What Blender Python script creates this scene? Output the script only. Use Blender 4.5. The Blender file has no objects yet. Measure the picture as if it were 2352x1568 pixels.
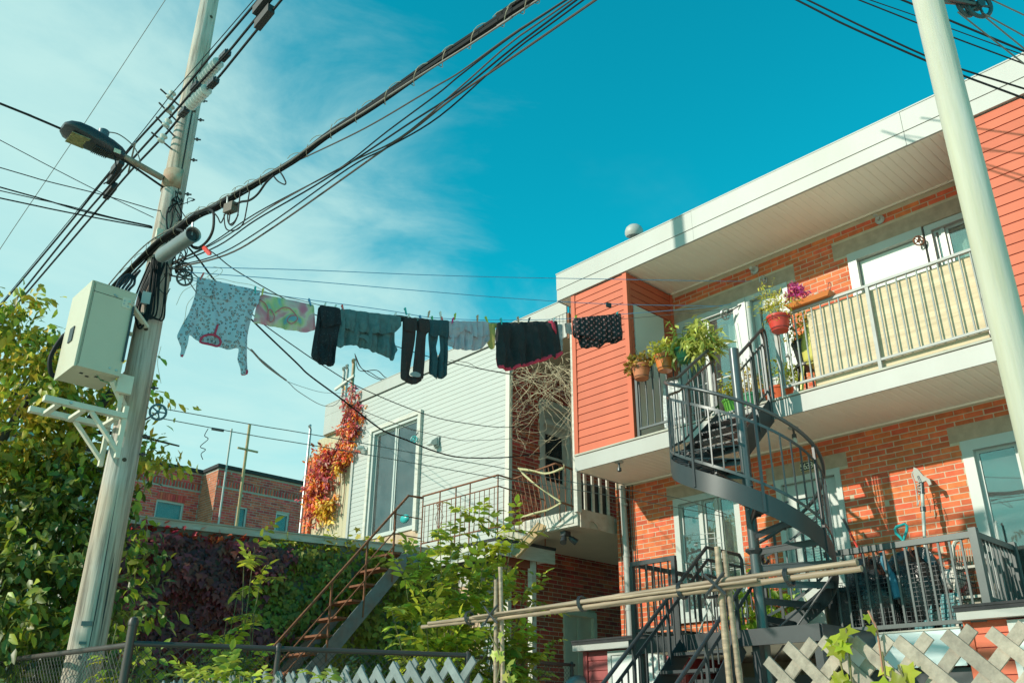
import bpy, math, random
import numpy as np
from mathutils import Vector, Matrix
from mathutils.geometry import delaunay_2d_cdt
random.seed(7); RNG = np.random.default_rng(7)
sc = bpy.context.scene
COL = sc.collection

# ---------------------------------------------------------------- camera, sky, sun, exposure
# world axes: X = from the lane towards the houses, Y = along the lane (away, to the left), Z = up
CAM_Z = 1.65
FPX = 2033.683                      # focal length for a 2352 px wide picture
AX = np.array([[0.72590925, 0.28281881, 0.62695238],
               [-0.68777089, 0.29160225, 0.66478518],
               [0.00519303, -0.9137733, 0.40619132]])
cam_d = bpy.data.cameras.new('camera'); cam = bpy.data.objects.new('camera', cam_d); COL.objects.link(cam)
rt, dn, fw = AX[:, 0], AX[:, 1], AX[:, 2]
mw = Matrix.Identity(4)
for i in range(3):
    mw[i][0] = rt[i]; mw[i][1] = -dn[i]; mw[i][2] = -fw[i]
mw[2][3] = CAM_Z
cam.matrix_world = mw
cam_d.sensor_width = 36; cam_d.lens = 36 * FPX / 2352
cam_d.clip_start = 0.05; cam_d.clip_end = 3000
sc.camera = cam

SUN_TO = Vector((-1.1, 0.40, 0.60)).normalized()       # towards the sun
sun_d = bpy.data.lights.new('sun', 'SUN'); sun = bpy.data.objects.new('sun', sun_d); COL.objects.link(sun)
sun.rotation_euler = SUN_TO.to_track_quat('Z', 'Y').to_euler()
sun_d.energy = 4.6; sun_d.angle = math.radians(0.53); sun_d.color = (1.0, 0.93, 0.78)

world = bpy.data.worlds.new('World'); sc.world = world; world.use_nodes = True
wn = world.node_tree.nodes; wl = world.node_tree.links; wn.clear()
def wnode(t, **k):
    n = wn.new(t)
    for a, b in k.items(): setattr(n, a, b)
    return n
def wmath(op, a, b=None, c=None, clamp=False):
    n = wnode('ShaderNodeMath', operation=op); n.use_clamp = clamp
    for i, v in enumerate((a, b, c)):
        if v is None: continue
        if isinstance(v, (int, float)): n.inputs[i].default_value = v
        else: wl.new(v, n.inputs[i])
    return n.outputs[0]
sky = wnode('ShaderNodeTexSky', sky_type='NISHITA'); sky.sun_disc = False
sky.sun_elevation = math.asin(SUN_TO.z); sky.sun_rotation = math.atan2(SUN_TO.x, SUN_TO.y)
sky.air_density = 1.0; sky.dust_density = 0.6; sky.ozone_density = 1.5
tint = wnode('ShaderNodeMix', data_type='RGBA', blend_type='MULTIPLY'); tint.inputs[0].default_value = 1
wl.new(sky.outputs[0], tint.inputs[6]); tint.inputs[7].default_value = (0.03, 2.5, 2.05, 1)
tc = wnode('ShaderNodeTexCoord'); sep = wnode('ShaderNodeSeparateXYZ'); wl.new(tc.outputs['Generated'], sep.inputs[0])
zz = wmath('MAXIMUM', sep.outputs[2], 0.05)
cu = wmath('DIVIDE', sep.outputs[0], zz); cv = wmath('DIVIDE', sep.outputs[1], zz)
comb = wnode('ShaderNodeCombineXYZ'); wl.new(cu, comb.inputs[0]); wl.new(cv, comb.inputs[1])
def wnoise(scale, detail, rough, dist, sx=1, sy=1, rot=0):
    mp = wnode('ShaderNodeMapping'); wl.new(comb.outputs[0], mp.inputs[0])
    mp.inputs['Scale'].default_value = (sx, sy, 1); mp.inputs['Rotation'].default_value = (0, 0, rot)
    n = wnode('ShaderNodeTexNoise'); wl.new(mp.outputs[0], n.inputs['Vector'])
    n.inputs['Scale'].default_value = scale; n.inputs['Detail'].default_value = detail
    n.inputs['Roughness'].default_value = rough; n.inputs['Distortion'].default_value = dist
    return n.outputs[0]
bank = wmath('SUBTRACT', wmath('ADD', wmath('MULTIPLY', cu, -0.53), wmath('MULTIPLY', cv, 0.85)), 0.60)
edge = wnoise(2.0, 9, 0.60, 0.45, 1.0, 1.25, 0.5)
wisp = wnoise(1.5, 8, 0.58, 0.4, 1.0, 1.5, 0.6)
far = wnoise(0.8, 6, 0.60, 0.3)
m0 = wmath('ADD', wmath('MULTIPLY', bank, 2.6), wmath('MULTIPLY', wmath('SUBTRACT', edge, 0.5), 3.0))
mr = wnode('ShaderNodeMapRange', interpolation_type='SMOOTHSTEP'); wl.new(m0, mr.inputs[0])
mr.inputs[1].default_value = -0.55; mr.inputs[2].default_value = 1.25
den = wmath('MULTIPLY', mr.outputs[0], wmath('ADD', 0.50, wmath('MULTIPLY', wisp, 0.55)), clamp=True)
# thin scattered wisps over the rest of the sky
mr2 = wnode('ShaderNodeMapRange', interpolation_type='SMOOTHSTEP'); wl.new(far, mr2.inputs[0])
mr2.inputs[1].default_value = 0.55; mr2.inputs[2].default_value = 0.85; mr2.inputs[4].default_value = 0.07
dall = wmath('MAXIMUM', den, mr2.outputs[0])
cm = wnode('ShaderNodeMix', data_type='RGBA'); wl.new(dall, cm.inputs[0]); wl.new(tint.outputs[2], cm.inputs[6])
cm.inputs[7].default_value = (6.3, 9.2, 8.6, 1)
bg = wnode('ShaderNodeBackground'); bg.inputs[1].default_value = 0.092; wl.new(cm.outputs[2], bg.inputs[0])
wo = wnode('ShaderNodeOutputWorld'); wl.new(bg.outputs[0], wo.inputs[0])
vs = sc.view_settings
vs.view_transform = 'Standard'; vs.look = 'None'; vs.gamma = 1; vs.exposure = 0.12; vs.use_curve_mapping = False
sc.cycles.use_denoising = True
sc.cycles.max_bounces = 10; sc.cycles.diffuse_bounces = 7; sc.cycles.transparent_max_bounces = 16
sc.cycles.caustics_reflective = False; sc.cycles.caustics_refractive = False

# ---------------------------------------------------------------- placing helpers (survey of the place)
def ray(px, py): return AX @ np.array([px - 1176.0, py - 784.0, FPX])
def aX(px, py, X): r = ray(px, py); p = r * (X / r[0]); p[2] += CAM_Z; return p
def aY(px, py, Y): r = ray(px, py); p = r * (Y / r[1]); p[2] += CAM_Z; return p
def aZ(px, py, Z): r = ray(px, py); p = r * ((Z - CAM_Z) / r[2]); p[2] += CAM_Z; return p
def aV(px, py, P0, P1):
    n = np.array([P1[1] - P0[1], -(P1[0] - P0[0])], float); r = ray(px, py)
    p = r * (n @ np.array(P0, float)) / (n @ r[:2]); p[2] += CAM_Z; return p
def s3(r, g, b):
    f = lambda c: (c / 12.92 if c <= 0.04045 else ((c + 0.055) / 1.055) ** 2.4)
    return (f(r / 255), f(g / 255), f(b / 255))

# ---------------------------------------------------------------- materials
MATS = {}
def mat(name, col, rough=0.6, var=0.18, scale=6.0, col2=None, c2scale=1.2, c2amt=0.5, bump=0.0, bscale=60.0, rnd=0.0,
        metal=0.0, spec=0.5, stretch=None, trans=0.0, coat=0.0, hue=0.0):
    if name in MATS: return MATS[name]
    m = bpy.data.materials.new(name); m.use_nodes = True; MATS[name] = m
    nt = m.node_tree; N = nt.nodes; L = nt.links; N.clear()
    def nd(t, **k):
        n = N.new(t)
        for a, b in k.items(): setattr(n, a, b)
        return n
    geo = nd('ShaderNodeNewGeometry'); oi = nd('ShaderNodeObjectInfo')
    vec = geo.outputs['Position']
    if stretch:
        mp = nd('ShaderNodeMapping'); L.new(vec, mp.inputs[0]); mp.inputs['Scale'].default_value = stretch; vec = mp.outputs[0]
    def noise(s, det=5, ro=0.6):
        n = nd('ShaderNodeTexNoise'); L.new(vec, n.inputs['Vector']); n.inputs['Scale'].default_value = s
        n.inputs['Detail'].default_value = det; n.inputs['Roughness'].default_value = ro; return n.outputs[0]
    c = nd('ShaderNodeRGB'); c.outputs[0].default_value = (*col, 1); cur = c.outputs[0]
    if col2 is not None:
        mx = nd('ShaderNodeMix', data_type='RGBA'); r = nd('ShaderNodeMapRange'); L.new(noise(c2scale, 6, 0.65), r.inputs[0])
        r.inputs[1].default_value = 0.5 - 0.18; r.inputs[2].default_value = 0.5 + 0.22; r.inputs[4].default_value = 1.0
        r.inputs[3].default_value = 0.0
        mu = nd('ShaderNodeMath', operation='MULTIPLY'); L.new(r.outputs[0], mu.inputs[0]); mu.inputs[1].default_value = c2amt * 2 if c2amt < .5 else 1
        mu.use_clamp = True
        L.new(mu.outputs[0], mx.inputs[0]); L.new(cur, mx.inputs[6]); mx.inputs[7].default_value = (*col2, 1); cur = mx.outputs[2]
    hs = nd('ShaderNodeHueSaturation'); L.new(cur, hs.inputs['Color'])
    v = nd('ShaderNodeMapRange'); L.new(noise(scale), v.inputs[0]); v.inputs[1].default_value = 0.25; v.inputs[2].default_value = 0.75
    v.inputs[3].default_value = 1 - var; v.inputs[4].default_value = 1 + var
    val = v.outputs[0]
    if rnd > 0 or hue > 0:
        ad = nd('ShaderNodeMath', operation='ADD'); L.new(oi.outputs['Random'], ad.inputs[0]); L.new(geo.outputs['Random Per Island'], ad.inputs[1])
        fr = nd('ShaderNodeMath', operation='FRACT'); L.new(ad.outputs[0], fr.inputs[0])
        rr = nd('ShaderNodeMapRange'); L.new(fr.outputs[0], rr.inputs[0]); rr.inputs[3].default_value = 1 - rnd; rr.inputs[4].default_value = 1 + rnd * 0.8
        mm = nd('ShaderNodeMath', operation='MULTIPLY'); L.new(val, mm.inputs[0]); L.new(rr.outputs[0], mm.inputs[1]); val = mm.outputs[0]
        if hue > 0:
            ml = nd('ShaderNodeMath', operation='MULTIPLY'); L.new(fr.outputs[0], ml.inputs[0]); ml.inputs[1].default_value = 7.31
            f2 = nd('ShaderNodeMath', operation='FRACT'); L.new(ml.outputs[0], f2.inputs[0])
            hr = nd('ShaderNodeMapRange'); L.new(f2.outputs[0], hr.inputs[0]); hr.inputs[3].default_value = 0.5 - hue; hr.inputs[4].default_value = 0.5 + hue
            L.new(hr.outputs[0], hs.inputs['Hue'])
    L.new(val, hs.inputs['Value'])
    b = nd('ShaderNodeBsdfPrincipled'); L.new(hs.outputs[0], b.inputs['Base Color'])
    b.inputs['Roughness'].default_value = rough; b.inputs['Metallic'].default_value = metal
    b.inputs['Specular IOR Level'].default_value = spec
    if coat: b.inputs['Coat Weight'].default_value = coat
    if bump > 0:
        bp = nd('ShaderNodeBump'); bp.inputs['Strength'].default_value = bump; bp.inputs['Distance'].default_value = 0.01
        L.new(noise(bscale, 4, 0.6), bp.inputs['Height']); L.new(bp.outputs[0], b.inputs['Normal'])
    out = nd('ShaderNodeOutputMaterial')
    if trans > 0:
        t = nd('ShaderNodeBsdfTranslucent'); L.new(hs.outputs[0], t.inputs[0]); ms = nd('ShaderNodeMixShader'); ms.inputs[0].default_value = trans
        L.new(b.outputs[0], ms.inputs[1]); L.new(t.outputs[0], ms.inputs[2]); L.new(ms.outputs[0], out.inputs[0])
    else: L.new(b.outputs[0], out.inputs[0])
    return m
def glass(name, tintc=(0.8, 0.9, 0.88), refl=0.08, dirt=0.10):
    if name in MATS: return MATS[name]
    m = bpy.data.materials.new(name); m.use_nodes = True; MATS[name] = m
    nt = m.node_tree; N = nt.nodes; L = nt.links; N.clear()
    tr = N.new('ShaderNodeBsdfTransparent'); tr.inputs[0].default_value = (*tintc, 1)
    df = N.new('ShaderNodeBsdfDiffuse'); df.inputs[0].default_value = (0.45, 0.47, 0.45, 1)
    no = N.new('ShaderNodeTexNoise'); no.inputs['Scale'].default_value = 3.0; no.inputs['Detail'].default_value = 6
    g0 = N.new('ShaderNodeNewGeometry'); L.new(g0.outputs['Position'], no.inputs['Vector'])
    mu = N.new('ShaderNodeMath'); mu.operation = 'MULTIPLY'; L.new(no.outputs[0], mu.inputs[0]); mu.inputs[1].default_value = dirt * 2
    m1 = N.new('ShaderNodeMixShader'); L.new(mu.outputs[0], m1.inputs[0]); L.new(tr.outputs[0], m1.inputs[1]); L.new(df.outputs[0], m1.inputs[2])
    gl = N.new('ShaderNodeBsdfGlossy'); gl.inputs['Roughness'].default_value = 0.02
    lw = N.new('ShaderNodeLayerWeight'); lw.inputs[0].default_value = 0.35
    ad = N.new('ShaderNodeMath'); ad.operation = 'ADD'; L.new(lw.outputs['Fresnel'], ad.inputs[0]); ad.inputs[1].default_value = refl; ad.use_clamp = True
    m2 = N.new('ShaderNodeMixShader'); L.new(ad.outputs[0], m2.inputs[0]); L.new(m1.outputs[0], m2.inputs[1]); L.new(gl.outputs[0], m2.inputs[2])
    o = N.new('ShaderNodeOutputMaterial'); L.new(m2.outputs[0], o.inputs[0])
    return m

WHITE = mat('white paint', (0.42, 0.44, 0.41), 0.45, 0.05, 2.0)
WHITEV = mat('white aluminium', (0.385, 0.385, 0.365), 0.5, 0.06, 3, col2=(0.345, 0.340, 0.305), c2scale=2.2, c2amt=0.4, stretch=(1, .5, .18))
SOFFIT = mat('cream soffit', (0.92, 0.85, 0.73), 0.5, 0.04, 1.5)
BRICK = mat('orange brick', (0.68, 0.150, 0.054), 0.85, 0.22, 9, bump=0.25, bscale=90, rnd=0.22, hue=0.008, col2=(0.57, 0.110, 0.042), c2scale=6, c2amt=0.5)
MORTAR = mat('mortar', (0.53, 0.42, 0.30), 0.9, 0.12, 9, bump=0.3, bscale=120)
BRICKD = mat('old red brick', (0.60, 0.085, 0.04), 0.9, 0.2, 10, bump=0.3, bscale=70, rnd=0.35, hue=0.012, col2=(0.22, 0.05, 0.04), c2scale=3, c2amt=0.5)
BRICKF = mat('far red brick', (0.60, 0.085, 0.06), 0.9, 0.15, 8, rnd=0.32, hue=0.01)
MORTARF = mat('grey mortar', (0.36, 0.34, 0.30), 0.95, 0.12, 4)
REDSID = mat('red clapboard', (0.57, 0.122, 0.056), 0.6, 0.11, 4, rnd=0.09, col2=(0.47, 0.100, 0.052), spec=.35, c2scale=2.0, c2amt=.4, stretch=(1, 1, .16))
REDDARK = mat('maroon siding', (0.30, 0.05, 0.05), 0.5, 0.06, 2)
WSIDING = mat('white clapboard', (0.40, 0.415, 0.395), 0.5, 0.035, 1.3, rnd=0.02, col2=(0.385, 0.40, 0.365), c2scale=0.7, c2amt=0.3)
CONC = mat('concrete lintel', (0.40, 0.29, 0.21), 0.9, 0.2, 8, bump=0.3, bscale=50)
PALEF = mat('light bounce floor', (0.78, 0.72, 0.62), 0.8, 0.08, 3)  # made this pale so the floors reflect light up onto the soffits
CONCL = mat('pale concrete', (0.42, 0.40, 0.34), 0.9, 0.15, 6, bump=0.3, bscale=50)
FRAME = mat('white window frame', (0.44, 0.465, 0.44), 0.4, 0.04, 3)
GREYP = mat('grey panel', (0.56, 0.53, 0.46), 0.6, 0.04, 3)
BEIGE = mat('beige boards', (0.45, 0.40, 0.27), 0.8, 0.12, 3, stretch=(1, 6, 0.4))
BLACKM = mat('black metal', (0.030, 0.035, 0.040), 0.38, 0.15, 12, spec=0.6)
GREYM = mat('dark grey metal', (0.06, 0.07, 0.074), 0.35, 0.12, 10, spec=0.6, metal=0.2)
RAILG = mat('grey rail', (0.30, 0.31, 0.30), 0.4, 0.12, 8, metal=0.3)
RUST = mat('rusty iron', (0.13, 0.055, 0.030), 0.8, 0.3, 15, col2=(0.26, 0.09, 0.035), c2scale=9, c2amt=0.5, bump=0.3, bscale=80)
RUSTB = mat('worn blue steel', (0.12, 0.19, 0.21), 0.7, 0.2, 9, col2=(0.20, 0.075, 0.035), c2scale=2.6, c2amt=0.33, bump=0.2, bscale=80)
WOODP = mat('weathered pole wood', (0.40, 0.36, 0.28), 0.85, 0.22, 16, col2=(0.28, 0.26, 0.22), c2scale=4, c2amt=0.5, bump=0.6, bscale=26, stretch=(1, 1, 0.06))
WOODG = mat('grey weathered wood', (0.37, 0.315, 0.25), 0.85, 0.3, 30, col2=(0.24, 0.21, 0.175), c2scale=6, bump=0.35, bscale=60, rnd=0.14)
WOODT = mat('shade grey fence lath', (0.17, 0.20, 0.20), 0.85, 0.2, 20, bump=0.3, bscale=60, rnd=0.14)  # bluish darkness is the farther run's shade, put into the wood colour
WOODW = mat('peeling white wood', (0.56, 0.55, 0.50), 0.8, 0.15, 6, col2=(0.36, 0.31, 0.24), c2scale=5, c2amt=0.3, stretch=(0.6, 0.6, 3))
WOODB = mat('bare plank', (0.40, 0.27, 0.14), 0.8, 0.2, 8)
PLY = mat('plywood', (0.64, 0.52, 0.35), 0.75, 0.16, 7, col2=(0.50, 0.39, 0.25), c2scale=2.5, c2amt=0.5, stretch=(1, 0.35, 4), bump=0.15, bscale=30)
BAMB = mat('bamboo', (0.37, 0.265, 0.175), 0.55, 0.35, 12, col2=(0.17, 0.125, 0.09), c2scale=9, c2amt=0.5, stretch=(6, 0.35, 6), rnd=.15)
CABLE = mat('black cable', (0.008, 0.009, 0.010), 0.6, 0.1, 5, spec=0.2)
CABLEG = mat('grey cable', (0.13, 0.13, 0.12), 0.55, 0.2, 8)
CABLEBR = mat('old brown wire', (0.06, 0.042, 0.032), 0.7, 0.2, 8)
BLUEL = mat('blue line', (0.09, 0.32, 0.55), 0.5, 0.1, 5)
ALU = mat('galvanised steel', (0.45, 0.46, 0.45), 0.4, 0.15, 8, metal=0.7)
CAB = mat('beige cabinet paint', (0.50, 0.47, 0.36), 0.4, 0.05, 2)
CABW = mat('cream steel', (0.56, 0.54, 0.44), 0.5, 0.1, 5)
PORC = mat('white porcelain', (0.50, 0.51, 0.47), 0.35, 0.05, 3)
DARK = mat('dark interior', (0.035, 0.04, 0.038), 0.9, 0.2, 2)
CURT = mat('pale curtain', (0.55, 0.55, 0.48), 0.9, 0.06, 4)
TAR = mat('black roofing', (0.03, 0.03, 0.032), 0.9, 0.3, 8)
BAG = mat('black plastic bag', (0.012, 0.013, 0.015), 0.22, 0.1, 5, bump=0.8, bscale=22, spec=0.7)
BARK = mat('dark bark', (0.060, 0.048, 0.034), 0.95, 0.3, 10, bump=0.6, bscale=30)
TWIG = mat('dry twig', (0.52, 0.42, 0.28), 0.85, 0.2, 10)
TWIGG = mat('green stem', (0.14, 0.13, 0.05), 0.8, 0.2, 10)
TERRA = mat('terracotta', (0.50, 0.17, 0.075), 0.7, 0.1, 6)
ORANGEP = mat('orange plastic pot', (0.58, 0.16, 0.035), 0.4, 0.05, 4)
REDP = mat('red plastic', (0.58, 0.045, 0.03), 0.35, 0.05, 4)
GREENP = mat('green plastic', (0.03, 0.20, 0.09), 0.4, 0.08, 4)
LIMEP = mat('lime plastic', (0.12, 0.34, 0.03), 0.4, 0.06, 4)
BLACKP = mat('black plastic', (0.025, 0.028, 0.03), 0.4, 0.1, 5)
TEALP = mat('teal plastic', (0.02, 0.36, 0.36), 0.35, 0.06, 4)
YELP = mat('yellow green plastic', (0.56, 0.52, 0.12), 0.45, 0.05, 3)
SOIL = mat('soil', (0.04, 0.03, 0.02), 0.95, 0.3, 20)
GLASS = glass('window glass')
GLASSD = glass('sliding glass', (0.72, 0.86, 0.86), 0.10, 0.12)
def leafmat(name, col, rnd=0.45, hue=0.03, tr=0.35, col2=None, c2s=1.0, rough=0.45):
    col = tuple(min(.8, c * k) for c, k in zip(col, (2.0, 1.8, 1.5)))
    if col2: col2 = tuple(min(.8, c * 1.6) for c in col2)
    return mat(name, col, rough, 0.12, 3.0, rnd=rnd, hue=hue, trans=tr, col2=col2, c2scale=c2s, c2amt=0.5)

# ---------------------------------------------------------------- objects
OFF = {}
def setp(o, parent):
    if parent is None: return o
    o.parent = parent
    off = OFF.get(parent.name)
    if off is not None: o.matrix_parent_inverse = Matrix.Translation(-off)
    return o
def tag(o, label=None, cat=None, group=None, kind=None):
    if label: o['label'] = label
    if cat: o['category'] = cat
    if group: o['group'] = group
    if kind: o['kind'] = kind
    return o
def empty(name, loc, label, cat, group=None):
    o = bpy.data.objects.new(name, None); COL.objects.link(o); o.location = Vector([float(c) for c in loc])
    o.empty_display_size = 0.1; OFF[o.name] = o.location.copy(); return tag(o, label, cat, group)
def copyp(name, mesh, mtx, parent=None):
    o = bpy.data.objects.new(name, mesh); COL.objects.link(o); setp(o, parent); o.matrix_basis = mtx; return o
def TRS(loc, scale, rot=None):
    m = Matrix.Translation(Vector([float(c) for c in loc]))
    if rot is not None: m = m @ rot.to_4x4()
    return m @ Matrix.Diagonal((*[float(c) for c in scale], 1))
def unit(v): v = np.asarray(v, float); return v / (np.linalg.norm(v) + 1e-12)
class MB:
    def __init__(s): s.v = []; s.f = []
    def add(s, v, f):
        n = len(s.v); s.v.extend([tuple(map(float, p)) for p in v]); s.f.extend([tuple(i + n for i in q) for q in f]); return s
    def box(s, x0, x1, y0, y1, z0, z1):
        return s.add([(x0, y0, z0), (x1, y0, z0), (x1, y1, z0), (x0, y1, z0), (x0, y0, z1), (x1, y0, z1), (x1, y1, z1), (x0, y1, z1)],
                     [(0, 3, 2, 1), (4, 5, 6, 7), (0, 1, 5, 4), (1, 2, 6, 5), (2, 3, 7, 6), (3, 0, 4, 7)])
    def obox(s, c, a, b, d):
        c, a, b, d = map(np.asarray, (c, a, b, d)); P = lambda i, j, k: c + i * a + j * b + k * d
        return s.add([P(-1, -1, -1), P(1, -1, -1), P(1, 1, -1), P(-1, 1, -1), P(-1, -1, 1), P(1, -1, 1), P(1, 1, 1), P(-1, 1, 1)],
                     [(0, 3, 2, 1), (4, 5, 6, 7), (0, 1, 5, 4), (1, 2, 6, 5), (2, 3, 7, 6), (3, 0, 4, 7)])
    def bar(s, p0, p1, w, h, up=(0, 0, 1)):
        p0 = np.asarray(p0, float); p1 = np.asarray(p1, float); d = p1 - p0; L = np.linalg.norm(d); d = d / L
        up = np.asarray(up, float)
        if abs(d @ up) > 0.97: up = np.array([1.0, 0, 0])
        sd = unit(np.cross(d, up)); u = np.cross(sd, d)
        return s.obox((p0 + p1) / 2, d * L / 2, sd * w / 2, u * h / 2)
    def tube(s, pts, r, n=7, cap=True, closed=False):
        pts = [np.asarray(p, float) for p in pts]; m = len(pts)
        rs = list(r) if hasattr(r, '__len__') else [r] * m
        T = []
        for i in range(m):
            a = pts[(i - 1) % m] if (i > 0 or closed) else pts[0]; b = pts[(i + 1) % m] if (i < m - 1 or closed) else pts[-1]
            T.append(unit(b - a))
        u = np.cross(T[0], [0, 0, 1.0])
        if np.linalg.norm(u) < 1e-3: u = np.cross(T[0], [1.0, 0, 0])
        u = unit(u); V = []
        for i in range(m):
            u = unit(u - T[i] * (u @ T[i])); w = np.cross(T[i], u)
            for k in range(n):
                t = 2 * math.pi * k / n; V.append(pts[i] + rs[i] * (math.cos(t) * u + math.sin(t) * w))
        F = []
        for i in range(m if closed else m - 1):
            j = (i + 1) % m
            for k in range(n):
                l = (k + 1) % n; F.append((i * n + k, i * n + l, j * n + l, j * n + k))
        if cap and not closed: F.append(tuple(range(n - 1, -1, -1))); F.append(tuple((m - 1) * n + k for k in range(n)))
        return s.add(V, F)
    def lathe(s, prof, c, n=20, axis=(0, 0, 1), cap=True):
        ax = unit(axis); u = np.cross(ax, [0, 0, 1.0])
        if np.linalg.norm(u) < 1e-3: u = np.array([1.0, 0, 0])
        u = unit(u); w = np.cross(ax, u); c = np.asarray(c, float); V = []
        for (r, z) in prof:
            for k in range(n):
                t = 2 * math.pi * k / n; V.append(c + ax * z + r * (math.cos(t) * u + math.sin(t) * w))
        F = []
        for i in range(len(prof) - 1):
            for k in range(n):
                l = (k + 1) % n; F.append((i * n + k, i * n + l, (i + 1) * n + l, (i + 1) * n + k))
        if cap: F.append(tuple(range(n - 1, -1, -1))); F.append(tuple((len(prof) - 1) * n + k for k in range(n)))
        return s.add(V, F)
    def prism(s, poly, ext):
        poly = [np.asarray(p, float) for p in poly]; e = np.asarray(ext, float); n = len(poly)
        return s.add(poly + [p + e for p in poly], [tuple(range(n - 1, -1, -1)), tuple(range(n, 2 * n))] + [(i, (i + 1) % n, n + (i + 1) % n, n + i) for i in range(n)])
    def sphere(s, c, r, n=10, m=7, sx=1, sy=1, sz=1):
        c = np.asarray(c, float); V = []; F = []
        for i in range(m + 1):
            p = math.pi * i / m
            for k in range(n):
                t = 2 * math.pi * k / n; V.append(c + r * np.array([sx * math.sin(p) * math.cos(t), sy * math.sin(p) * math.sin(t), sz * math.cos(p)]))
        for i in range(m):
            for k in range(n): l = (k + 1) % n; F.append((i * n + k, (i + 1) * n + k, (i + 1) * n + l, i * n + l))
        return s.add(V, F)
    def mesh(s, name, m, smooth=False):
        me = bpy.data.meshes.new(name); me.from_pydata(s.v, [], s.f); me.update()
        if m: me.materials.append(m)
        if smooth: me.polygons.foreach_set('use_smooth', [True] * len(me.polygons))
        return me
    def build(s, name, m, parent=None, smooth=False, label=None, cat=None, group=None, kind=None):
        o = bpy.data.objects.new(name, s.mesh(name, m, smooth)); COL.objects.link(o); setp(o, parent)
        if smooth:
            try: o.data.set_sharp_from_angle(angle=math.radians(38))
            except Exception: pass
        return tag(o, label, cat, group, kind)
def cat(pts, k=6):
    P = [np.asarray(p, float) for p in pts]
    if len(P) < 3: return P
    P = [2 * P[0] - P[1]] + P + [2 * P[-1] - P[-2]]; out = []
    for i in range(1, len(P) - 2):
        for j in range(k):
            t = j / k; a, b, c, d = P[i - 1], P[i], P[i + 1], P[i + 2]
            out.append(0.5 * (2 * b + (c - a) * t + (2 * a - 5 * b + 4 * c - d) * t * t + (3 * b - a - 3 * c + d) * t ** 3))
    out.append(P[-2]); return out
UBOX = {}
def ubox(m):
    if m.name not in UBOX: UBOX[m.name] = MB().box(-.5, .5, -.5, .5, -.5, .5).mesh('piece', m)
    return UBOX[m.name]
def bpiece(name, m, x0, x1, y0, y1, z0, z1, parent):
    return copyp(name, ubox(m), TRS(((x0 + x1) / 2, (y0 + y1) / 2, (z0 + z1) / 2), (x1 - x0, y1 - y0, z1 - z0)), parent)

# leaves -------------------------------------------------------
LEAF = {
 'ivy': (np.array([[0, 0, 0], [.05, .38, .05], [.34, .50, -.03], [.46, .26, .05], [.98, 0, -.16], [.46, -.26, .05], [.34, -.50, -.03], [.05, -.38, .05], [.3, 0, .03]]),
          [(0, 8, 1), (1, 8, 2), (2, 8, 3), (3, 8, 4), (4, 8, 5), (5, 8, 6), (6, 8, 7), (7, 8, 0)]),
 'oval': (np.array([[0, 0, 0], [.35, .24, .07], [.75, .17, .0], [1, 0, -.12], [.75, -.17, .0], [.35, -.24, .07], [.45, 0, 0]]),
          [(0, 6, 1), (1, 6, 2), (2, 6, 3), (3, 6, 4), (4, 6, 5), (5, 6, 0)]),
 'lobed': (np.array([[0, 0, 0], [-.12, .34, .06], [.22, .30, .05], [.38, .56, -.04], [.56, .22, .04], [1, 0, -.14], [.56, -.22, .04], [.38, -.56, -.04], [.22, -.30, .05], [-.12, -.34, .06], [.3, 0, .02]]),
           [(0, 10, 1), (1, 10, 2), (2, 10, 3), (3, 10, 4), (4, 10, 5), (5, 10, 6), (6, 10, 7), (7, 10, 8), (8, 10, 9), (9, 10, 0)]),
 'blade': (np.array([[0, .08, 0], [.5, .1, .12], [1, 0, -.1], [.5, -.1, .12], [0, -.08, 0]]), [(0, 4, 3, 1), (1, 3, 2)]),
}
def leaves_mesh(name, pos, dirs, nrm, size, shape, m):
    sv, sf = LEAF[shape]; n = len(pos); k = len(sv)
    d = dirs / (np.linalg.norm(dirs, axis=1, keepdims=True) + 1e-9)
    s = np.cross(nrm, d); s /= (np.linalg.norm(s, axis=1, keepdims=True) + 1e-9); u = np.cross(d, s)
    V = pos[:, None, :] + size[:, None, None] * (sv[None, :, 0:1] * d[:, None, :] + sv[None, :, 1:2] * s[:, None, :] + sv[None, :, 2:3] * u[:, None, :])
    V = V.reshape(-1, 3)
    loops = []; starts = []; tot = 0
    base = np.concatenate([np.array(f) for f in sf]); lens = [len(f) for f in sf]
    L = (base[None, :] + (np.arange(n) * k)[:, None]).reshape(-1)
    ln = np.tile(np.array(lens), n); st = np.concatenate([[0], np.cumsum(ln)[:-1]])
    me = bpy.data.meshes.new(name); me.vertices.add(len(V)); me.vertices.foreach_set('co', V.astype(np.float32).ravel())
    me.loops.add(len(L)); me.loops.foreach_set('vertex_index', L.astype(np.int32))
    me.polygons.add(len(ln)); me.polygons.foreach_set('loop_start', st.astype(np.int32)); me.polygons.foreach_set('loop_total', ln.astype(np.int32))
    me.update(calc_edges=True); me.validate(); me.materials.append(m); return me
def leaves(name, pos, dirs, nrm, size, shape, m, parent=None, label=None, cat_=None, group=None, kind=None):
    o = bpy.data.objects.new(name, leaves_mesh(name, np.asarray(pos), np.asarray(dirs), np.asarray(nrm), np.asarray(size), shape, m))
    COL.objects.link(o); setp(o, parent); return tag(o, label, cat_, group, kind)
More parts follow.
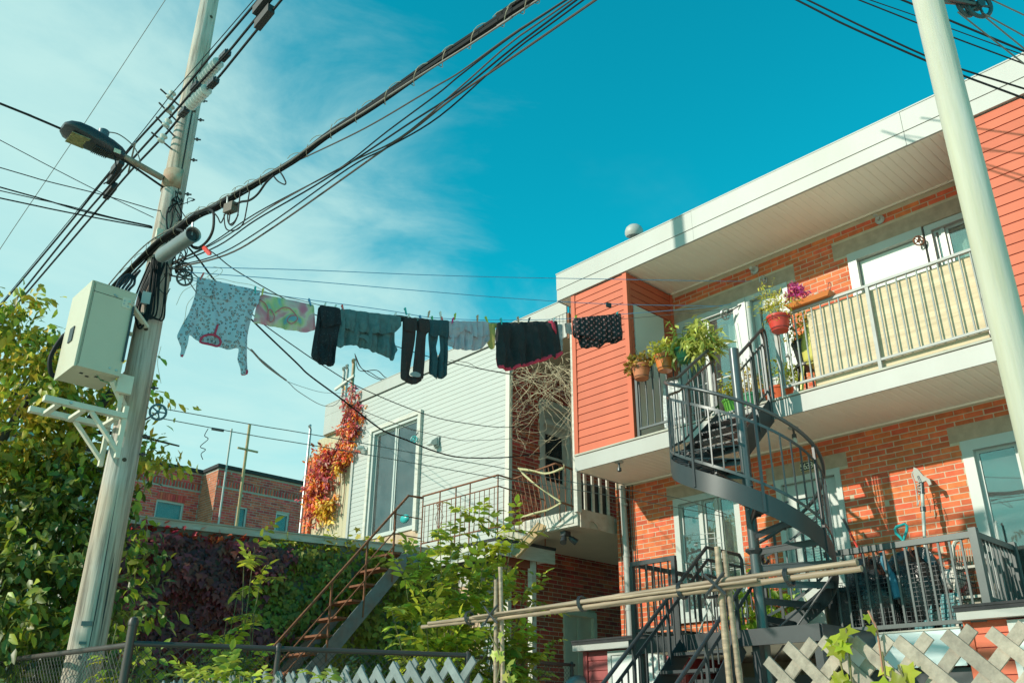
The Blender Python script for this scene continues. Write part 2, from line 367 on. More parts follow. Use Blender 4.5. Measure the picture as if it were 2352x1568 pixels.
def sprays(blobs, nspray, nleaf, size, droop=0.4, spread=0.3, shell=0.55):
    """leaf sprays filling the given ellipsoids: (centre, radii, weight)"""
    P = []; D = []; Nn = []; S = []
    w = np.array([b[2] for b in blobs], float); w /= w.sum()
    for b, ww in zip(blobs, w):
        c = np.asarray(b[0], float); r = np.asarray(b[1], float)
        for _ in range(max(1, int(nspray * ww))):
            v = unit(RNG.normal(size=3)); rad = shell + (1 - shell) * RNG.random() ** 0.6
            if RNG.random() < 0.25: rad *= 0.6
            p = c + v * r * rad; ax = unit(v * 0.8 + RNG.normal(size=3) * 0.5 + np.array([0, 0, -droop * RNG.random()]))
            L = spread * (0.5 + RNG.random())
            for j in range(nleaf):
                t = j / nleaf; q = p + ax * L * t + RNG.normal(size=3) * 0.03 * spread / 0.3
                dd = unit(ax * 0.5 + RNG.normal(size=3) * 0.7 + np.array([0, 0, -droop]))
                nn = unit(RNG.normal(size=3) * 0.55 + np.array([-0.25, -0.1, 1.0]) * 0.8)
                P.append(q); D.append(dd); Nn.append(nn); S.append(size * (0.6 + 0.7 * RNG.random()))
    return np.array(P), np.array(D), np.array(Nn), np.array(S)
def T3(i, j, cx, cy): return (588 * i + cx / 3.0026, 522.5 * j + cy / 3.0026)

# ================================================================ THE SETTING
g = MB().add([(-400, -400, 0), (400, -400, 0), (400, 400, 0), (-400, 400, 0)], [(0, 1, 2, 3)])
g.build('ground', mat('light bounce gravel', (0.86, 0.74, 0.60), 0.95, 0.06, 1.5, col2=(0.78, 0.67, 0.54), c2scale=0.6, c2amt=0.5), kind='structure')  # unseen yard, colour raised to reflect light up into soffits and shaded walls
MB().box(-3.2, 2.6, -60, 60, -0.05, 0.012).build('lane', mat('light bounce concrete lane', (0.82, 0.72, 0.60), 0.9, 0.08, 2.0, bump=0.2, bscale=30), kind='structure')  # unseen lane, brightened as a light reflector like the yard

# ================================================================ BRICK ROW HOUSE
XW = 10.25; XF = 9.15
house = empty('brick_rowhouse', (XW, 5, 0), 'orange brick row house with red clapboard bays and long white roof fascia', 'house')
def wall_holes(mb, axis, f0, f1, u0, u1, z0, z1, holes):
    us = sorted({u0, u1, *[c for h in holes for c in h[:2] if u0 < c < u1]}); zs = sorted({z0, z1, *[c for h in holes for c in h[2:] if z0 < c < z1]})
    for a, b in zip(us[:-1], us[1:]):
        for c, d in zip(zs[:-1], zs[1:]):
            if any(h[0] <= (a + b) / 2 <= h[1] and h[2] <= (c + d) / 2 <= h[3] for h in holes): continue
            if axis == 'X': mb.box(f0, f1, a, b, c, d)
            else: mb.box(a, b, f0, f1, c, d)
    return mb
def brick_rects(u0, u1, z0, z1, holes, course=0.0677, pitch=0.2125, joint=0.0115, seed=1):
    R = random.Random(seed); out = []; n = int((z1 - z0) / course)
    for r in range(n):
        a = z0 + r * course; b = a + course - joint; zc = (a + b) / 2
        iv = [(u0, u1)]
        for h in holes:
            if h[2] - 0.01 < zc < h[3] + 0.01:
                nv = []
                for p, q in iv:
                    if h[1] <= p or h[0] >= q: nv.append((p, q)); continue
                    if h[0] > p: nv.append((p, h[0]))
                    if h[1] < q: nv.append((h[1], q))
                iv = nv
        off = (r % 2) * pitch / 2 + R.uniform(-.012, .012)
        k0 = int((u0 - off) / pitch) - 1
        for k in range(k0, k0 + int((u1 - u0) / pitch) + 4):
            p = off + k * pitch + R.uniform(-.003, .003); q = p + pitch - joint
            for c, d in iv:
                pp, qq = max(p, c), min(q, d)
                if qq - pp > 0.03: out.append((pp, qq, a, b))
    return out
def lay_bricks(parent, rects, axis, face, m, depth=0.05, proud=0.0025, limit=300, seed=3, name='brick'):
    R = random.Random(seed)
    def ctr(r): return np.array([face, (r[0] + r[1]) / 2, (r[2] + r[3]) / 2 - CAM_Z]) if axis == 'X' else np.array([(r[0] + r[1]) / 2, face, (r[2] + r[3]) / 2 - CAM_Z])
    rects = sorted(rects, key=lambda r: float(np.linalg.norm(ctr(r))) - 6 * (r[1] - r[0]))
    mb = MB()
    for i, r in enumerate(rects):
        f = face - proud - R.uniform(-.002, .003)
        if i < limit:
            rot = Matrix.Rotation(R.uniform(-.006, .006), 3, 'X' if axis == 'X' else 'Y') @ Matrix.Rotation(R.uniform(-.012, .012), 3, 'Z')
            if axis == 'X': copyp(name, ubox(m), TRS((f + depth / 2, (r[0] + r[1]) / 2, (r[2] + r[3]) / 2), (depth, r[1] - r[0], r[3] - r[2]), rot), parent)
            else: copyp(name, ubox(m), TRS(((r[0] + r[1]) / 2, f + depth / 2, (r[2] + r[3]) / 2), (r[1] - r[0], depth, r[3] - r[2]), rot), parent)
        else:
            if axis == 'X': mb.box(f, f + depth, r[0], r[1], r[2], r[3])
            else: mb.box(r[0], r[1], f, f + depth, r[2], r[3])
    if mb.v: mb.build(name + 'work', m, parent, kind='stuff')
DK = 2.62                                   # lower deck level
H_UP1, H_UP2 = (5.31, 7.20, 5.30, 7.42), (2.20, 4.41, 5.30, 7.48)
L_UP1, L_UP2 = (5.18, 7.26, 7.42, 7.63), (2.10, 4.60, 7.48, 7.69)
H_LW, H_LD, H_LP = (6.42, 7.50, 3.10, 4.74), (4.95, 5.85, 2.55, 4.70), (1.75, 3.50, 2.55, 4.70)
L_LW, L_LD, L_LP = (6.30, 7.60, 4.74, 4.92), (4.84, 5.97, 4.70, 4.89), (1.65, 3.61, 4.70, 4.89)
holes = [H_UP1, H_UP2, H_LW, H_LD, H_LP]; lint = [L_UP1, L_UP2, L_LW, L_LD, L_LP]
wall = wall_holes(MB(), 'X', XW, XW + 0.22, -6.0, 8.55, 0, 8.15, holes).build('wall', MORTAR, house)
core = MB(); core.box(11.9, 17, -6, 8.55, 0, 8.15); core.box(XW + .22, 11.9, 8.45, 8.55, 0, 8.15); core.box(XW + .22, 11.9, -6, -5.9, 0, 8.15)
core.box(XW + .22, 11.9, -5.9, 8.45, 2.40, 2.56); core.box(XW + .22, 11.9, -5.9, 8.45, 5.10, 5.28); core.box(XW + .22, 11.9, -5.9, 8.45, 8.0, 8.15)
core.box(XW + .22, 11.9, 4.52, 4.62, 2.56, 8.0); core.box(XW + .22, 11.9, 6.05, 6.12, 2.56, 5.1)
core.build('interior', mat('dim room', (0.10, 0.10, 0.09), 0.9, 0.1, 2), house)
rects = brick_rects(1.5, 8.55, 2.78, 5.10, holes + lint, seed=1) + brick_rects(2.3, 7.25, 5.36, 7.93, holes + lint, seed=2)
lay_bricks(wall, rects, 'X', XW, BRICK)
for L in lint: bpiece('lintel', CONC, XW - .004, XW + .20, L[0] + .004, L[1] - .004, L[2] + .003, L[3] - .003, house)
def window(parent, y0, y1, z0, z1, x=XW, fw=0.07, mull=(), trans=(), fm=FRAME, gl=GLASS, inset=0.03, curtain=None, depth=0.09, name='window', cm_=CURT, glazing_bars=()):
    """frame between y0..y1, z0..z1; mull = Y positions of uprights, trans = Z positions of rails"""
    f = MB(); a, b = x + inset, x + inset + depth
    f.box(a - .035, b, y0, y0 + fw, z0, z1); f.box(a - .035, b, y1 - fw, y1, z0, z1)
    f.box(a - .034, b, y0 + fw, y1 - fw, z1 - fw, z1); f.box(a - .034, b, y0 + fw, y1 - fw, z0, z0 + fw)
    w = f.build(name, fm, parent)
    ys = [y0 + fw] + sorted(mull) + [y1 - fw]
    for m_ in mull: bpiece('mullion', fm, a + .002, b - .002, m_ - .022, m_ + .022, z0 + fw, z1 - fw, w)
    for t_ in trans: bpiece('transom', fm, a + .005, b - .005, y0 + fw, y1 - fw, t_ - .018, t_ + .018, w)
    for i, (p, q) in enumerate(zip(ys[:-1], ys[1:])):
        o = .012 * (i % 2)
        sh = MB(); e = .022; sf = .035; p2, q2 = p + e * (i > 0), q - e * (i < len(ys) - 2); zz0, zz1 = z0 + fw, z1 - fw
        sh.box(a + .02 + o, a + .05 + o, p2, p2 + sf, zz0, zz1); sh.box(a + .02 + o, a + .05 + o, q2 - sf, q2, zz0, zz1)
        sh.box(a + .021 + o, a + .049 + o, p2 + sf, q2 - sf, zz1 - sf, zz1); sh.box(a + .021 + o, a + .049 + o, p2 + sf, q2 - sf, zz0, zz0 + sf)
        sh.build('sash', fm, w)
        MB().box(a + .033 + o, a + .038 + o, p2 + sf, q2 - sf, zz0 + sf, zz1 - sf).build('pane', gl, w)
        for t_ in glazing_bars: bpiece('glazing_bar', fm, a + .028 + o, a + .044 + o, p2 + sf, q2 - sf, t_ - .008, t_ + .008, w)
    if curtain:
        for (cy0, cy1) in curtain:
            n = int((cy1 - cy0) / 0.02) + 2; V = []; F = []
            for i in range(n):
                yy = cy0 + (cy1 - cy0) * i / (n - 1); xx = b + .10 + .022 * math.sin(i * 1.15 + .5 * math.sin(i * .37))
                V += [(xx, yy, z0 + .03), (xx, yy, z1 - .05)]
            F = [(2 * i, 2 * i + 2, 2 * i + 3, 2 * i + 1) for i in range(n - 1)]
            MB().add(V, F).build('curtain', cm_, w)
    return w
# upper floor: patio window and door by the bay, wide panel and window at the far end of the balcony
w1 = window(house, 6.10, 7.20, 5.35, 7.42, mull=(6.72,), fw=0.10, curtain=[(6.12, 6.45)], glazing_bars=(6.85, 6.35))
post = bpiece('door_post', FRAME, XW - .03, XW + .10, 5.98, 6.098, 5.36, 7.415, house)
def door(parent, y0, y1, z0, z1, x=XW, m=FRAME, lite=None, gl=GLASS, blind=False, name='door', dm=None):
    f = MB(); fw = .075
    f.box(x - .015, x + .12, y0, y0 + fw, z0, z1); f.box(x - .015, x + .12, y1 - fw, y1, z0, z1); f.box(x - .014, x + .12, y0 + fw, y1 - fw, z1 - fw, z1)
    d = f.build(name, m, parent); dm = dm or m
    a, b = y0 + fw + .004, y1 - fw - .004; c, e = z0 + .02, z1 - fw - .004; xd = x + .055
    if lite:
        l0, l1, l2, l3 = a + lite[0], b - lite[0], c + lite[1], e - lite[2]
        s = MB(); s.box(xd, xd + .045, a, l0, c, e); s.box(xd, xd + .045, l1, b, c, e); s.box(xd + .0005, xd + .0445, l0, l1, c, l2); s.box(xd + .0005, xd + .0445, l0, l1, l3, e); s.build('leaf', dm, d)
        t = MB(); t.box(xd - .012, xd, l0 - .03, l0, l2 - .03, l3 + .03); t.box(xd - .012, xd, l1, l1 + .03, l2 - .03, l3 + .03); t.box(xd - .011, xd, l0, l1, l2 - .03, l2); t.box(xd - .011, xd, l0, l1, l3, l3 + .03); t.build('trim', dm, d)
        MB().box(xd + .02, xd + .025, l0, l1, l2, l3).build('pane', gl, d)
        if blind:
            k = 0; z = l2 + .02
            while z < l3:
                MB().obox((xd + .06, (l0 + l1) / 2, z), (0, (l1 - l0) / 2, 0), (.014, 0, .012), (.0008, 0, .001)).build('blind_slat', CURT, d); z += .032
    else: MB().box(xd, xd + .045, a, b, c, e).build('leaf', dm, d)
    MB().tube([(xd - .05, a + .06, z0 + 1.0), (xd, a + .06, z0 + 1.0)], .012, 8).sphere((xd - .06, a + .06, z0 + 1.0), .028, 8, 6).build('door_handle', ALU, d, smooth=True)
    return d
door(house, 5.31, 5.98, 5.35, 7.42, lite=(.10, .75, .16), blind=False)
# wide sunlit panel + small window beyond it
pf = MB(); pf.box(XW - .03, XW + .10, 3.42, 3.52, 5.36, 7.47); pf.box(XW - .03, XW + .10, 4.29, 4.405, 5.36, 7.47); pf.box(XW - .029, XW + .10, 3.52, 4.29, 7.36, 7.47)
pz = pf.build('panel_door', FRAME, house)
bpiece('leaf', mat('pale door', (0.60, 0.64, 0.58), 0.5, 0.04, 2), XW + .05, XW + .09, 3.53, 4.28, 5.36, 7.35, pz)
window(house, 2.25, 3.40, 6.30, 7.47, mull=(2.85, 3.20), fw=.08, curtain=[(2.3, 3.15)])
bpiece('panel', FRAME, XW + .02, XW + .10, 2.25, 3.40, 5.36, 6.295, house)
# ground floor: window, door 5633, patio door
window(house, 6.42, 7.50, 3.10, 4.74, mull=(6.80, 7.06), fw=.085, curtain=[(6.5, 7.02)])
bpiece('window_sill', WHITE, XW - .05, XW + .02, 6.38, 7.54, 3.04, 3.097, house)
door(house, 4.95, 5.85, DK - .02, 4.70, lite=(.16, .85, .20), blind=True)
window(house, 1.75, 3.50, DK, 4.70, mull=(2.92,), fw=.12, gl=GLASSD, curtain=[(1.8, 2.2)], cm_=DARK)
MB().tube([(XW + .0, 3.30, 3.45), (XW - .03, 3.30, 3.48), (XW - .03, 3.30, 3.74), (XW + .0, 3.30, 3.77)], .012, 7).build('pull_handle', WHITE, house, smooth=True)
# red clapboard bays
def planks_x(parent, face, y0, y1, z0, z1, rev, m, gap=.009, holes=(), lip=.011, name='siding_plank', back=None):
    """clapboards on a wall that faces the lane (-X)"""
    key = 'pk' + m.name
    if key not in UBOX:
        UBOX[key] = MB().add([(0, -.5, 0), (1, -.5, 0), (1, .5, 0), (0, .5, 0), (.22, -.5, 1), (1, -.5, 1), (1, .5, 1), (.22, .5, 1)],
                             [(0, 3, 2, 1), (4, 5, 6, 7), (0, 1, 5, 4), (1, 2, 6, 5), (2, 3, 7, 6), (3, 0, 4, 7)]).mesh('plank', m)
    n = int(round((z1 - z0) / rev)); rev = (z1 - z0) / n
    for i in range(n):
        a = z0 + i * rev; zc = a + rev / 2; iv = [(y0, y1)]
        for h in holes:
            if h[2] < zc < h[3]:
                nv = []
                for p, q in iv:
                    if h[0] > p: nv.append((p, min(q, h[0])))
                    if h[1] < q: nv.append((max(p, h[1]), q))
                iv = [t for t in nv if t[1] - t[0] > .02]
        for p, q in iv: copyp(name, UBOX[key], TRS((face - lip, (p + q) / 2, a + gap), (lip + .02, q - p, rev - gap)), parent)
def planks_y(parent, face, x0, x1, z0, z1, rev, m, gap=.009, holes=(), lip=.011, name='siding_plank'):
    key = 'py' + m.name
    if key not in UBOX:
        UBOX[key] = MB().add([(-.5, 0, 0), (.5, 0, 0), (.5, 1, 0), (-.5, 1, 0), (-.5, .22, 1), (.5, .22, 1), (.5, 1, 1), (-.5, 1, 1)],
                             [(0, 3, 2, 1), (4, 5, 6, 7), (0, 1, 5, 4), (1, 2, 6, 5), (2, 3, 7, 6), (3, 0, 4, 7)]).mesh('plank', m)
    n = int(round((z1 - z0) / rev)); rev = (z1 - z0) / n
    for i in range(n):
        a = z0 + i * rev; zc = a + rev / 2; iv = [(x0, x1)]
        for h in holes:
            if h[2] < zc < h[3]:
                nv = []
                for p, q in iv:
                    if h[0] > p: nv.append((p, min(q, h[0])))
                    if h[1] < q: nv.append((max(p, h[1]), q))
                iv = [t for t in nv if t[1] - t[0] > .02]
        for p, q in iv: copyp(name, UBOX[key], TRS(((p + q) / 2, face - lip, a + gap), (q - p, lip + .02, rev - gap)), parent)
REDGAP = mat('red siding groove', (0.30, 0.03, 0.03), 0.8, 0.1, 3)
bay = MB().box(XF + .03, XW - .002, 7.275, 8.36, 5.352, 7.925).build('siding_bay', REDGAP, house)
planks_x(bay, XF + .03, 7.335, 8.30, 5.36, 7.92, .117, REDSID)
for y in (7.262, 8.30): bpiece('corner_trim', REDSID, XF + .006, XF + .07, y, y + .075, 5.357, 7.92, bay)
bpiece('corner_trim', REDSID, XF + .071, XF + .09, 7.255, 7.285, 5.357, 7.92, bay)
planks_y(bay, 7.275, XF + .092, XW - .03, 5.36, 7.92, .117, REDSID, holes=[(9.29, 10.0, 5.2, 7.44)])
bpiece('corner_trim', REDSID, XW - .03, XW - .003, 7.235, 7.2745, 5.357, 7.92, bay)
bpiece('access_panel', GREYP, 9.296, 9.994, 7.255, 7.2745, 5.36, 7.435, bay)
bay2 = MB().box(XF + .03, XW - .002, -2.5, 2.555, 5.352, 7.925).build('siding_bay', REDGAP, house)
planks_x(bay2, XF + .03, -2.4, 2.50, 5.36, 7.92, .117, REDSID)
bpiece('corner_trim', REDSID, XF + .006, XF + .07, 2.50, 2.57, 5.357, 7.92, bay2)
# roof: parapet fascia in two bands, soffit slats, flat roof
roof = MB().box(XF + .02, 17, -6, 8.65, 8.16, 8.37).build('roof', WHITEV, house)
for (ya, yb, dx) in ((-6, 3.02, .0), (3.024, 6.02, .003), (6.024, 8.653, .001)):
    bpiece('parapet_board', WHITEV, XF - .022 - dx, XF + .018, ya, yb, 8.128, 8.402, roof)
    bpiece('fascia_board', WHITEV, XF - .012 - dx, XF + .018, ya, yb, 7.936, 8.122, roof)
bpiece('coping', WHITEV, XF - .03, XF + .10, -6, 8.66, 8.4025, 8.418, roof)
bpiece('end_board', WHITEV, XF + .02, 10.6, 8.655, 8.672, 7.94, 8.40, roof)
def slats(parent, x0, x1, y0, y1, z, w=.10, m=SOFFIT, name='soffit_slat', gap=.003):
    key = 'sl' + m.name
    if key not in UBOX:
        UBOX[key] = MB().add([(-.5, -.5, 1), (.5, -.5, 1), (.5, .5, 1), (-.5, .5, 1), (-.5, -.5, .3), (.5, -.5, .3), (.5, .5, .3), (-.5, .5, .3), (-.5, -.36, 0), (.5, -.36, 0), (.5, .36, 0), (-.5, .36, 0)],
                             [(0, 1, 2, 3), (8, 11, 10, 9), (0, 4, 5, 1), (4, 8, 9, 5), (2, 6, 7, 3), (6, 10, 11, 7), (1, 5, 9, 10, 6, 2), (0, 3, 7, 11, 8, 4)]).mesh('slat', m)
    n = int(round((y1 - y0) / w)); ww = (y1 - y0) / n
    for i in range(n): copyp(name, UBOX[key], TRS(((x0 + x1) / 2, y0 + (i + .5) * ww, z), (x1 - x0, ww - gap, .014)), parent)
slats(roof, XF + .02, XW - .012, 2.58, 7.255, 7.935)
bpiece('soffit_backing', SOFFIT, XF + .02, XW - .003, -2.5, 8.65, 7.951, 8.155, roof)
bpiece('soffit_trim', SOFFIT, XW - .03, XW - .008, 2.58, 7.25, 7.915, 7.9345, roof)
slats(roof, XF + .02, XW, 8.385, 8.64, 7.935)
# upper balcony
balc = MB().box(XF + .01, XW - .003, 2.56, 8.345, 5.13, 5.325).build('balcony', SOFFIT, house)
for (ya, yb, d) in ((2.555, 5.20, 0), (5.203, 8.352, .002)): bpiece('fascia_board', WHITEV, XF - .014 - d, XF + .009, ya, yb, 5.106, 5.318, balc)
bpiece('floor_edge', CONCL, XF - .03, XF + .05, 2.56, 8.36, 5.327, 5.352, balc)
bpiece('floor', PALEF, XF + .052, XW - .008, 2.56, 8.345, 5.327, 5.349, balc)
bpiece('end_board', WHITEV, XF + .012, XW - .01, 8.347, 8.362, 5.11, 5.318, balc)
slats(balc, XF + .012, XW - .012, 2.57, 8.34, 5.112, .10)
bpiece('soffit_trim', SOFFIT, XW - .028, XW - .006, 2.57, 8.34, 5.092, 5.1105, balc)
# balcony railing: short run by the bay, long run with the plywood
def rail_run(parent, y0, y1, x, zt, zb, n, m=RAILG, top=(.045, .03), br=.0105, posts=(), zf=None):
    r = MB(); r.box(x - top[0] / 2, x + top[0] / 2, y0, y1, zt - top[1], zt); r.box(x - .014, x + .014, y0, y1, zb, zb + .028)
    o = r.build('balcony_railing', m, parent)
    key = 'bal' + m.name
    if key not in UBOX: UBOX[key] = MB().tube([(0, 0, 0), (0, 0, 1)], 1.0, 8).mesh('baluster', m, True)
    for i in range(n):
        y = y0 + (y1 - y0) * (i + .5) / n
        if any(abs(y - p) < .03 for p in posts): continue
        copyp('baluster', UBOX[key], TRS((x, y, zb + .028), (br, br, zt - top[1] - zb - .028)), o)
    for p in posts: bpiece('post', m, x - .02, x + .02, p - .02, p + .02, zf or zb - .12, zt - top[1], o)
    return o
rail_run(house, 2.59, 5.03, 9.215, 6.425, 5.475, 21, posts=(5.01, 3.80, 2.61), zf=5.352, m=mat('grey steel rail', (0.29, 0.295, 0.28), 0.5, 0.15, 8))
rail_run(house, 5.93, 7.24, 9.215, 6.42, 5.475, 11, posts=(7.22, 5.95), zf=5.352, m=GREYM)
# fixtures on the house
def bulb_lamp(loc, label, nrm=(-1, 0, 0)):
    t = empty('wall_lamp', loc, label, 'lamp'); n = unit(nrm)
    MB().lathe([(.062, 0), (.062, .012), (.05, .022), (.03, .03)], loc, 20, n).build('rose', WHITE, t, True)
    e = np.asarray(loc) + n * .03
    MB().lathe([(.024, 0), (.026, .05)], e, 14, n).build('socket', WHITE, t, True); return t, e + n * .05
t, e = bulb_lamp((XW - .012, 3.90, 7.79), 'round white porcelain lamp holder on brick above the pale panel door')
MB().tube([e, e + [-.01, 0, .02], e + [-.03, .03, .03], e + [-.04, -.02, .02], e + [-.06, .02, .01], e + [-.07, -.01, .015]], .009, 7).build('bulb', PORC, t, True)
t, e = bulb_lamp((XW - .012, 5.77, 7.78), 'round white porcelain lamp holder above the upper balcony door')
MB().sphere(e + [-.02, 0, 0], .03, 10, 8).build('bulb', PORC, t, True)
def ceil_lamp(loc, label, big=False):
    t = empty('ceiling_lamp', loc, label, 'lamp')
    MB().lathe([(.065, 0), (.06, -.012), (.02, -.018)], loc, 18).build('rose', WHITE, t, True)
    MB().lathe([(.014, -.018), (.014, -.08), (.027, -.085), (.03, -.13)], loc, 14).build('socket', GREYM, t, True)
    if big: MB().lathe([(.018, -.13), (.03, -.15), (.035, -.18), (.026, -.21), (.002, -.225)], loc, 14).build('bulb', PORC, t, True)
    else: MB().lathe([(.026, -.13), (.018, -.138), (.003, -.134)], loc, 12).build('bulb', BLACKP, t, True)
p = aZ(*T3(2, 2, 738, 45), 5.112); ceil_lamp((p[0], p[1], 5.111), 'bare lamp holder under the balcony floor below the red bay')
q = aZ(1764 + 30, 522.5 + 1440 / 3, 5.112); ceil_lamp((9.6, 5.15, 5.111), 'lamp with pale bulb under the balcony floor above door 5633', True)
# roof vents
def vent(loc, r, h, label):
    t = empty('roof_vent', loc, label, 'vent'); x, y, z = loc
    MB().lathe([(r * .62, 0), (r * .62, h)], loc, 16).build('pipe', WHITEV, t, True)
    MB().lathe([(r * .6, h - .02), (r * 1.25, h - .03), (r * 1.42, h + .01), (r * 1.38, h + .06), (r * 1.15, h + .11), (r * .7, h + .145), (.003, h + .155)], loc, 20, (-.18, -.12, 1)).build('hood', WHITEV, t, True)
    MB().lathe([(r * 1.2, 0), (r * .85, .02)], loc, 16).build('collar', ALU, t, True)
vent((9.42, 7.26, 8.375), .10, .28, 'white gooseneck vent at the roof edge above the red bay')
vent((9.9, 4.08, 8.375), .11, .16, 'small weathered vent showing above the middle of the white roof edge')
# number plate 5633
pl = empty('number_plate', (XW, 5.37, 4.8), 'house number plate reading 5633 on the lintel above the door', 'number plate')
MB().box(XW - .02, XW - .005, 5.27, 5.47, 4.735, 4.865).build('border', mat('brass border', (0.55, 0.40, 0.20), 0.4, 0.05), pl)
MB().box(XW - .023, XW - .0195, 5.28, 5.46, 4.745, 4.855).build('plate', BLACKP, pl)
SEG = {'5': 'afgcd', '6': 'afgedc', '3': 'abgcd'}
for k, ch in enumerate('5633'):
    cu = bpy.data.curves.new('digit', 'FONT'); cu.body = ch; cu.size = .115; cu.extrude = .001; cu.align_x = 'CENTER'
    o = bpy.data.objects.new('digit', cu); COL.objects.link(o); setp(o, pl)
    bpy.context.view_layer.update(); me = bpy.data.meshes.new_from_object(o.evaluated_get(bpy.context.evaluated_depsgraph_get())); bpy.data.objects.remove(o); o = bpy.data.objects.new('digit', me); COL.objects.link(o); setp(o, pl); me.materials.clear(); cu = me
    cu.materials.append(mat('cream digit', (0.75, 0.70, 0.55), 0.5, 0.02) if k != 2 else mat('cream digit', (0.75, 0.70, 0.55)))
    o.matrix_basis = Matrix.Translation((XW - .0245, 5.4375 - .0445 * k, 4.76)) @ Matrix(((0, 0, -1, 0), (-1, 0, 0, 0), (0, 1, 0, 0), (0, 0, 0, 1)))
# drain pipe and conduits at the left corner of the brick wall
dp = empty('drainpipe', (10.19, 8.33, 0), 'white painted drainpipe with wires down the corner of the brick wall', 'pipe')
MB().tube(cat([(10.18, 8.36, 5.09), (10.18, 8.34, 4.2), (10.18, 8.33, 3.2), (10.18, 8.32, 1.0)], 4), .048, 14).build('pipe', WHITEV, dp, True)
for z in (4.8, 4.05, 3.3): MB().lathe([(.054, -.02), (.054, .02)], (10.18, 8.335, z), 14).build('bracket', WHITEV, dp, True)
for k, (yy, m_) in enumerate(((8.25, CABLEG), (8.20, CABLEBR), (8.43, CABLEG), (8.47, CABLEBR), (8.28, CABLE))):
    MB().tube(cat([(10.215, yy + RNG.normal() * .012, z) for z in np.linspace(5.08, 2.5, 9)], 4), .007, 6).build('conduit', m_, dp, True)

# ---------------------------------------------------------------- sheds under the balcony and the lower deck
def shed(label, y0, y1, dy, mat_, ov=(.10, .10)):
    s = empty('storage_shed', (XF, (y0 + y1) / 2, 0), label, 'shed')
    b = MB().box(XF + .03, XW - .01, y0, y1, 0, 2.66).build('wall', REDGAP, s)
    hs = [(dy[0] - .06, dy[1] + .06, -1, 2.72)] if dy else []
    planks_x(b, XF + .03, y0 + .06, y1 - .06, 1.2, 2.66, .12, mat_, holes=hs)
    for y in (y0 - .012, y1 - .06): bpiece('corner_trim', mat_, XF + .004, XF + .06, y, y + .072, 1.2, 2.66, b)
    r = MB().box(XF - .10, XW - .012, y0 - ov[0], y1 + ov[1], 2.665, 2.775).build('roof', WHITEV, s)
    bpiece('roofing', TAR, XF - .115, XW - .012, y0 - ov[0] - .02, y1 + ov[1] + .02, 2.777, 2.80, r)
    bpiece('roofing_felt', TAR, XF - .108, XF - .101, y0 - ov[0] - .01, y1 + ov[1] + .01, 2.74, 2.776, r)
    if dy:
        f = MB(); f.box(XF - .012, XF + .03, dy[0] - .055, dy[0], .9, 2.645); f.box(XF - .012, XF + .03, dy[1], dy[1] + .055, .9, 2.645); f.box(XF - .011, XF + .03, dy[0], dy[1], 2.59, 2.645)
        d = f.build('door', FRAME, s); bpiece('leaf', mat('white shed door', (0.62, 0.64, 0.62), 0.5, 0.04, 3), XF + .003, XF + .029, dy[0] + .004, dy[1] - .004, .9, 2.586, d)
    return s
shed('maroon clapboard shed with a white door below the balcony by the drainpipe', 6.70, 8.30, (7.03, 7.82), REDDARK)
shed('pale red clapboard shed behind the lattice at the near end of the deck', -2.0, 3.42, (1.6, 2.98), REDSID, (.1, .02))
deck = empty('wooden_deck', (9.0, 5, 0), 'raised deck with pale blue fascia between the two sheds', 'deck')
MB().box(8.05, XW - .01, 4.31, 6.58, 2.50, DK - .002).box(9.14, XW - .01, 3.54, 4.309, 2.50, DK - .003).build('floor', PALEF, deck)
FASB = mat('pale blue fascia', (0.50, 0.58, 0.58), 0.6, 0.06, 2)
bpiece('fascia_board', FASB, 9.11, 9.135, 3.45, 4.62, 2.27, 2.60, deck); bpiece('floor_edge', CONCL, 9.10, 9.60, 3.45, 4.30, 2.601, 2.617, deck)
bpiece('edge_beam', BLACKM, 8.02, 8.047, 4.30, 6.60, 2.47, 2.625, deck); bpiece('edge_beam', BLACKM, 8.05, 9.10, 4.285, 4.299, 2.47, 2.625, deck)
bpiece('skirting', BLACKM, 9.2, 9.22, 3.45, 6.60, 0.02, 2.26, deck)
for y in (4.38, 5.05, 6.5): bpiece('post', BLACKM, 8.10, 8.18, y - .04, y + .04, 0, 2.498, deck)
# deck railing with corner post
DRG = mat('dark grey aluminium rail', (0.085, 0.095, 0.095), 0.35, 0.1, 8, metal=0.3)
dr = empty('deck_railing', (9.18, 3.18, DK), 'dark grey aluminium railing round the near corner of the deck', 'railing')
rr_ = MB(); rr_.box(9.155, 9.205, 3.215, 4.75, 3.43, 3.49); rr_.box(9.16, 9.20, 3.215, 4.75, 2.65, 2.69); rr_.box(9.215, 10.22, 3.155, 3.205, 3.43, 3.488); rr_.box(9.215, 10.22, 3.16, 3.20, 2.84, 2.875)
rr_.build('rails', DRG, dr)
bpiece('post', DRG, 9.14, 9.214, 3.14, 3.214, 2.80, 3.52, dr); bpiece('post', DRG, 10.16, 10.225, 3.14, 3.22, 2.80, 3.52, dr)
for i in range(13): bpiece('baluster', DRG, 9.17, 9.19, 3.30 + i * .112, 3.32 + i * .112, 2.691, 3.429, dr)
for i in range(9): bpiece('baluster', DRG, 9.30 + i * .096, 9.32 + i * .096, 3.17, 3.19, 2.876, 3.429, dr)

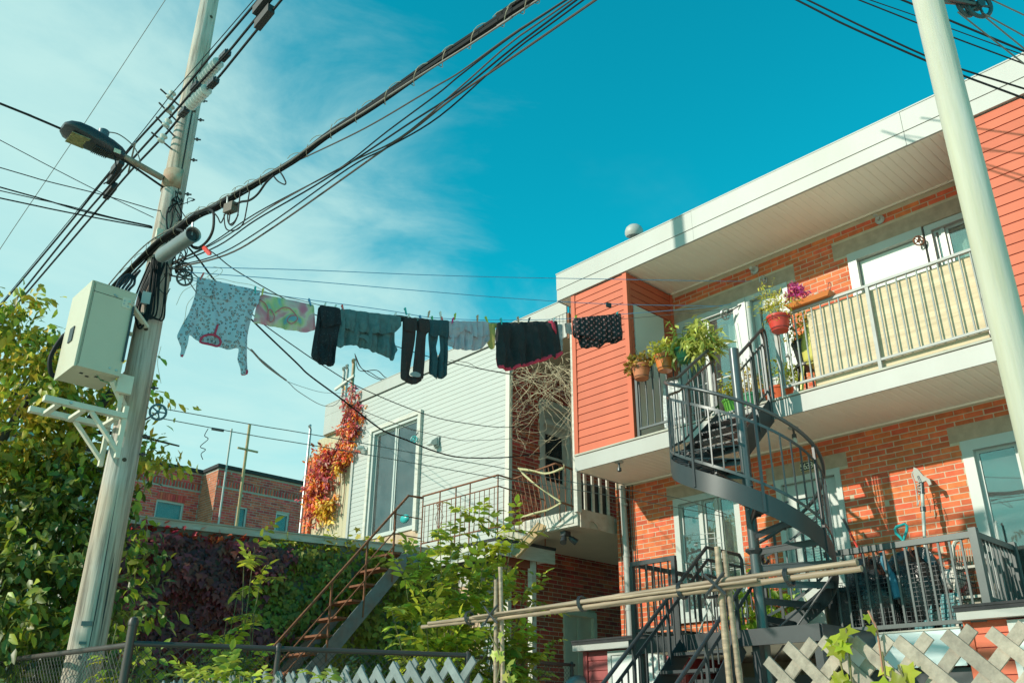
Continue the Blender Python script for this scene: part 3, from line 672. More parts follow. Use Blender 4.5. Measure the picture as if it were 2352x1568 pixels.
# ---------------------------------------------------------------- spiral staircase
C0 = np.array([8.35, 5.10]); RS = 0.80
sp = empty('spiral_staircase', (C0[0], C0[1], 0), 'black steel spiral staircase climbing from the deck to the upper balcony', 'staircase')
MB().tube([(C0[0], C0[1], 0), (C0[0], C0[1], 5.76)], .057, 18).build('centre_pole', mat('grey blue steel', (0.09, 0.105, 0.11), 0.3, 0.1, 8, metal=0.3), sp, True)
Z90 = 4.69; DZ = 0.0066
def hz(th): return Z90 - DZ * (th - 90)
def hp(th, r=RS, dz=0): t = math.radians(th); return np.array([C0[0] + r * math.cos(t), C0[1] + r * math.sin(t), hz(th) + dz])
TH1 = 404
# stringers
STR = mat('painted steel stringer', (0.035, 0.044, 0.048), 0.42, 0.12, 3, metal=0.2)
def band(pts, h0, h1, th, m, name, par):
    P = [np.asarray(p, float) for p in pts]; V = []; F = []
    for i, p in enumerate(P):
        d = unit((P[min(i + 1, len(P) - 1)] - P[max(i - 1, 0)]) * [1, 1, 0]); nrm = np.array([-d[1], d[0], 0]) * th / 2
        V += [p + nrm + [0, 0, h0], p - nrm + [0, 0, h0], p - nrm + [0, 0, h1], p + nrm + [0, 0, h1]]
    for i in range(len(P) - 1):
        for k in range(4): F.append((4 * i + k, 4 * i + (k + 1) % 4, 4 * i + 4 + (k + 1) % 4, 4 * i + 4 + k))
    F += [(3, 2, 1, 0), tuple(4 * (len(P) - 1) + k for k in range(4))]
    return MB().add(V, F).build(name, m, par, True)
arc = [hp(t) for t in np.arange(90, TH1 + 1, 6)]
topL = [np.array([9.13, C0[1] + RS, 5.33]), np.array([8.75, C0[1] + RS, 5.02])]
outer = topL + arc
band(outer, -.17, .045, .008, STR, 'stringer', sp)
topR = [np.array([9.13, C0[1] + .03, 5.33]), np.array([C0[0] + .05, C0[1] + .03, 4.70])]
band(topR, -.26, .06, .008, STR, 'stringer', sp)
# treads: straight ones, then winders
def grating(par, poly_fn, n=6):
    pass
for k in range(4):
    x1 = 9.12 - .195 * k; z = 5.35 - .165 * (k + 1); t = MB()
    for j in range(5): t.box(x1 - .20 + j * .042, x1 - .178 + j * .042, C0[1] + .05, C0[1] + RS - .01, z - .018, z)
    t.box(x1 - .205, x1 - .003, C0[1] + .36, C0[1] + .372, z - .032, z - .0185); t.box(x1 - .205, x1 - .003, C0[1] + .05, C0[1] + .062, z - .04, z - .019); t.box(x1 - .205, x1 - .003, C0[1] + RS - .03, C0[1] + RS - .018, z - .04, z - .019)
    t.build('tread', BLACKM, sp)
st = 25.0; k = 0; th = 90.0
while th < TH1 - 4:
    z = hz(th + st * .5); t = MB(); e = min(st, TH1 - th)
    for a in np.linspace(th + 1, th + e - 1, 5):
        c, s = math.cos(math.radians(a)), math.sin(math.radians(a))
        t.bar((C0[0] + .05 * c, C0[1] + .05 * s, z), (C0[0] + (RS - .01) * c, C0[1] + (RS - .01) * s, z), .024, .014)
    for r in (.22, .42, .62, .77):
        a0, a1 = math.radians(th + 1), math.radians(th + e - 1)
        t.bar((C0[0] + r * math.cos(a0), C0[1] + r * math.sin(a0), z - .016), (C0[0] + r * math.cos(a1), C0[1] + r * math.sin(a1), z - .016), .02, .018)
        if r > .3:
            for q in (.35, .7):
                aa = a0 + (a1 - a0) * q
    a0 = math.radians(th + 1)
    t.bar((C0[0] + .05 * math.cos(a0), C0[1] + .05 * math.sin(a0), z - .03), (C0[0] + (RS - .01) * math.cos(a0), C0[1] + (RS - .01) * math.sin(a0), z - .03), .012, .06)
    t.build('tread', BLACKM, sp); th += st; k += 1
# handrails, flat bars, balusters
def offs(pts, dz): return [p + [0, 0, dz] for p in pts]
out2 = [np.array([9.15, C0[1] + RS, 5.33]), np.array([8.75, C0[1] + RS, 5.02])] + [hp(t) for t in np.arange(90, TH1 - 8, 5)]
MB().tube(cat(offs(out2, .955), 2), .021, 10).build('handrail', GREYM, sp, True)
band(offs(out2, .77), -.016, .016, .008, GREYM, 'flat_bar', sp); band(offs(out2, .14), -.016, .016, .008, GREYM, 'flat_bar', sp)
hr = [(C0[0] + .06, C0[1] + .03, 5.66), (9.10, C0[1] + .03, 6.27), (9.15, C0[1] + .03, 6.27), (9.17, C0[1] + .03, 6.18), (9.17, C0[1] + .03, 5.30)]
MB().tube(hr, .02, 10).build('handrail', GREYM, sp, True)
band([np.array([C0[0] + .06, C0[1] + .03, 5.47]), np.array([9.10, C0[1] + .03, 6.08])], -.016, .016, .008, GREYM, 'flat_bar', sp)
band([np.array([C0[0] + .06, C0[1] + .03, 4.85]), np.array([9.10, C0[1] + .03, 5.47])], -.016, .016, .008, GREYM, 'flat_bar', sp)
bmesh_ = MB().box(-.5, .5, -.5, .5, 0, 1).mesh('baluster', GREYM)
bmeshd = MB().box(-.5, .5, -.5, .5, 0, 1).mesh('post', BLACKM)
def rodz(x, y, z0, z1, w, th, par, name='baluster', me=None):
    copyp(name, me or bmesh_, Matrix.Translation((x, y, z0)) @ Matrix.Rotation(th, 4, 'Z') @ Matrix.Diagonal((w, w, z1 - z0, 1)), par)
for i in range(8):
    x = C0[0] + .12 + i * .09; z = 4.66 + (x - C0[0]) * .775
    rodz(x, C0[1] + .03, z + .20, z + .85, .014, 0, sp)
rodz(8.78, C0[1] + .03, 4.86, 6.02, .03, 0, sp, 'post'); rodz(9.08, C0[1] + .03, 5.1, 6.24, .03, 0, sp, 'post')
for i in range(7):
    x = C0[0] + .10 + i * .105; z = 4.69 + (x - C0[0]) * .80
    rodz(x, C0[1] + RS, z + .14, z + .78, .014, 0, sp)
a = 94.0; i = 0
while a < TH1 - 12:
    p = hp(a)
    if i % 6 == 3: rodz(p[0], p[1], p[2] - .15, p[2] + .95, .028, math.radians(a), sp, 'post', bmeshd)
    else: rodz(p[0], p[1], p[2] + .14, p[2] + .77, .014, math.radians(a), sp)
    a += 8.5; i += 1
for (a0, z0_, a1, z1_) in ((318, -.06, 318, -.55), (300, -.1, 170, -.9)):
    p = hp(a0, RS - .02, z0_); MB().tube([p, (C0[0] + .05, C0[1], p[2] + z1_)], .011, 6).build('brace', BLACKM, sp)
MB().lathe([(.03, -.06), (.10, 0), (.10, .02)], (C0[0], C0[1], 3.44), 10).build('collar', BLACKM, sp)

# ---------------------------------------------------------------- straight black staircase from the lane side to the deck
ss = empty('straight_staircase', (7.0, 5.55, 0), 'black steel straight staircase with slim railings rising to the deck', 'staircase')
SL = 0.815
def stair_z(x): return DK - (8.05 - x) * SL
for (Y_, xt, zt) in ((5.87, 8.60, 3.62), (5.18, 8.75, 3.55)):
    xb = xt - (zt - .95) / SL
    pts = [(xb, Y_, .95), (xt, Y_, zt)] + ([(9.26, Y_, zt), (9.30, Y_, zt - .05), (9.30, Y_, zt - .3)] if Y_ > 5.5 else [])
    MB().tube(pts, .021, 10).build('handrail', BLACKM, ss, True)
    MB().bar((xb, Y_, .95 - .17), (xt, Y_, zt - .14), .008, .036).build('flat_bar', BLACKM, ss)
    if Y_ > 5.5: MB().bar((xt, Y_, zt - .14), (9.28, Y_, zt - .14), .008, .034).build('flat_bar', BLACKM, ss)
    MB().bar((xb + .1, Y_, .08), (8.05, Y_, DK - .12), .01, .22).build('stringer', BLACKM, ss)
    x = xb + .12; i = 0
    while x < xt - .05:
        zr = .95 + (x - xb) * SL
        if i % 6 == 0: rodz(x, Y_, max(0, stair_z(x) - .1), zr, .030, 0, ss, 'post', bmeshd)
        else: rodz(x, Y_, max(.02, stair_z(x)), zr - .16, .014, 0, ss, 'baluster', bmeshd)
        x += .098; i += 1
    if Y_ > 5.5:
        for x in (8.66, 8.78, 8.90, 9.02, 9.14): rodz(x, Y_, DK, zt - .14, .014, 0, ss, 'baluster', bmeshd)
for i in range(14):
    z = DK - .185 * (i + 1); x = 8.05 - .227 * (i + 1)
    if z < .1: break
    MB().box(x, x + .235, 5.19, 5.86, z - .03, z).build('tread', BLACKM, ss)
# side rail of the deck beside the stairs
r2 = empty('deck_side_railing', (8.1, 6.3, DK), 'black railing at the far side of the deck beside the straight stairs', 'railing')
MB().box(8.06, 8.10, 5.93, 6.56, 3.42, 3.47).build('rail', BLACKM, r2); MB().box(8.065, 8.095, 5.93, 6.56, 2.70, 2.735).build('rail', BLACKM, r2)
MB().box(8.11, 10.2, 6.52, 6.56, 3.42, 3.47).build('rail', BLACKM, r2); MB().box(8.11, 10.2, 6.525, 6.555, 2.70, 2.735).build('rail', BLACKM, r2)
for y in (5.93, 6.52): bpiece('post', BLACKM, 8.055, 8.105, y, y + .05, DK, 3.419, r2)
for i in range(5): bpiece('baluster', BLACKM, 8.073, 8.087, 6.03 + i * .1, 6.044 + i * .1, 2.736, 3.419, r2)
for i in range(17): bpiece('baluster', BLACKM, 8.2 + i * .115, 8.214 + i * .115, 6.533, 6.547, 2.736, 3.419, r2)
# folding drying rack in front of the window
rk = empty('drying_rack', (9.4, 6.2, DK), 'white folding wire drying rack on the deck in front of the window', 'drying rack')
for y in (5.98, 6.42):
    MB().tube([(9.0, y, DK), (9.7, y, 3.55)], .010, 6).build('leg', WHITE, rk); MB().tube([(9.7, y, DK), (9.0, y, 3.55)], .010, 6).build('leg', WHITE, rk)
    MB().tube([(8.9, y, 3.56), (9.8, y, 3.56)], .009, 6).build('side_rail', WHITE, rk)
for i in range(9): MB().tube([(8.92 + i * .108, 5.98, 3.562), (8.92 + i * .108, 6.42, 3.562)], .005, 5).build('wire', WHITE, rk)
for i in range(3): MB().tube([(8.95 + i * .1, 5.98, 3.85 - .04 * i), (8.95 + i * .1, 6.42, 3.88 - .04 * i)], .005, 5).build('wire', WHITE, rk)
MB().tube([(8.95, 5.98, 3.56), (8.95, 5.98, 3.86)], .006, 5).build('wire', WHITE, rk); MB().tube([(8.95, 6.42, 3.56), (8.95, 6.42, 3.89)], .006, 5).build('wire', WHITE, rk)
# lattice trellis leaning on the wall between window and door
tr = empty('rusty_trellis', (10.2, 6.15, DK), 'small rusty wire trellis on the brick between window and door', 'trellis')
for i in range(5): MB().tube([(10.20, 6.02 + i * .06, DK), (10.20, 6.02 + i * .06, 3.75 + .05 * (i % 3))], .006, 5).build('wire', RUST, tr)
for i in range(3): MB().tube([(10.195, 6.0, 3.15 + i * .22), (10.195, 6.28, 3.15 + i * .22)], .005, 5).build('wire', RUST, tr)

# ---------------------------------------------------------------- things on the lower deck
def bagmesh(c, r, sx, sy, sz, seed):
    R = np.random.default_rng(seed); mb = MB().sphere(c, r, 22, 14, sx, sy, sz); V = np.array(mb.v); c = np.asarray(c)
    for i in range(len(V)):
        d = V[i] - c; t = math.atan2(d[1], d[0]); q = 1 + .09 * math.sin(5 * t + 9 * d[2]) + .07 * math.sin(11 * t - 13 * d[2]) + .03 * R.normal()
        V[i] = c + d * q
    mb.v = [tuple(v) for v in V]; return mb
for i, (c, r, s, lb) in enumerate((((9.55, 4.42, 3.0), .36, (.8, .9, 1.15), 'shiny black rubbish bag bulging behind the deck rail beside the stairs'),
                                  ((9.6, 3.98, 3.02), .36, (.8, .85, 1.2), 'shiny black rubbish bag with a blue fold behind the deck rail'))):
    bagmesh(c, r, *s, i + 3).build('rubbish_bag', BAG, None, True, lb, 'rubbish bag')
MB().tube(cat([(9.26, 4.16, 3.42), (9.25, 4.13, 3.30), (9.27, 4.09, 3.15), (9.26, 4.06, 2.95)], 5), [.02] * 3 + [.035] * 6 + [.045] * 7, 8).build('blue_cloth_fold', mat('blue cloth', (0.03, 0.16, 0.24), 0.6, 0.2, 10), None, True, 'blue cloth strip hanging out between the black bags', 'cloth')
# wire crates
def crate(label, x0, x1, y0, y1, z0, z1, step=.045):
    t = empty('wire_crate', ((x0 + x1) / 2, (y0 + y1) / 2, z0), label, 'wire crate')
    def side(fn, u0, u1, nm):
        mb = MB(); n = int((u1 - u0) / step); nz = int((z1 - z0) / step)
        for i in range(n + 1): u = u0 + (u1 - u0) * i / n; mb.bar(fn(u, z0), fn(u, z1), .004, .004)
        for j in range(nz + 1): z = z0 + (z1 - z0) * j / nz; mb.bar(fn(u0, z), fn(u1, z), .005 if j % 5 else .008, .005 if j % 5 else .008)
        mb.build(nm, BLACKM, t)
    side(lambda u, z: (x0, u, z), y0, y1, 'wire_side'); side(lambda u, z: (x1, u, z), y0, y1, 'wire_side')
    side(lambda u, z: (u, y0, z), x0, x1, 'wire_side'); side(lambda u, z: (u, y1, z), x0, x1, 'wire_side')
crate('tall black wire crate standing behind the deck rail', 9.28, 9.75, 3.46, 4.05, 2.63, 3.27)
crate('low black wire crate nearest the spiral stairs', 9.24, 9.70, 4.12, 4.72, 2.63, 3.16)
# dark tote bin in the corner shaded by the stairs
MB().lathe([(.20, 0), (.24, .45), (.26, .46), (.26, .5)], (9.55, 4.78, 2.625), 16).build('black_bin', BLACKP, None, True, 'black bin in the shade beside the foot of the spiral stairs', 'bin')
# pole saw leaning on the wall
def q2(cx, cy, X): return aX(1764 + cx / 3.0026 + 0, 1045 + cy / 3.0026, X)
ps = empty('pole_saw', (9.9, 3.95, DK), 'pole saw with a grey head wrapped in white cord leaning on the brick', 'pole saw')
pb = np.array([9.78, 4.02, DK]); pt = q2(1060, 190, 10.05)
dirp = unit(pt - pb)
MB().tube([pb, pb + (pt - pb) * .66], .017, 10).build('pole', mat('grey tube', (0.42, 0.41, 0.36), 0.45, 0.06), ps, True)
MB().tube([pb + (pt - pb) * .66, pb + (pt - pb) * .96], .020, 10).build('sleeve', WHITE, ps, True)
MB().tube([pb + (pt - pb) * .80, pb + (pt - pb) * .83], .03, 10).build('clamp', GREYM, ps, True)
MB().tube([pb + (pt - pb) * .92, pt, pt + [0, .02, .08]], .024, 10).build('neck', GREYM, ps, True)
hd = pt + np.array([0, .02, .05])
MB().prism([hd + [-.02, .04, -.02], hd + [-.02, .05, .06], hd + [-.02, .03, .14], hd + [-.02, -.01, .11], hd + [-.02, -.06, .02], hd + [-.02, -.12, -.03], hd + [-.02, -.13, -.09], hd + [-.02, -.10, -.10], hd + [-.02, -.08, -.04], hd + [-.02, -.03, -.05]], (.03, 0, 0)).build('saw_head', mat('grey plastic', (0.30, 0.30, 0.27), 0.5, 0.08), ps)
for k in range(5): MB().tube([hd + [.035 * math.cos(t), .035 * math.sin(t), -.05 - .03 * k + .01 * math.sin(2 * t + k)] for t in np.linspace(0, 6.28, 14)[:-1]], .006, 6, closed=True).build('cord_wrap', WHITE, ps, True)
MB().tube(cat([hd + [0, .03, .12], hd + [-.03, .06, .05], hd + [-.03, .045, -.05], hd + [-.03, .05, -.22], hd + [-.03, .06, -.30], hd + [-.02, .03, -.24]], 5), .006, 6).build('cord', WHITE, ps, True)
MB().tube(cat([hd + [-.02, -.05, -.2], hd + [-.02, -.07, -.32], hd + [-.02, -.06, -.4]], 5), .004, 5).build('cord_end', RUST, ps, True)
# shovel with teal D handle, red broom
def dhandle(loc, label):
    t = empty('shovel', (loc[0], loc[1], DK), label, 'shovel'); c = np.asarray(loc, float)
    MB().tube([c + [0, 0, -.02], c + [0, .02, .03], c + [0, .065, .09], c + [0, .07, .13], c + [0, .05, .155], c + [0, -.05, .175], c + [0, -.07, .15], c + [0, -.06, .10], c + [0, -.02, .03]], .017, 8, closed=True).build('grip', TEALP, t, True)
    MB().tube([c + [0, 0, 0], c + [0, -.02, -.1]], .02, 10).build('ferrule', TEALP, t, True)
    MB().tube([c + [0, -.02, -.1], (c[0] - .15, c[1] - .02, DK + .05)], .014, 8).build('shaft', mat('steel shaft', (0.30, 0.30, 0.28), 0.4, 0.1), t, True)
    MB().obox((c[0] - .16, c[1] - .02, DK + .16), (0, .13, 0), (.02, 0, .16), (.004, 0, 0)).build('blade', BLACKM, t)
p = aX(*T3(3, 2, 932, 585), 9.95); dhandle((9.95, p[1], p[2]), 'shovel with a bright teal D grip standing against the sunny brick')
bt = empty('broom', (10.0, 4.88, DK), 'broom with a red and grey handle propped beside door 5633', 'broom')
pA = aX(*T3(3, 2, 520, 440), 10.0); pB = aX(*T3(3, 2, 612, 625), 9.85); dv = pB - pA
MB().tube([pA, pA + dv * .45], .016, 9).build('grip', GREYM, bt, True); MB().tube([pA + dv * .45, pA + dv * 2.2], .013, 9).build('handle', REDP, bt, True)
# folding step stool, cushions
stl = empty('step_stool', (9.7, 3.4, DK), 'cream folding step stool with ribbed treads behind the corner of the railing', 'step stool')
cream = mat('cream plastic', (0.42, 0.40, 0.34), 0.5, 0.06)
for y in (3.28, 3.56):
    MB().bar((9.36, y, DK), (9.62, y, 3.46), .03, .05).build('leg', cream, stl); MB().bar((9.95, y, DK), (9.66, y, 3.30), .03, .04).build('leg', cream, stl)
MB().tube([(9.62, 3.28, 3.44), (9.63, 3.31, 3.50), (9.64, 3.42, 3.54), (9.63, 3.53, 3.50), (9.62, 3.56, 3.44)], .022, 8).build('top_bar', cream, stl, True)
for (x, z) in ((9.46, 2.90), (9.56, 3.20)):
    MB().box(x - .07, x + .12, 3.30, 3.54, z, z + .025).build('step', cream, stl)
for i in range(9): MB().bar((9.575, 3.315 + i * .026, 3.20), (9.625, 3.315 + i * .026, 3.42), .012, .006).build('rib', mat('brown rib', (0.22, 0.18, 0.12), 0.6, 0.05), stl)
MB().sphere((9.75, 3.72, 3.10), .16, 16, 10, .9, 1.25, .75).build('red_cushion', REDP, None, True, 'red and rounded cushion lying in the deck corner', 'cushion')
MB().sphere((9.62, 3.62, 3.13), .13, 14, 9, .7, 1.0, .85).build('pale_cushion', mat('ribbed pale cloth', (0.55, 0.54, 0.50), 0.8, 0.1, 12), None, True, 'pale ribbed cushion against the red one', 'cushion')
MB().box(9.45, 9.95, 3.30, 3.95, 2.72, 2.93).build('folded_blanket', mat('grey blanket', (0.36, 0.33, 0.27), 0.9, 0.2, 20), None, False, 'grey folded blanket under the cushions', 'blanket')
for y in (3.62, 3.9): MB().obox((9.42, y, 2.80), (.01, .10, 0), (.03, 0, .17), (.006, 0, 0)).build('teal_board', mat('teal board', (0.02, 0.20, 0.22), 0.5, 0.1), None, False, ['small teal board leaning inside the wire crate by the stool', 'small teal board leaning inside the wire crate by the bags'][y > 3.7], 'board')
# leafy pot plant by the door
pp = empty('pot_plant', (9.75, 5.95, DK), 'bright green leafy pot plant on the deck between the two stairs', 'plant')
MB().lathe([(.10, 0), (.14, .26), (.15, .27), (.15, .30)], (9.75, 5.93, DK), 18).build('pot', BLACKP, pp, True)
LG = leafmat('bright pot leaves', (0.20, 0.30, 0.03), tr=.45)
P_, D_, N_, S_ = sprays([((9.72, 5.93, 3.22), (.30, .30, .30), 1), ((9.7, 5.9, 3.0), (.28, .34, .2), .7)], 60, 9, .11, .8, .22, .5)
leaves('foliage', P_, D_, N_, S_, 'oval', LG, pp)
MB().tube([(9.75, 5.93, DK + .25), (9.73, 5.93, 3.3)], .012, 6).build('stem', TWIGG, pp)

# ---------------------------------------------------------------- things on the upper balcony
pw = MB(); n = 26; V = []; F = []
for i in range(n):
    y = 2.66 + (4.60 - 2.66) * i / (n - 1); b = 5.385 + .012 * math.sin(i * 1.3) - .03 * (i > 20) * (i - 20) / 6 + .02 * math.sin(i * .35); t = 6.375 + .004 * math.sin(i * 2.1)
    for x in (9.262, 9.276): V += [(x, y, b), (x, y, t)]
for i in range(n - 1):
    a = 4 * i; F += [(a, a + 1, a + 5, a + 4), (a + 2, a + 6, a + 7, a + 3), (a + 1, a + 3, a + 7, a + 5), (a, a + 4, a + 6, a + 2)]
F += [(0, 2, 3, 1), (4 * n - 4, 4 * n - 3, 4 * n - 1, 4 * n - 2)]
ply = MB().add(V, F).build('plywood_sheet', PLY, None, False, 'weathered plywood sheet tied behind the long balcony railing', 'plywood')
def pot(c, r0, r1, h, m, par, rim=.018):
    MB().lathe([(r0 * .98, 0), (r1, h - rim * 1.6), (r1 + .010, h - rim * 1.5), (r1 + .013, h), (r1 - .006, h), (r1 - .012, h - .03)], c, 24, cap=True).build('pot', m, par, True)
    MB().lathe([(r1 - .01, h - .032), (.002, h - .022)], c, 16, cap=False).build('soil', SOIL, par, True)
def plant(name, label, c, r0, r1, h, pm, blobs, ns, nl, size, shape, lm, droop=.4, spread=.15, extra=None, ring=None):
    t = empty(name, c, label, 'plant'); pot(c, r0, r1, h, pm, t)
    c = np.asarray(c, float)
    P, D, N_, S = sprays([(c + [0, 0, h] + np.asarray(b[0]), b[1], b[2]) for b in blobs], ns, nl, size, droop, spread, .3)
    leaves('foliage', P, D, N_, S, shape, lm, t)
    for k in range(5):
        v = RNG.normal(size=3) * .5; v[2] = abs(v[2]) + .8; MB().tube(cat([c + [0, 0, h - .03], c + [v[0] * .06, v[1] * .06, h + v[2] * .08], c + [v[0] * .12, v[1] * .12, h + v[2] * .14]], 4), .004, 5).build('stem', TWIGG, t)
    if ring:
        MB().tube([c + [(r1 + .012) * math.cos(a), (r1 + .012) * math.sin(a), h * .72] for a in np.linspace(0, 6.283, 25)[:-1]], .004, 6, closed=True).build('ring', BLACKM, t)
        MB().tube([c + [(r0 + .016) * math.cos(a), (r0 + .016) * math.sin(a), h * .12] for a in np.linspace(0, 6.283, 21)[:-1]], .004, 6, closed=True).build('ring', BLACKM, t)
        for s in (-1, 1): MB().tube([c + [r1 * .7, s * r1 * .7, h * .72], c + [r1 * .75, s * r1 * .72, h * .12], (9.20, c[1] + s * .1, c[2] + h * .12), (9.20, c[1] + s * .1, 6.43)], .004, 6).build('hook', BLACKM, t)
    return t
LRUST = leafmat('rusty geranium leaves', (0.26, 0.12, 0.025), hue=.03, col2=(0.14, 0.16, 0.03), c2s=9)
LYEL = leafmat('yellow green leaves', (0.30, 0.30, 0.05), hue=.025, tr=.4)
LLIME = leafmat('lime strap leaves', (0.27, 0.31, 0.085), hue=.02, tr=.4)
LMID = leafmat('mid green leaves', (0.16, 0.22, 0.035), hue=.025, tr=.4)
p1 = aX(1473, 855, 9.06); p2 = aX(1527, 836, 9.06); p3 = aX(1571, 818, 9.06)
plant('potted_geranium', 'terracotta pot with rusty leaved plant hung on the railing beside the red bay', (9.06, p1[1], p1[2] - .10), .095, .125, .20, TERRA, [((0, .02, .07), (.15, .20, .10), 1), ((0, .16, .0), (.06, .07, .10), .4)], 60, 7, .05, 'lobed', LRUST, .1, .08, ring=1)
plant('potted_plant', 'orange plastic pot with pale trailing plant, middle of three on the railing', (9.06, p2[1], p2[2] - .10), .095, .13, .22, ORANGEP, [((0, 0, .06), (.16, .22, .09), 1), ((0, .15, .02), (.06, .07, .08), .3)], 60, 7, .05, 'lobed', LYEL, .2, .09, ring=1)
plant('spider_plant', 'green pot overflowing with long pale strap leaves on the railing', (9.06, p3[1], p3[2] - .08), .085, .115, .18, GREENP, [((0, 0, .10), (.13, .17, .11), .8), ((.02, -.24, .09), (.14, .22, .15), 1.2), ((.0, -.36, -.05), (.08, .12, .12), .4)], 105, 6, .16, 'blade', LLIME, .75, .20, ring=1)
p = aX(1790, 745, 9.06)
plant('fern_pot', 'bright red hanging pot with feathery pale fern at the gap in the balcony rail', (9.06, p[1], p[2] - .09), .10, .135, .19, REDP, [((0, 0, .14), (.13, .17, .18), 1), ((0, .10, .30), (.08, .10, .16), .6), ((0, -.1, .1), (.08, .16, .12), .4)], 110, 6, .055, 'blade', LYEL, .0, .16, ring=1)
plant('tall_weedy_plant', 'lime green ribbed pot with a weedy yellowing plant behind the spiral railing', (9.30, 5.78, 5.353), .085, .115, .20, LIMEP, [((0, 0, .18), (.10, .14, .2), 1), ((0, -.14, .15), (.09, .12, .2), .7)], 45, 6, .055, 'oval', LYEL, .1, .12)
plant('green_pot_plant', 'small green pot with dry stems standing next to the lime pot', (9.28, 5.50, 5.353), .08, .115, .19, GREENP, [((0, 0, .2), (.09, .12, .2), 1)], 30, 6, .05, 'oval', leafmat('drying leaves', (0.34, 0.26, 0.08)), .1, .12)
plant('tomato_plant', 'orange red pot with a leafy plant and red blooms on the balcony floor', (9.62, 5.30, 5.353), .13, .18, .30, mat('orange red plastic', (0.58, 0.10, 0.03), .4, .05), [((0, .05, .18), (.16, .26, .22), 1), ((0, -.2, .15), (.12, .14, .22), .6)], 70, 6, .06, 'oval', LMID, .1, .14)
t = plant('dark_pot_shrub', 'black pot with an upright shrub behind the balcony rail end', (9.50, 4.80, 5.80), .11, .15, .30, BLACKP, [((0, 0, .16), (.12, .20, .24), 1), ((0, -.18, .14), (.08, .1, .2), .4)], 70, 7, .055, 'oval', LYEL, .0, .16)
# stool under the dark pot
s_ = empty('plant_stool', (9.5, 4.8, 5.35), 'low dark stool carrying the black pot on the balcony', 'stool')
MB().lathe([(.15, 0), (.15, .03)], (9.5, 4.8, 5.765), 18).build('seat', BLACKP, s_, True)
for a in (0.8, 2.4, 3.9, 5.5): MB().tube([(9.5 + .12 * math.cos(a), 4.8 + .12 * math.sin(a), 5.764), (9.5 + .15 * math.cos(a), 4.8 + .15 * math.sin(a), 5.35)], .012, 7).build('leg', BLACKP, s_)
# yellow-green plastic chair seen from behind
ch = empty('plastic_chair', (9.42, 4.62, 5.35), 'yellow green moulded plastic chair behind the balcony rail', 'chair')
V = []; F = []; nu, nv = 9, 8
for j in range(nv):
    v = j / (nv - 1); w = .20 * (1 - .55 * max(0, v - .55) ** 1.5 * 2.2)
    for i in range(nu):
        u = -1 + 2 * i / (nu - 1); V.append((9.36 - .06 * v + .05 * u * u, 4.60 + u * w - .03 * v, 5.78 + .46 * v - .05 * u * u * v))
F = [(j * nu + i, j * nu + i + 1, (j + 1) * nu + i + 1, (j + 1) * nu + i) for j in range(nv - 1) for i in range(nu - 1)]
b = MB().add(V, F).build('backrest', YELP, ch, True); md = b.modifiers.new('th', 'SOLIDIFY'); md.thickness = .012
V = []; F = []
for j in range(7):
    v = j / 6
    for i in range(nu):
        u = -1 + 2 * i / (nu - 1); V.append((9.36 + .40 * v, 4.62 + u * (.20 + .03 * v), 5.77 - .02 * (1 - u * u) + .012 * u * u))
F = [(j * nu + i, j * nu + i + 1, (j + 1) * nu + i + 1, (j + 1) * nu + i) for j in range(6) for i in range(nu - 1)]
b = MB().add(V, F).build('seat', YELP, ch, True); md = b.modifiers.new('th', 'SOLIDIFY'); md.thickness = .012
for (x, y, dx, dy) in ((9.38, 4.44, -.06, -.04), (9.38, 4.80, -.06, .04), (9.73, 4.42, .04, -.03), (9.73, 4.82, .04, .03)): MB().bar((x, y, 5.76), (x + dx, y + dy, 5.352), .035, .022).build('leg', YELP, ch)
for s in (-1, 1): MB().tube(cat([(9.34, 4.62 + s * .19, 5.98), (9.5, 4.62 + s * .23, 6.0), (9.68, 4.62 + s * .23, 5.97), (9.72, 4.62 + s * .22, 5.8)], 4), .016, 7).build('armrest', YELP, ch, True)
# flower tray on the rail
ft = empty('flower_tray', (9.2, 4.5, 6.43), 'orange tray with purple blooms and stones on the balcony rail', 'flower tray')
MB().prism([(9.13, 4.24, 6.43), (9.13, 4.76, 6.43), (9.11, 4.80, 6.485), (9.11, 4.20, 6.485)], (.16, 0, 0)).build('tray', ORANGEP, ft)
PUR = leafmat('purple petals', (0.34, 0.06, 0.22), rnd=.4, hue=.03, tr=.35)
P, D, N_, S = sprays([((9.18, 4.63, 6.70), (.06, .07, .06), 1), ((9.18, 4.72, 6.60), (.06, .09, .07), 1), ((9.2, 4.56, 6.60), (.05, .06, .06), .6)], 70, 6, .045, .0, .03, .3)
nn = (P - np.array([9.18, 4.64, 6.64])); leaves('blooms', P, D, nn, S, 'oval', PUR, ft)
for (y, z, r, m_) in ((4.40, 6.505, .035, CONCL), (4.33, 6.50, .03, GREENP), (4.50, 6.505, .035, TERRA), (4.76, 6.505, .04, CONCL), (4.28, 6.50, .028, BLACKP)):
    MB().sphere((9.19, y, z + .005), r, 10, 7, 1, 1.2, .8).build('stone', m_, ft, True)
for k in range(8): MB().tube([(9.19, 4.66 + RNG.normal() * .05, 6.48), (9.18, 4.66 + RNG.normal() * .05, 6.66)], .003, 5).build('stem', TWIGG, ft)
MB().tube(cat([(9.19, 4.26, 6.49), (9.18, 4.23, 6.60), (9.18, 4.20, 6.58), (9.18, 4.22, 6.50)], 5), .004, 5).build('wire_hook', BLACKM, ft)
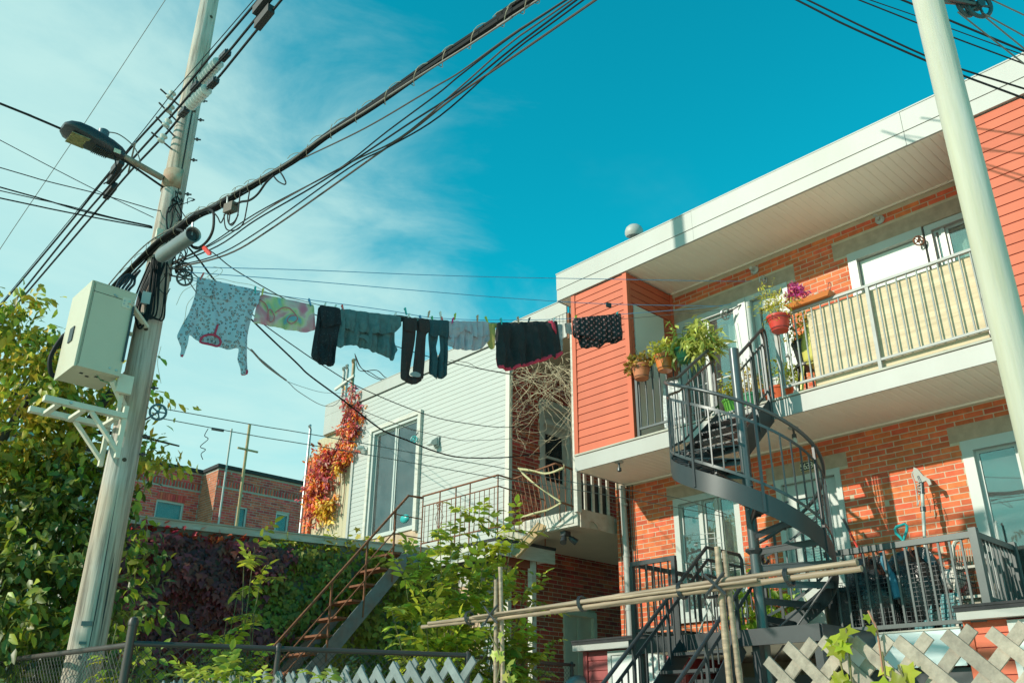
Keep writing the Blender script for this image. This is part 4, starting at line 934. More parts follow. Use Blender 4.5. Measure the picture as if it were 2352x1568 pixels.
# patterned cloth hung inside the short rail
V = []; F = []; nu, nv = 16, 12
def drape(name, label, y0, y1, z0, z1, x, m, amp=.03, k=2.5):
    V = []; nu, nv = 18, 10
    for j in range(nv):
        v = j / (nv - 1)
        for i in range(nu):
            u = i / (nu - 1); V.append((x + amp * math.sin(u * 6.28 * k + v) * (.4 + .6 * v), y0 + (y1 - y0) * (u + .05 * math.sin(v * 3)), z1 + (z0 - z1) * v * (1 + .06 * math.sin(u * 9))))
    F = [(j * nu + i, j * nu + i + 1, (j + 1) * nu + i + 1, (j + 1) * nu + i) for j in range(nv - 1) for i in range(nu - 1)]
    o = MB().add(V, F).build(name, m, None, True, label, 'cloth'); md = o.modifiers.new('th', 'SOLIDIFY'); md.thickness = .004; return o
def printmat(name, base, spots, scale, thr=.35, ring=True, extra=None, escale=12, ethr=.2, rough=.85):
    if name in MATS: return MATS[name]
    m = bpy.data.materials.new(name); m.use_nodes = True; MATS[name] = m; N = m.node_tree.nodes; L = m.node_tree.links; N.clear()
    g_ = N.new('ShaderNodeTexCoord'); v = N.new('ShaderNodeTexVoronoi'); v.inputs['Scale'].default_value = scale; L.new(g_.outputs['UV'], v.inputs['Vector'])
    nz = N.new('ShaderNodeTexNoise'); nz.inputs['Scale'].default_value = scale * 2.2; L.new(g_.outputs['UV'], nz.inputs['Vector'])
    ad = N.new('ShaderNodeMath'); ad.operation = 'MULTIPLY_ADD'; L.new(nz.outputs[0], ad.inputs[0]); ad.inputs[1].default_value = .35; L.new(v.outputs['Distance'], ad.inputs[2])
    cr = N.new('ShaderNodeValToRGB'); L.new(ad.outputs[0], cr.inputs[0]); e = cr.color_ramp.elements; cr.color_ramp.interpolation = 'CONSTANT'
    if ring:
        e[0].position = 0; e[0].color = (*(extra or base), 1); e[1].position = thr - .10; e[1].color = (*spots, 1)
        x = cr.color_ramp.elements.new(thr); x.color = (*base, 1)
    else:
        e[0].position = 0; e[0].color = (*spots, 1); e[1].position = thr; e[1].color = (*base, 1)
    b = N.new('ShaderNodeBsdfPrincipled'); L.new(cr.outputs[0], b.inputs['Base Color']); b.inputs['Roughness'].default_value = rough
    t = N.new('ShaderNodeBsdfTranslucent'); L.new(cr.outputs[0], t.inputs[0]); ms = N.new('ShaderNodeMixShader'); ms.inputs[0].default_value = .25
    L.new(b.outputs[0], ms.inputs[1]); L.new(t.outputs[0], ms.inputs[2]); o = N.new('ShaderNodeOutputMaterial'); L.new(ms.outputs[0], o.inputs[0]); return m
drape('patterned_cloth', 'white cloth with dark floral print hung inside the balcony rail', 6.55, 6.86, 5.42, 6.1, 9.34, mat('floral white cloth', (0.60, 0.62, 0.62), .9, .55, 28))

# ================================================================ WHITE HOUSE
XH = 9.70; YC = 10.36
wh = empty('white_clapboard_house', (XH, 13, 0), 'white clapboard house with rusty balcony and tall sliding door', 'house')
SLD = (12.83, 14.34, 5.05, 7.22)
WGAP = mat('dirty groove', (0.46, 0.34, 0.24), 0.9, 0.3, 6)
wcore = wall_holes(MB(), 'X', XH + .02, XH + .25, YC + .02, 15.0, 0, 8.0, [SLD])
wcore.box(XH + .25, 18, YC + .25, 16.5, 0, 4.5); wcore.box(13.2, 18, YC + .25, 16.2, 4.5, 8.0)
wc = wcore.build('wall', WGAP, wh)
planks_x(wc, XH + .02, YC + .07, 14.98, 4.30, 8.02, .0925, WSIDING, gap=.002, lip=.0085, holes=[(12.74, 14.43, 4.0, 7.30)])
planks_x(wc, XH + .02, YC + .07, 14.98, 2.2, 4.28, .13, WSIDING, gap=.002, lip=.0085, holes=[(11.0, 11.8, 0, 3.9)])
bpiece('corner_board', GREYP, XH - .012, XH + .06, YC - .03, YC + .068, 2.2, 8.0, wc)
bpiece('corner_board', WHITEV, XH - .012, XH + .06, 14.982, 15.06, 4.3, 8.0, wc)
window(wh, SLD[0], SLD[1], SLD[2], SLD[3], x=XH - .01, fw=.06, mull=(13.60,), gl=GLASSD, curtain=[(12.86, 14.30)])
cas = MB(); cas.box(XH - .05, XH + .02, 12.745, 12.828, 5.0, 7.30); cas.box(XH - .05, XH + .02, 14.345, 14.425, 5.0, 7.30); cas.box(XH - .049, XH + .02, 12.828, 14.345, 7.222, 7.30)
cas.build('door_casing', WOODW, wh)
MB().sphere((XH + .05, 13.2, 5.30), .10, 12, 8, .5, 1.3, .8).build('teal_toy', TEALP, None, True, 'teal plastic toy on the sill inside the sliding door', 'toy')
# parapet and roof
rf = MB().box(XH + .01, 18, 10.37, 16.25, 8.03, 8.2).build('roof', TAR, wh)
for ya, yb, d in ((8.96, 12.2, 0), (12.203, 16.25, .003)): bpiece('parapet_board', WHITEV, XH - .02 - d, XH + .008, ya, yb, 8.03, 8.275, rf)
bpiece('coping', WHITEV, XH - .03, XH + .2, 8.95, 16.26, 8.276, 8.29, rf)
bpiece('side_fascia', WHITEV, XH - .02, XH + .01, 15.062, 16.25, 7.60, 8.029, rf)
bpiece('side_soffit', BEIGE, XH + .012, XH + .5, 15.062, 16.25, 7.59, 7.62, rf)
bpiece('end_board', WHITEV, XH + .011, 12, 16.252, 16.27, 7.60, 8.275, rf)
# roof over the gap between the houses: ribbed front, soffit
ov = MB().box(XH + .012, 12.6, 8.97, 10.365, 7.62, 8.03).build('porch_roof', WHITEV, wh)
y = 8.97
while y < 10.33: bpiece('ribbed_board', WHITEV, XH - .012, XH + .01, y + .004, y + .072, 7.60, 8.028, ov); y += .078
bpiece('porch_soffit', mat('stained soffit', (0.42, 0.36, 0.25), .8, .1, 3), XH + .012, 12.6, 8.97, 10.34, 7.60, 7.618, ov)
bpiece('end_trim', RUST, XH + .0, XH + .04, 8.925, 8.965, 7.56, 8.02, ov)
bpiece('end_wall', WHITEV, XH + .05, 12.6, 8.93, 8.965, 7.60, 8.27, ov)
# recess at the far end: boards and brick pier
rc = MB().box(XH + .10, XH + .2, 15.0, 16.6, 0, 7.6).build('recess_wall', BEIGE, wh)
y = 15.07
while y < 16.5: bpiece('board', BEIGE, XH + .085, XH + .099, y, y + .135, 4.4, 7.58, rc); y += .14
pr_ = MB().box(XH + .005, XH + .6, 16.55, 16.88, 0, 7.18).build('brick_pier', MORTAR, wh)
lay_bricks(pr_, brick_rects(16.55, 16.88, 4.5, 7.16, [], seed=9), 'X', XH + .005, BRICK, limit=120)
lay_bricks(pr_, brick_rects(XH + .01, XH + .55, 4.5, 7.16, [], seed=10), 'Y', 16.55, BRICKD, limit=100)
bpiece('pier_cap', WHITEV, XH - .02, XH + .62, 16.53, 16.92, 7.182, 7.25, wh)
# side wall facing the gap (brick), two doors
UD, LD = (10.44, 11.26, 4.62, 7.10), (10.95, 11.75, 1.6, 3.55)
sw = wall_holes(MB(), 'Y', YC, YC + .2, XH + .062, 13.2, 0, 7.62, [UD, LD]); sw.box(XH + .3, 13.2, YC + .9, YC + 1.0, 0, 7.6)
sw = sw.build('side_wall', MORTAR, wh)
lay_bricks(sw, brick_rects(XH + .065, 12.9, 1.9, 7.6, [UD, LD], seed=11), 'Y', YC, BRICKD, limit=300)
for i in range(13): bpiece('arch_brick', BRICKD, 10.40 + i * .07, 10.462 + i * .07, YC - .012, YC + .04, 7.11 + .05 * math.sin(i / 12 * 3.14), 7.30 + .05 * math.sin(i / 12 * 3.14), sw)
ud = MB(); ud.box(UD[0], UD[0] + .09, YC - .02, YC + .1, UD[2], UD[3]); ud.box(UD[1] - .09, UD[1], YC - .02, YC + .1, UD[2], UD[3]); ud.box(UD[0] + .09, UD[1] - .09, YC - .019, YC + .1, 6.98, UD[3]); ud.box(UD[0] + .09, UD[1] - .09, YC - .018, YC + .1, 6.66, 6.74)
ud = ud.build('side_door', GREYP, wh)
dl = wall_holes(MB(), 'Y', YC + .05, YC + .09, UD[0] + .09, UD[1] - .09, UD[2], 6.66, [(UD[0] + .19, UD[1] - .19, 5.66, 6.50)]); dl.build('leaf', GREYP, ud)
MB().box(UD[0] + .19, UD[1] - .19, YC + .065, YC + .07, 5.66, 6.50).build('pane', glass('dark pane', (.35, .38, .38), .05), ud)
bpiece('transom_pane', GREYP, UD[0] + .09, UD[1] - .09, YC + .06, YC + .065, 6.74, 6.98, ud); bpiece('glazing_bar', GREYP, UD[0] + .19, UD[1] - .19, YC + .04, YC + .08, 6.06, 6.10, ud)
MB().lathe([(.06, 0), (.05, .02), (.02, .03)], (11.12, YC - .01, 6.86), 14, (0, -1, 0)).build('lamp_rose', WHITE, ud, True)
ld = MB(); ld.box(LD[0], LD[0] + .07, YC - .03, YC + .1, LD[2], LD[3]); ld.box(LD[1] - .07, LD[1], YC - .03, YC + .1, LD[2], LD[3]); ld.box(LD[0] + .07, LD[1] - .07, YC - .029, YC + .1, LD[3] - .08, LD[3])
ld = ld.build('lower_door', CABW, wh); bpiece('leaf', CABW, LD[0] + .07, LD[1] - .07, YC + .04, YC + .08, LD[2], LD[3] - .08, ld); bpiece('door_post', CABW, 11.33, 11.40, YC + .02, YC + .039, LD[2], LD[3] - .08, ld)
# gallery between the houses
gl_ = MB().box(9.50, 12.6, 8.60, 10.33, 4.42, 4.60).build('gallery', mat('gallery soffit', (0.40, 0.37, 0.29), .8, .08, 4), wh)
bpiece('gallery_floor', WOODW, 9.50, 12.6, 8.60, 10.33, 4.602, 4.65, gl_)
fb = MB(); hole = [(9.66, 4.40), (9.66, 4.47), (9.70, 4.515), (9.76, 4.52), (9.82, 4.48), (9.86, 4.43), (9.90, 4.415)]
fb.prism([(9.48, 8.578, 4.40)] + [(x, 8.578, z) for x, z in hole] + [(10.22, 8.578, 4.40), (10.22, 8.578, 4.665), (9.48, 8.578, 4.665)], (0, .018, 0)).build('perforated_fascia', mat('rust stained metal', (0.46, 0.42, 0.35), .6, .12, 8, col2=(0.30, 0.12, 0.05), c2scale=3.0, c2amt=.33), gl_)
bpiece('beam', WOODW, 9.455, 9.498, 8.62, 9.80, 4.43, 4.66, gl_); bpiece('beam', WOODW, 9.44, 9.454, 8.70, 9.50, 4.47, 4.64, gl_)
bpiece('post', WOODW, 9.36, 9.452, 8.53, 8.60, 4.60, 7.60, wh)
for i in range(4): bpiece('picket', WOODW, 9.60 + i * .17, 9.65 + i * .17, 8.60, 8.625, 4.66, 5.35, gl_)
bpiece('black_sheet', mat('black tarp', (0.02, 0.02, 0.022), .6, .2, 8), 9.54, 10.16, 8.64, 8.66, 4.68, 5.12, gl_)
MB().bar((9.05, 9.55, 4.06), (9.52, 9.30, 4.62), .20, .04, (1, 0, 1)).build('loose_plank', WOODB, None, False, 'bare plank propping the broken corner of the old balcony', 'plank')
MB().obox((9.60, 9.0, 4.38), (.06, 0, 0), (0, .05, 0), (0, 0, .03)).build('floodlight', BLACKM, None, False, 'black twin floodlight under the old gallery', 'floodlight')
fl = bpy.data.objects['floodlight']
for s, dz in ((-1, -.16), (1, -.05)): MB().lathe([(.02, 0), (.045, .05), (.05, .14)], (9.60 + s * .05, 8.98, 4.34), 12, (s * .5, -.3, -.8 if s < 0 else -.4)).build('lamp_head', BLACKM, fl, True)
# old deck in front of the white wall, with rusty railing
XD = 8.80; DZ4 = 4.30
dk = MB().box(XD, XH - .03, 9.60, 11.42, 4.14, 4.26).build('old_deck', DARK, wh)
bpiece('deck_floor', WOODW, XD - .02, XH - .03, 9.58, 11.44, 4.262, 4.285, dk); bpiece('tar_edge', TAR, XD - .035, XD - .005, 9.57, 11.44, 4.25, 4.292, dk); bpiece('tar_edge', TAR, XD - .03, 9.98, 9.562, 9.582, 4.255, 4.30, dk)
bpiece('deck_fascia', WOODW, XD - .03, XD - .001, 9.585, 11.42, 4.04, 4.249, dk); bpiece('deck_fascia', WOODW, XD, 9.98, 9.585, 9.605, 4.05, 4.254, dk)
bpiece('deck_wing', WOODW, XH - .03, 9.98, 9.605, 10.3, 4.10, 4.254, dk); bpiece('beam', mat('rust red beam', (0.22, 0.06, 0.03), .8, .2), XD + .3, XH, 9.7, 9.78, 3.96, 4.138, dk)
bpiece('post', WOODW, 9.55, 9.64, 9.66, 9.75, 0, 4.139, dk)
rl = MB(); ZT = 5.24
rl.tube([(XD, 9.62, ZT), (XD, 11.45, ZT)], .016, 8); rl.tube([(XD, 9.62, ZT - .17), (XD, 11.45, ZT - .17)], .010, 6); rl.tube([(XD, 9.62, 4.46), (XD, 11.45, 4.46)], .011, 6)
rl.tube([(XD, 9.62, ZT), (9.40, 9.62, ZT - .02)], .014, 8); rl.tube([(XD, 9.62, ZT - .17), (9.80, 9.62, ZT - .21)], .010, 6); rl.tube([(XD, 9.62, 4.46), (9.82, 9.62, 4.44)], .011, 6)
rl = rl.build('rusty_railing', RUST, wh, True)
rm = MB().tube([(0, 0, 0), (0, 0, 1)], 1, 6).mesh('baluster', RUST, True)
for i in range(16): copyp('baluster', rm, TRS((XD, 9.70 + i * .112, 4.46), (.006, .006, ZT - .17 - 4.46)), rl)
for y in (9.62, 10.26, 10.60, 11.0, 11.44): copyp('post', rm, TRS((XD, y, 4.29), (.011, .011, ZT - 4.29)), rl)
for i in range(8): copyp('baluster', rm, TRS((XD + .12 + i * .112, 9.62, 4.45), (.006, .006, .60)), rl)
copyp('post', rm, TRS((9.80, 9.62, 4.26), (.012, .012, .80)), rl)
def scroll(c, ax, r, s=1):
    return [np.asarray(c) + np.asarray(ax) * (r * (1 - t / 9.5) * math.cos(t) * s) + np.array([0, 0, r * (1 - t / 9.5) * math.sin(t)]) for t in np.linspace(0, 8, 22)]
for yy in (11.0,):
    for s in (-1, 1):
        MB().tube(scroll((XD, yy + s * .05, 5.02), (0, 1, 0), .045, s), .005, 5).build('scroll', RUST, rl); MB().tube(scroll((XD, yy + s * .05, 4.60), (0, 1, 0), .045, s), .005, 5).build('scroll', RUST, rl)
        MB().tube([(XD, yy + s * .01, 4.98), (XD, yy + s * .10, 4.82), (XD, yy + s * .01, 4.64)], .005, 5).build('scroll', RUST, rl)
for s in (-1, 1):
    for zz_ in (4.62, 4.75, 5.0): MB().tube(scroll((9.20 + s * .06, 9.62, zz_), (1, 0, 0), .05, s), .006, 5).build('scroll', RUST, rl)
# broken leaning railing panel with caution tape
bk = empty('broken_railing', (9.4, 9.3, 4.3), 'broken rusty railing panel leaning askew and tied with yellow tape', 'railing')
Zq = lambda cx, cy, X_: aX(1041.3 + .1875 * cx, 1041.3 + .1875 * cy, X_)
A0, A1, B0, B1 = Zq(725, 315, 9.15), Zq(1250, 120, 9.30), Zq(815, 840, 9.10), Zq(1330, 600, 9.28)
MB().bar(A0, A1, .03, .02).build('rail', RUST, bk); MB().bar(B0, B1, .03, .02).build('rail', RUST, bk); MB().bar(A1, A1 + np.array([.45, -.02, -.03]), .03, .02).build('rail', RUST, bk); MB().bar(B1, B1 + np.array([.35, 0, -.02]), .025, .02).build('rail', RUST, bk)
for i in range(10): t = (i + .3) / 10; MB().tube([A0 + (A1 - A0) * t, B0 + (B1 - B0) * min(1, t + .02)], .008, 6).build('baluster', RUST, bk)
for i in range(3): q0 = A1 + np.array([.08 + .13 * i, 0, -.01]); MB().tube([q0, q0 + np.array([.0, 0, -.86 + .02 * i])], .008, 6).build('baluster', RUST, bk)
TAPE = mat('yellow caution tape', (0.60, 0.55, 0.30), .5, .25, 40, trans=.3)
def ribbon(pts, w, m, name, par, tw=.0):
    P = cat(pts, 8); V = []; F = []
    for i, p in enumerate(P):
        a = tw * i; V += [p + np.array([.3 * w * math.sin(a), .2 * w * math.cos(a), w * .5]), p - np.array([.3 * w * math.sin(a), .2 * w * math.cos(a), w * .5])]
    F = [(2 * i, 2 * i + 1, 2 * i + 3, 2 * i + 2) for i in range(len(P) - 1)]
    o = MB().add(V, F).build(name, m, par, True); md = o.modifiers.new('th', 'SOLIDIFY'); md.thickness = .002; return o
tp = empty('caution_tape', (9.2, 9.3, 5.0), 'yellow caution tape looped over the broken railing', 'tape')
ribbon([Zq(790, 180, 9.12), Zq(850, 190, 9.12), Zq(980, 215, 9.14), Zq(1120, 240, 9.18), Zq(1250, 215, 9.22), Zq(1345, 175, 9.26)], .034, TAPE, 'strip', tp, .3)
ribbon([Zq(800, 180, 9.11), Zq(870, 260, 9.11), Zq(990, 370, 9.11), Zq(1130, 470, 9.13), Zq(1320, 590, 9.2)], .032, TAPE, 'strip', tp, .25)
ribbon([Zq(1320, 600, 9.2), Zq(1150, 690, 9.16), Zq(980, 735, 9.1), Zq(830, 775, 9.06)], .032, TAPE, 'strip', tp, .35)
ribbon([Zq(825, 770, 9.07), Zq(830, 830, 9.07), Zq(850, 880, 9.07)], .035, TAPE, 'strip', tp, .3); ribbon([Zq(1355, 130, 9.28), Zq(1352, 200, 9.28)], .03, TAPE, 'strip', tp, .6)
# fixtures on the white wall
p = aX(673.8 + 170, 796.3 + 236, XH)
t = empty('security_light', (XH - .02, 14.52, 6.92), 'small white twin security light left of the sliding door', 'light')
MB().lathe([(.05, 0), (.05, .04)], (XH - .005, 14.52, 6.90), 14, (-1, 0, 0)).build('base', WHITE, t, True)
MB().lathe([(.02, 0), (.05, .06), (.055, .13)], (XH - .05, 14.55, 6.92), 14, (-.5, .5, .1)).build('lamp_head', WHITE, t, True); MB().lathe([(.02, 0), (.045, .05), (.05, .10)], (XH - .05, 14.50, 6.88), 14, (-.7, -.1, -.6)).build('lamp_head', WHITE, t, True)
t = empty('vent_hood', (XH - .02, 12.28, 6.5), 'white dryer vent hood on the clapboard right of the sliding door', 'vent')
MB().prism([(XH - .012, 12.20, 6.46), (XH - .012, 12.36, 6.46), (XH - .012, 12.36, 6.66), (XH - .012, 12.20, 6.66)], (-.015, 0, 0)).build('flange', WHITE, t)
MB().prism([(XH - .03, 12.22, 6.64), (XH - .16, 12.22, 6.54), (XH - .20, 12.22, 6.47), (XH - .10, 12.22, 6.47), (XH - .03, 12.22, 6.50)], (0, .12, 0)).build('hood', WHITE, t)
# service pipes on the roof
def mast(label, pipes, bar_z=None, name='service_mast'):
    t = empty(name, pipes[0][0], label, 'mast')
    for (p0, h, r, bend, m_) in pipes:
        x, y, z = p0; MB().tube([(x, y, z), (x, y, z + h), (x - .01, y + bend * .02, z + h + .05), (x - .05, y - bend * .06, z + h + .07), (x - .09, y - bend * .10, z + h + .03)], r, 10).build('pipe', m_, t, True)
    if bar_z: MB().bar((pipes[0][0][0] - .06, pipes[0][0][1] + .22, bar_z - .03), (pipes[0][0][0] - .06, pipes[-1][0][1] - .15, bar_z + .10), .04, .06).build('cross_bar', WOODW, t)
mast('three white service pipes with a crossbar rising from the roof by the red creeper', [((9.95, 16.05, 7.9), 1.20, .035, 1, WHITEV), ((9.95, 15.92, 7.9), 1.22, .035, 1, WHITEV), ((9.95, 15.68, 7.9), 1.28, .038, 1, mat('rusty pipe', (0.36, 0.24, 0.14), .6, .2, 9))], 8.75)
mast('lone grey service pipe beside the brick pier', [((9.62, 16.70, 4.5), 3.32, .03, 1, ALU)])

# ================================================================ GARAGE with ivy
GL, GR = np.array([4.2, 13.14]), np.array([9.66, 11.84]); gd = unit(GR - GL); gn = np.array([gd[1], -gd[0]])   # gn points to the viewer
if gn[1] > 0: gn = -gn
ga = empty('garage', ((GL[0] + GR[0]) / 2, (GL[1] + GR[1]) / 2, 0), 'low grey rendered garage smothered in ivy with a flat white edged roof', 'garage')
GZ = 4.40
def gpt(t, z, off=0): q = GL + (GR - GL) * t + gn * off; return np.array([q[0], q[1], z])
b_ = -gn * 5.5
MB().prism([gpt(0, 0), gpt(1, 0), gpt(1, GZ), gpt(0, GZ)], (b_[0], b_[1], 0)).build('wall', mat('grey render', (0.20, 0.19, 0.17), .9, .2, 3, bump=.3, bscale=30), ga)
MB().prism([gpt(-.01, GZ + .002, .06), gpt(1, GZ + .002, .06), gpt(1, GZ + .10, .06), gpt(-.01, GZ + .10, .06)], (b_[0], b_[1], 0)).build('roof', WOODW, ga)
MB().prism([gpt(-.012, GZ + .102, .075), gpt(1, GZ + .102, .075), gpt(1, GZ + .125, .075), gpt(-.012, GZ + .125, .075)], (b_[0], b_[1], 0)).build('roofing', CONCL, ga)
# planter tub on the garage roof
p = aX(745, 1213, 9.0); MB().lathe([(.20, 0), (.26, .16), (.30, .17), (.30, .20)], (9.0, 14.9, GZ + .126), 20).lathe([(.19, .0), (.25, .15)], (9.0, 14.9, GZ + .13), 20).build('white_tub', WHITE, None, True, 'white oval tub on the garage roof below the creeper', 'tub')
# rusty stairs in front of the garage
rs = empty('rusty_staircase', (7.5, 11.45, 0), 'worn blue and rust steel staircase rising past the ivy to the old deck', 'staircase')
YS = 11.45
def sz(x): return 5.2 - (8.51 - x) * 1.153
for yy in (YS, YS + .72):
    MB().bar((4.9, yy, sz(4.9) - 1.02), (8.55, yy, sz(8.55) - 1.02), .012, .22).build('stringer', RUSTB, rs)
    MB().bar((8.54, yy, 4.20), (8.80, yy, 4.20), .012, .20).build('stringer', RUSTB, rs)
MB().tube([(4.9, YS, sz(4.9)), (8.51, YS, 5.2), (8.78, YS, 5.21)], .02, 9).build('handrail', RUST, rs, True)
for d in (.34, .58): MB().tube([(4.9, YS, sz(4.9) - d), (8.30, YS, sz(8.30) - d)], .011, 7).build('rail', RUST, rs, True)
for z in (4.55, 4.86): MB().tube([(8.28, YS, z), (8.79, YS, z)], .009, 6).build('rail', RUST, rs)
for x in (5.4, 6.3, 7.21, 7.78, 8.27): MB().tube([(x, YS, sz(x) - 1.12), (x, YS, sz(x))], .017, 8).build('post', RUST, rs, True)
for i in range(13): x = 8.5 - .235 * i; z = 4.27 - .262 * i; MB().box(x - .22, x, YS + .01, YS + .71, z - .03, z).build('tread', RUST, rs)

# ================================================================ FAR BRICK BUILDING
fbld = empty('far_brick_building', (12, 24.5, 0), 'distant red brick building with black roof edge and small white windows', 'building')
FH = [(9.33, 10.11, 6.80, 7.49), (11.67, 12.03, 7.0, 7.71), (12.96, 13.41, 7.0, 7.73)]
f1 = wall_holes(MB(), 'Y', 24.0, 24.3, 10.97, 15.5, 0, 8.70, FH); f1.box(10.97, 15.5, 24.8, 25.2, 0, 8.7); f1.box(10.97, 11.2, 24.3, 24.8, 0, 8.7); f1 = f1.build('wall', MORTARF, fbld)
f2 = wall_holes(MB(), 'Y', 25.0, 25.3, 3.0, 10.96, 0, 8.70, [(h[0] * 1.04, h[1] * 1.04, 7.02, 7.74) for h in FH[:1]]); f2.box(3, 10.96, 25.6, 25.9, 0, 8.7); f2 = f2.build('wall', MORTARF, fbld)
FH2 = (9.33 * 1.042, 10.11 * 1.042, 7.02, 7.74)
DENT = (8.18, 8.36)
lay_bricks(f1, brick_rects(10.98, 15.0, 6.9, 8.69, FH + [(10.9, 15.5, *DENT)], course=.073, seed=21), 'Y', 24.0, BRICKF, limit=300)
lay_bricks(f2, brick_rects(8.3, 10.95, 6.9, 8.69, [FH2, (3, 10.96, *DENT)], course=.073, seed=22), 'Y', 25.0, BRICKF, limit=300)
lay_bricks(f1, brick_rects(24.0, 25.0, 6.6, 8.69, [], course=.073, seed=23), 'X', 10.97, mat('sunlit far brick', (0.42, 0.13, 0.06), .9, .12, 8, rnd=.2), limit=150)
x = 11.0
while x < 15.0: bpiece('dentil', BRICKF, x, x + .05, 23.965, 24.02, DENT[0] + .01, DENT[1] - .01, f1); x += .095
x = 8.3
while x < 10.9: bpiece('dentil', BRICKF, x, x + .05, 24.965, 25.02, DENT[0] + .01, DENT[1] - .01, f2); x += .095
MB().box(10.90, 15.6, 23.90, 25.3, 8.702, 8.80).build('roof_edge', TAR, fbld); MB().box(2.9, 10.895, 24.90, 25.9, 8.702, 8.80).build('roof_edge', TAR, fbld)
def ywin(h, y, par):
    f = MB(); a, b, c, d = h; w = .05
    f.box(a, a + w, y + .03, y + .12, c, d); f.box(b - w, b, y + .03, y + .12, c, d); f.box(a + w, b - w, y + .031, y + .12, d - w, d); f.box(a + w, b - w, y + .031, y + .12, c, c + w)
    o = f.build('window', FRAME, par); MB().box(a + w, b - w, y + .07, y + .08, c + w, d - w).build('pane', glass('far pane', (.8, .88, .88), .0, .2), o); MB().box(a - .02, b + .02, y + .25, y + .27, c, d).build('blind', mat('grey blind', (.40, .42, .40), .8, .1), o)
for h in FH[1:]: ywin(h, 24.0, fbld)
ywin(FH2, 25.0, fbld)
for i in range(11): bpiece('arch_brick', BRICKF, FH2[0] + i * .075, FH2[0] + .065 + i * .075, 24.975, 25.03, 7.75, 7.95, fbld)
MB().tube([(11.15, 23.9, 5), (11.15, 23.9, 9.9)], .03, 8).build('pale_mast', WHITEV, None, True, 'slim pale mast in front of the distant brick building', 'mast')
um = empty('timber_mast', (11.55, 23.7, 0), 'thin brown timber mast with a crossarm before the distant brick building', 'mast')
MB().tube([(11.60, 23.7, 0), (11.60, 23.7, 10.1)], .045, 8).build('post', WOODB, um, True); MB().bar((11.3, 23.66, 9.3), (11.95, 23.66, 9.3), .05, .05).build('crossarm', WOODB, um)
fh = empty('pale_gabled_house', (6.5, 27, 0), 'pale house gable half hidden behind the big tree', 'house')
MB().prism([(4.4, 26.5, 0), (8.1, 26.5, 0), (8.1, 26.5, 8.0), (6.3, 26.5, 8.9), (4.4, 26.5, 8.0)], (0, 6, 0)).build('wall', BRICKF, fh)
MB().prism([(3.9, 26.2, 7.9), (6.3, 26.2, 9.05), (8.5, 26.2, 7.95), (8.5, 26.2, 8.25), (6.3, 26.2, 9.35), (3.9, 26.2, 8.2)], (0, 6.5, 0)).build('roof', CONCL, fh)

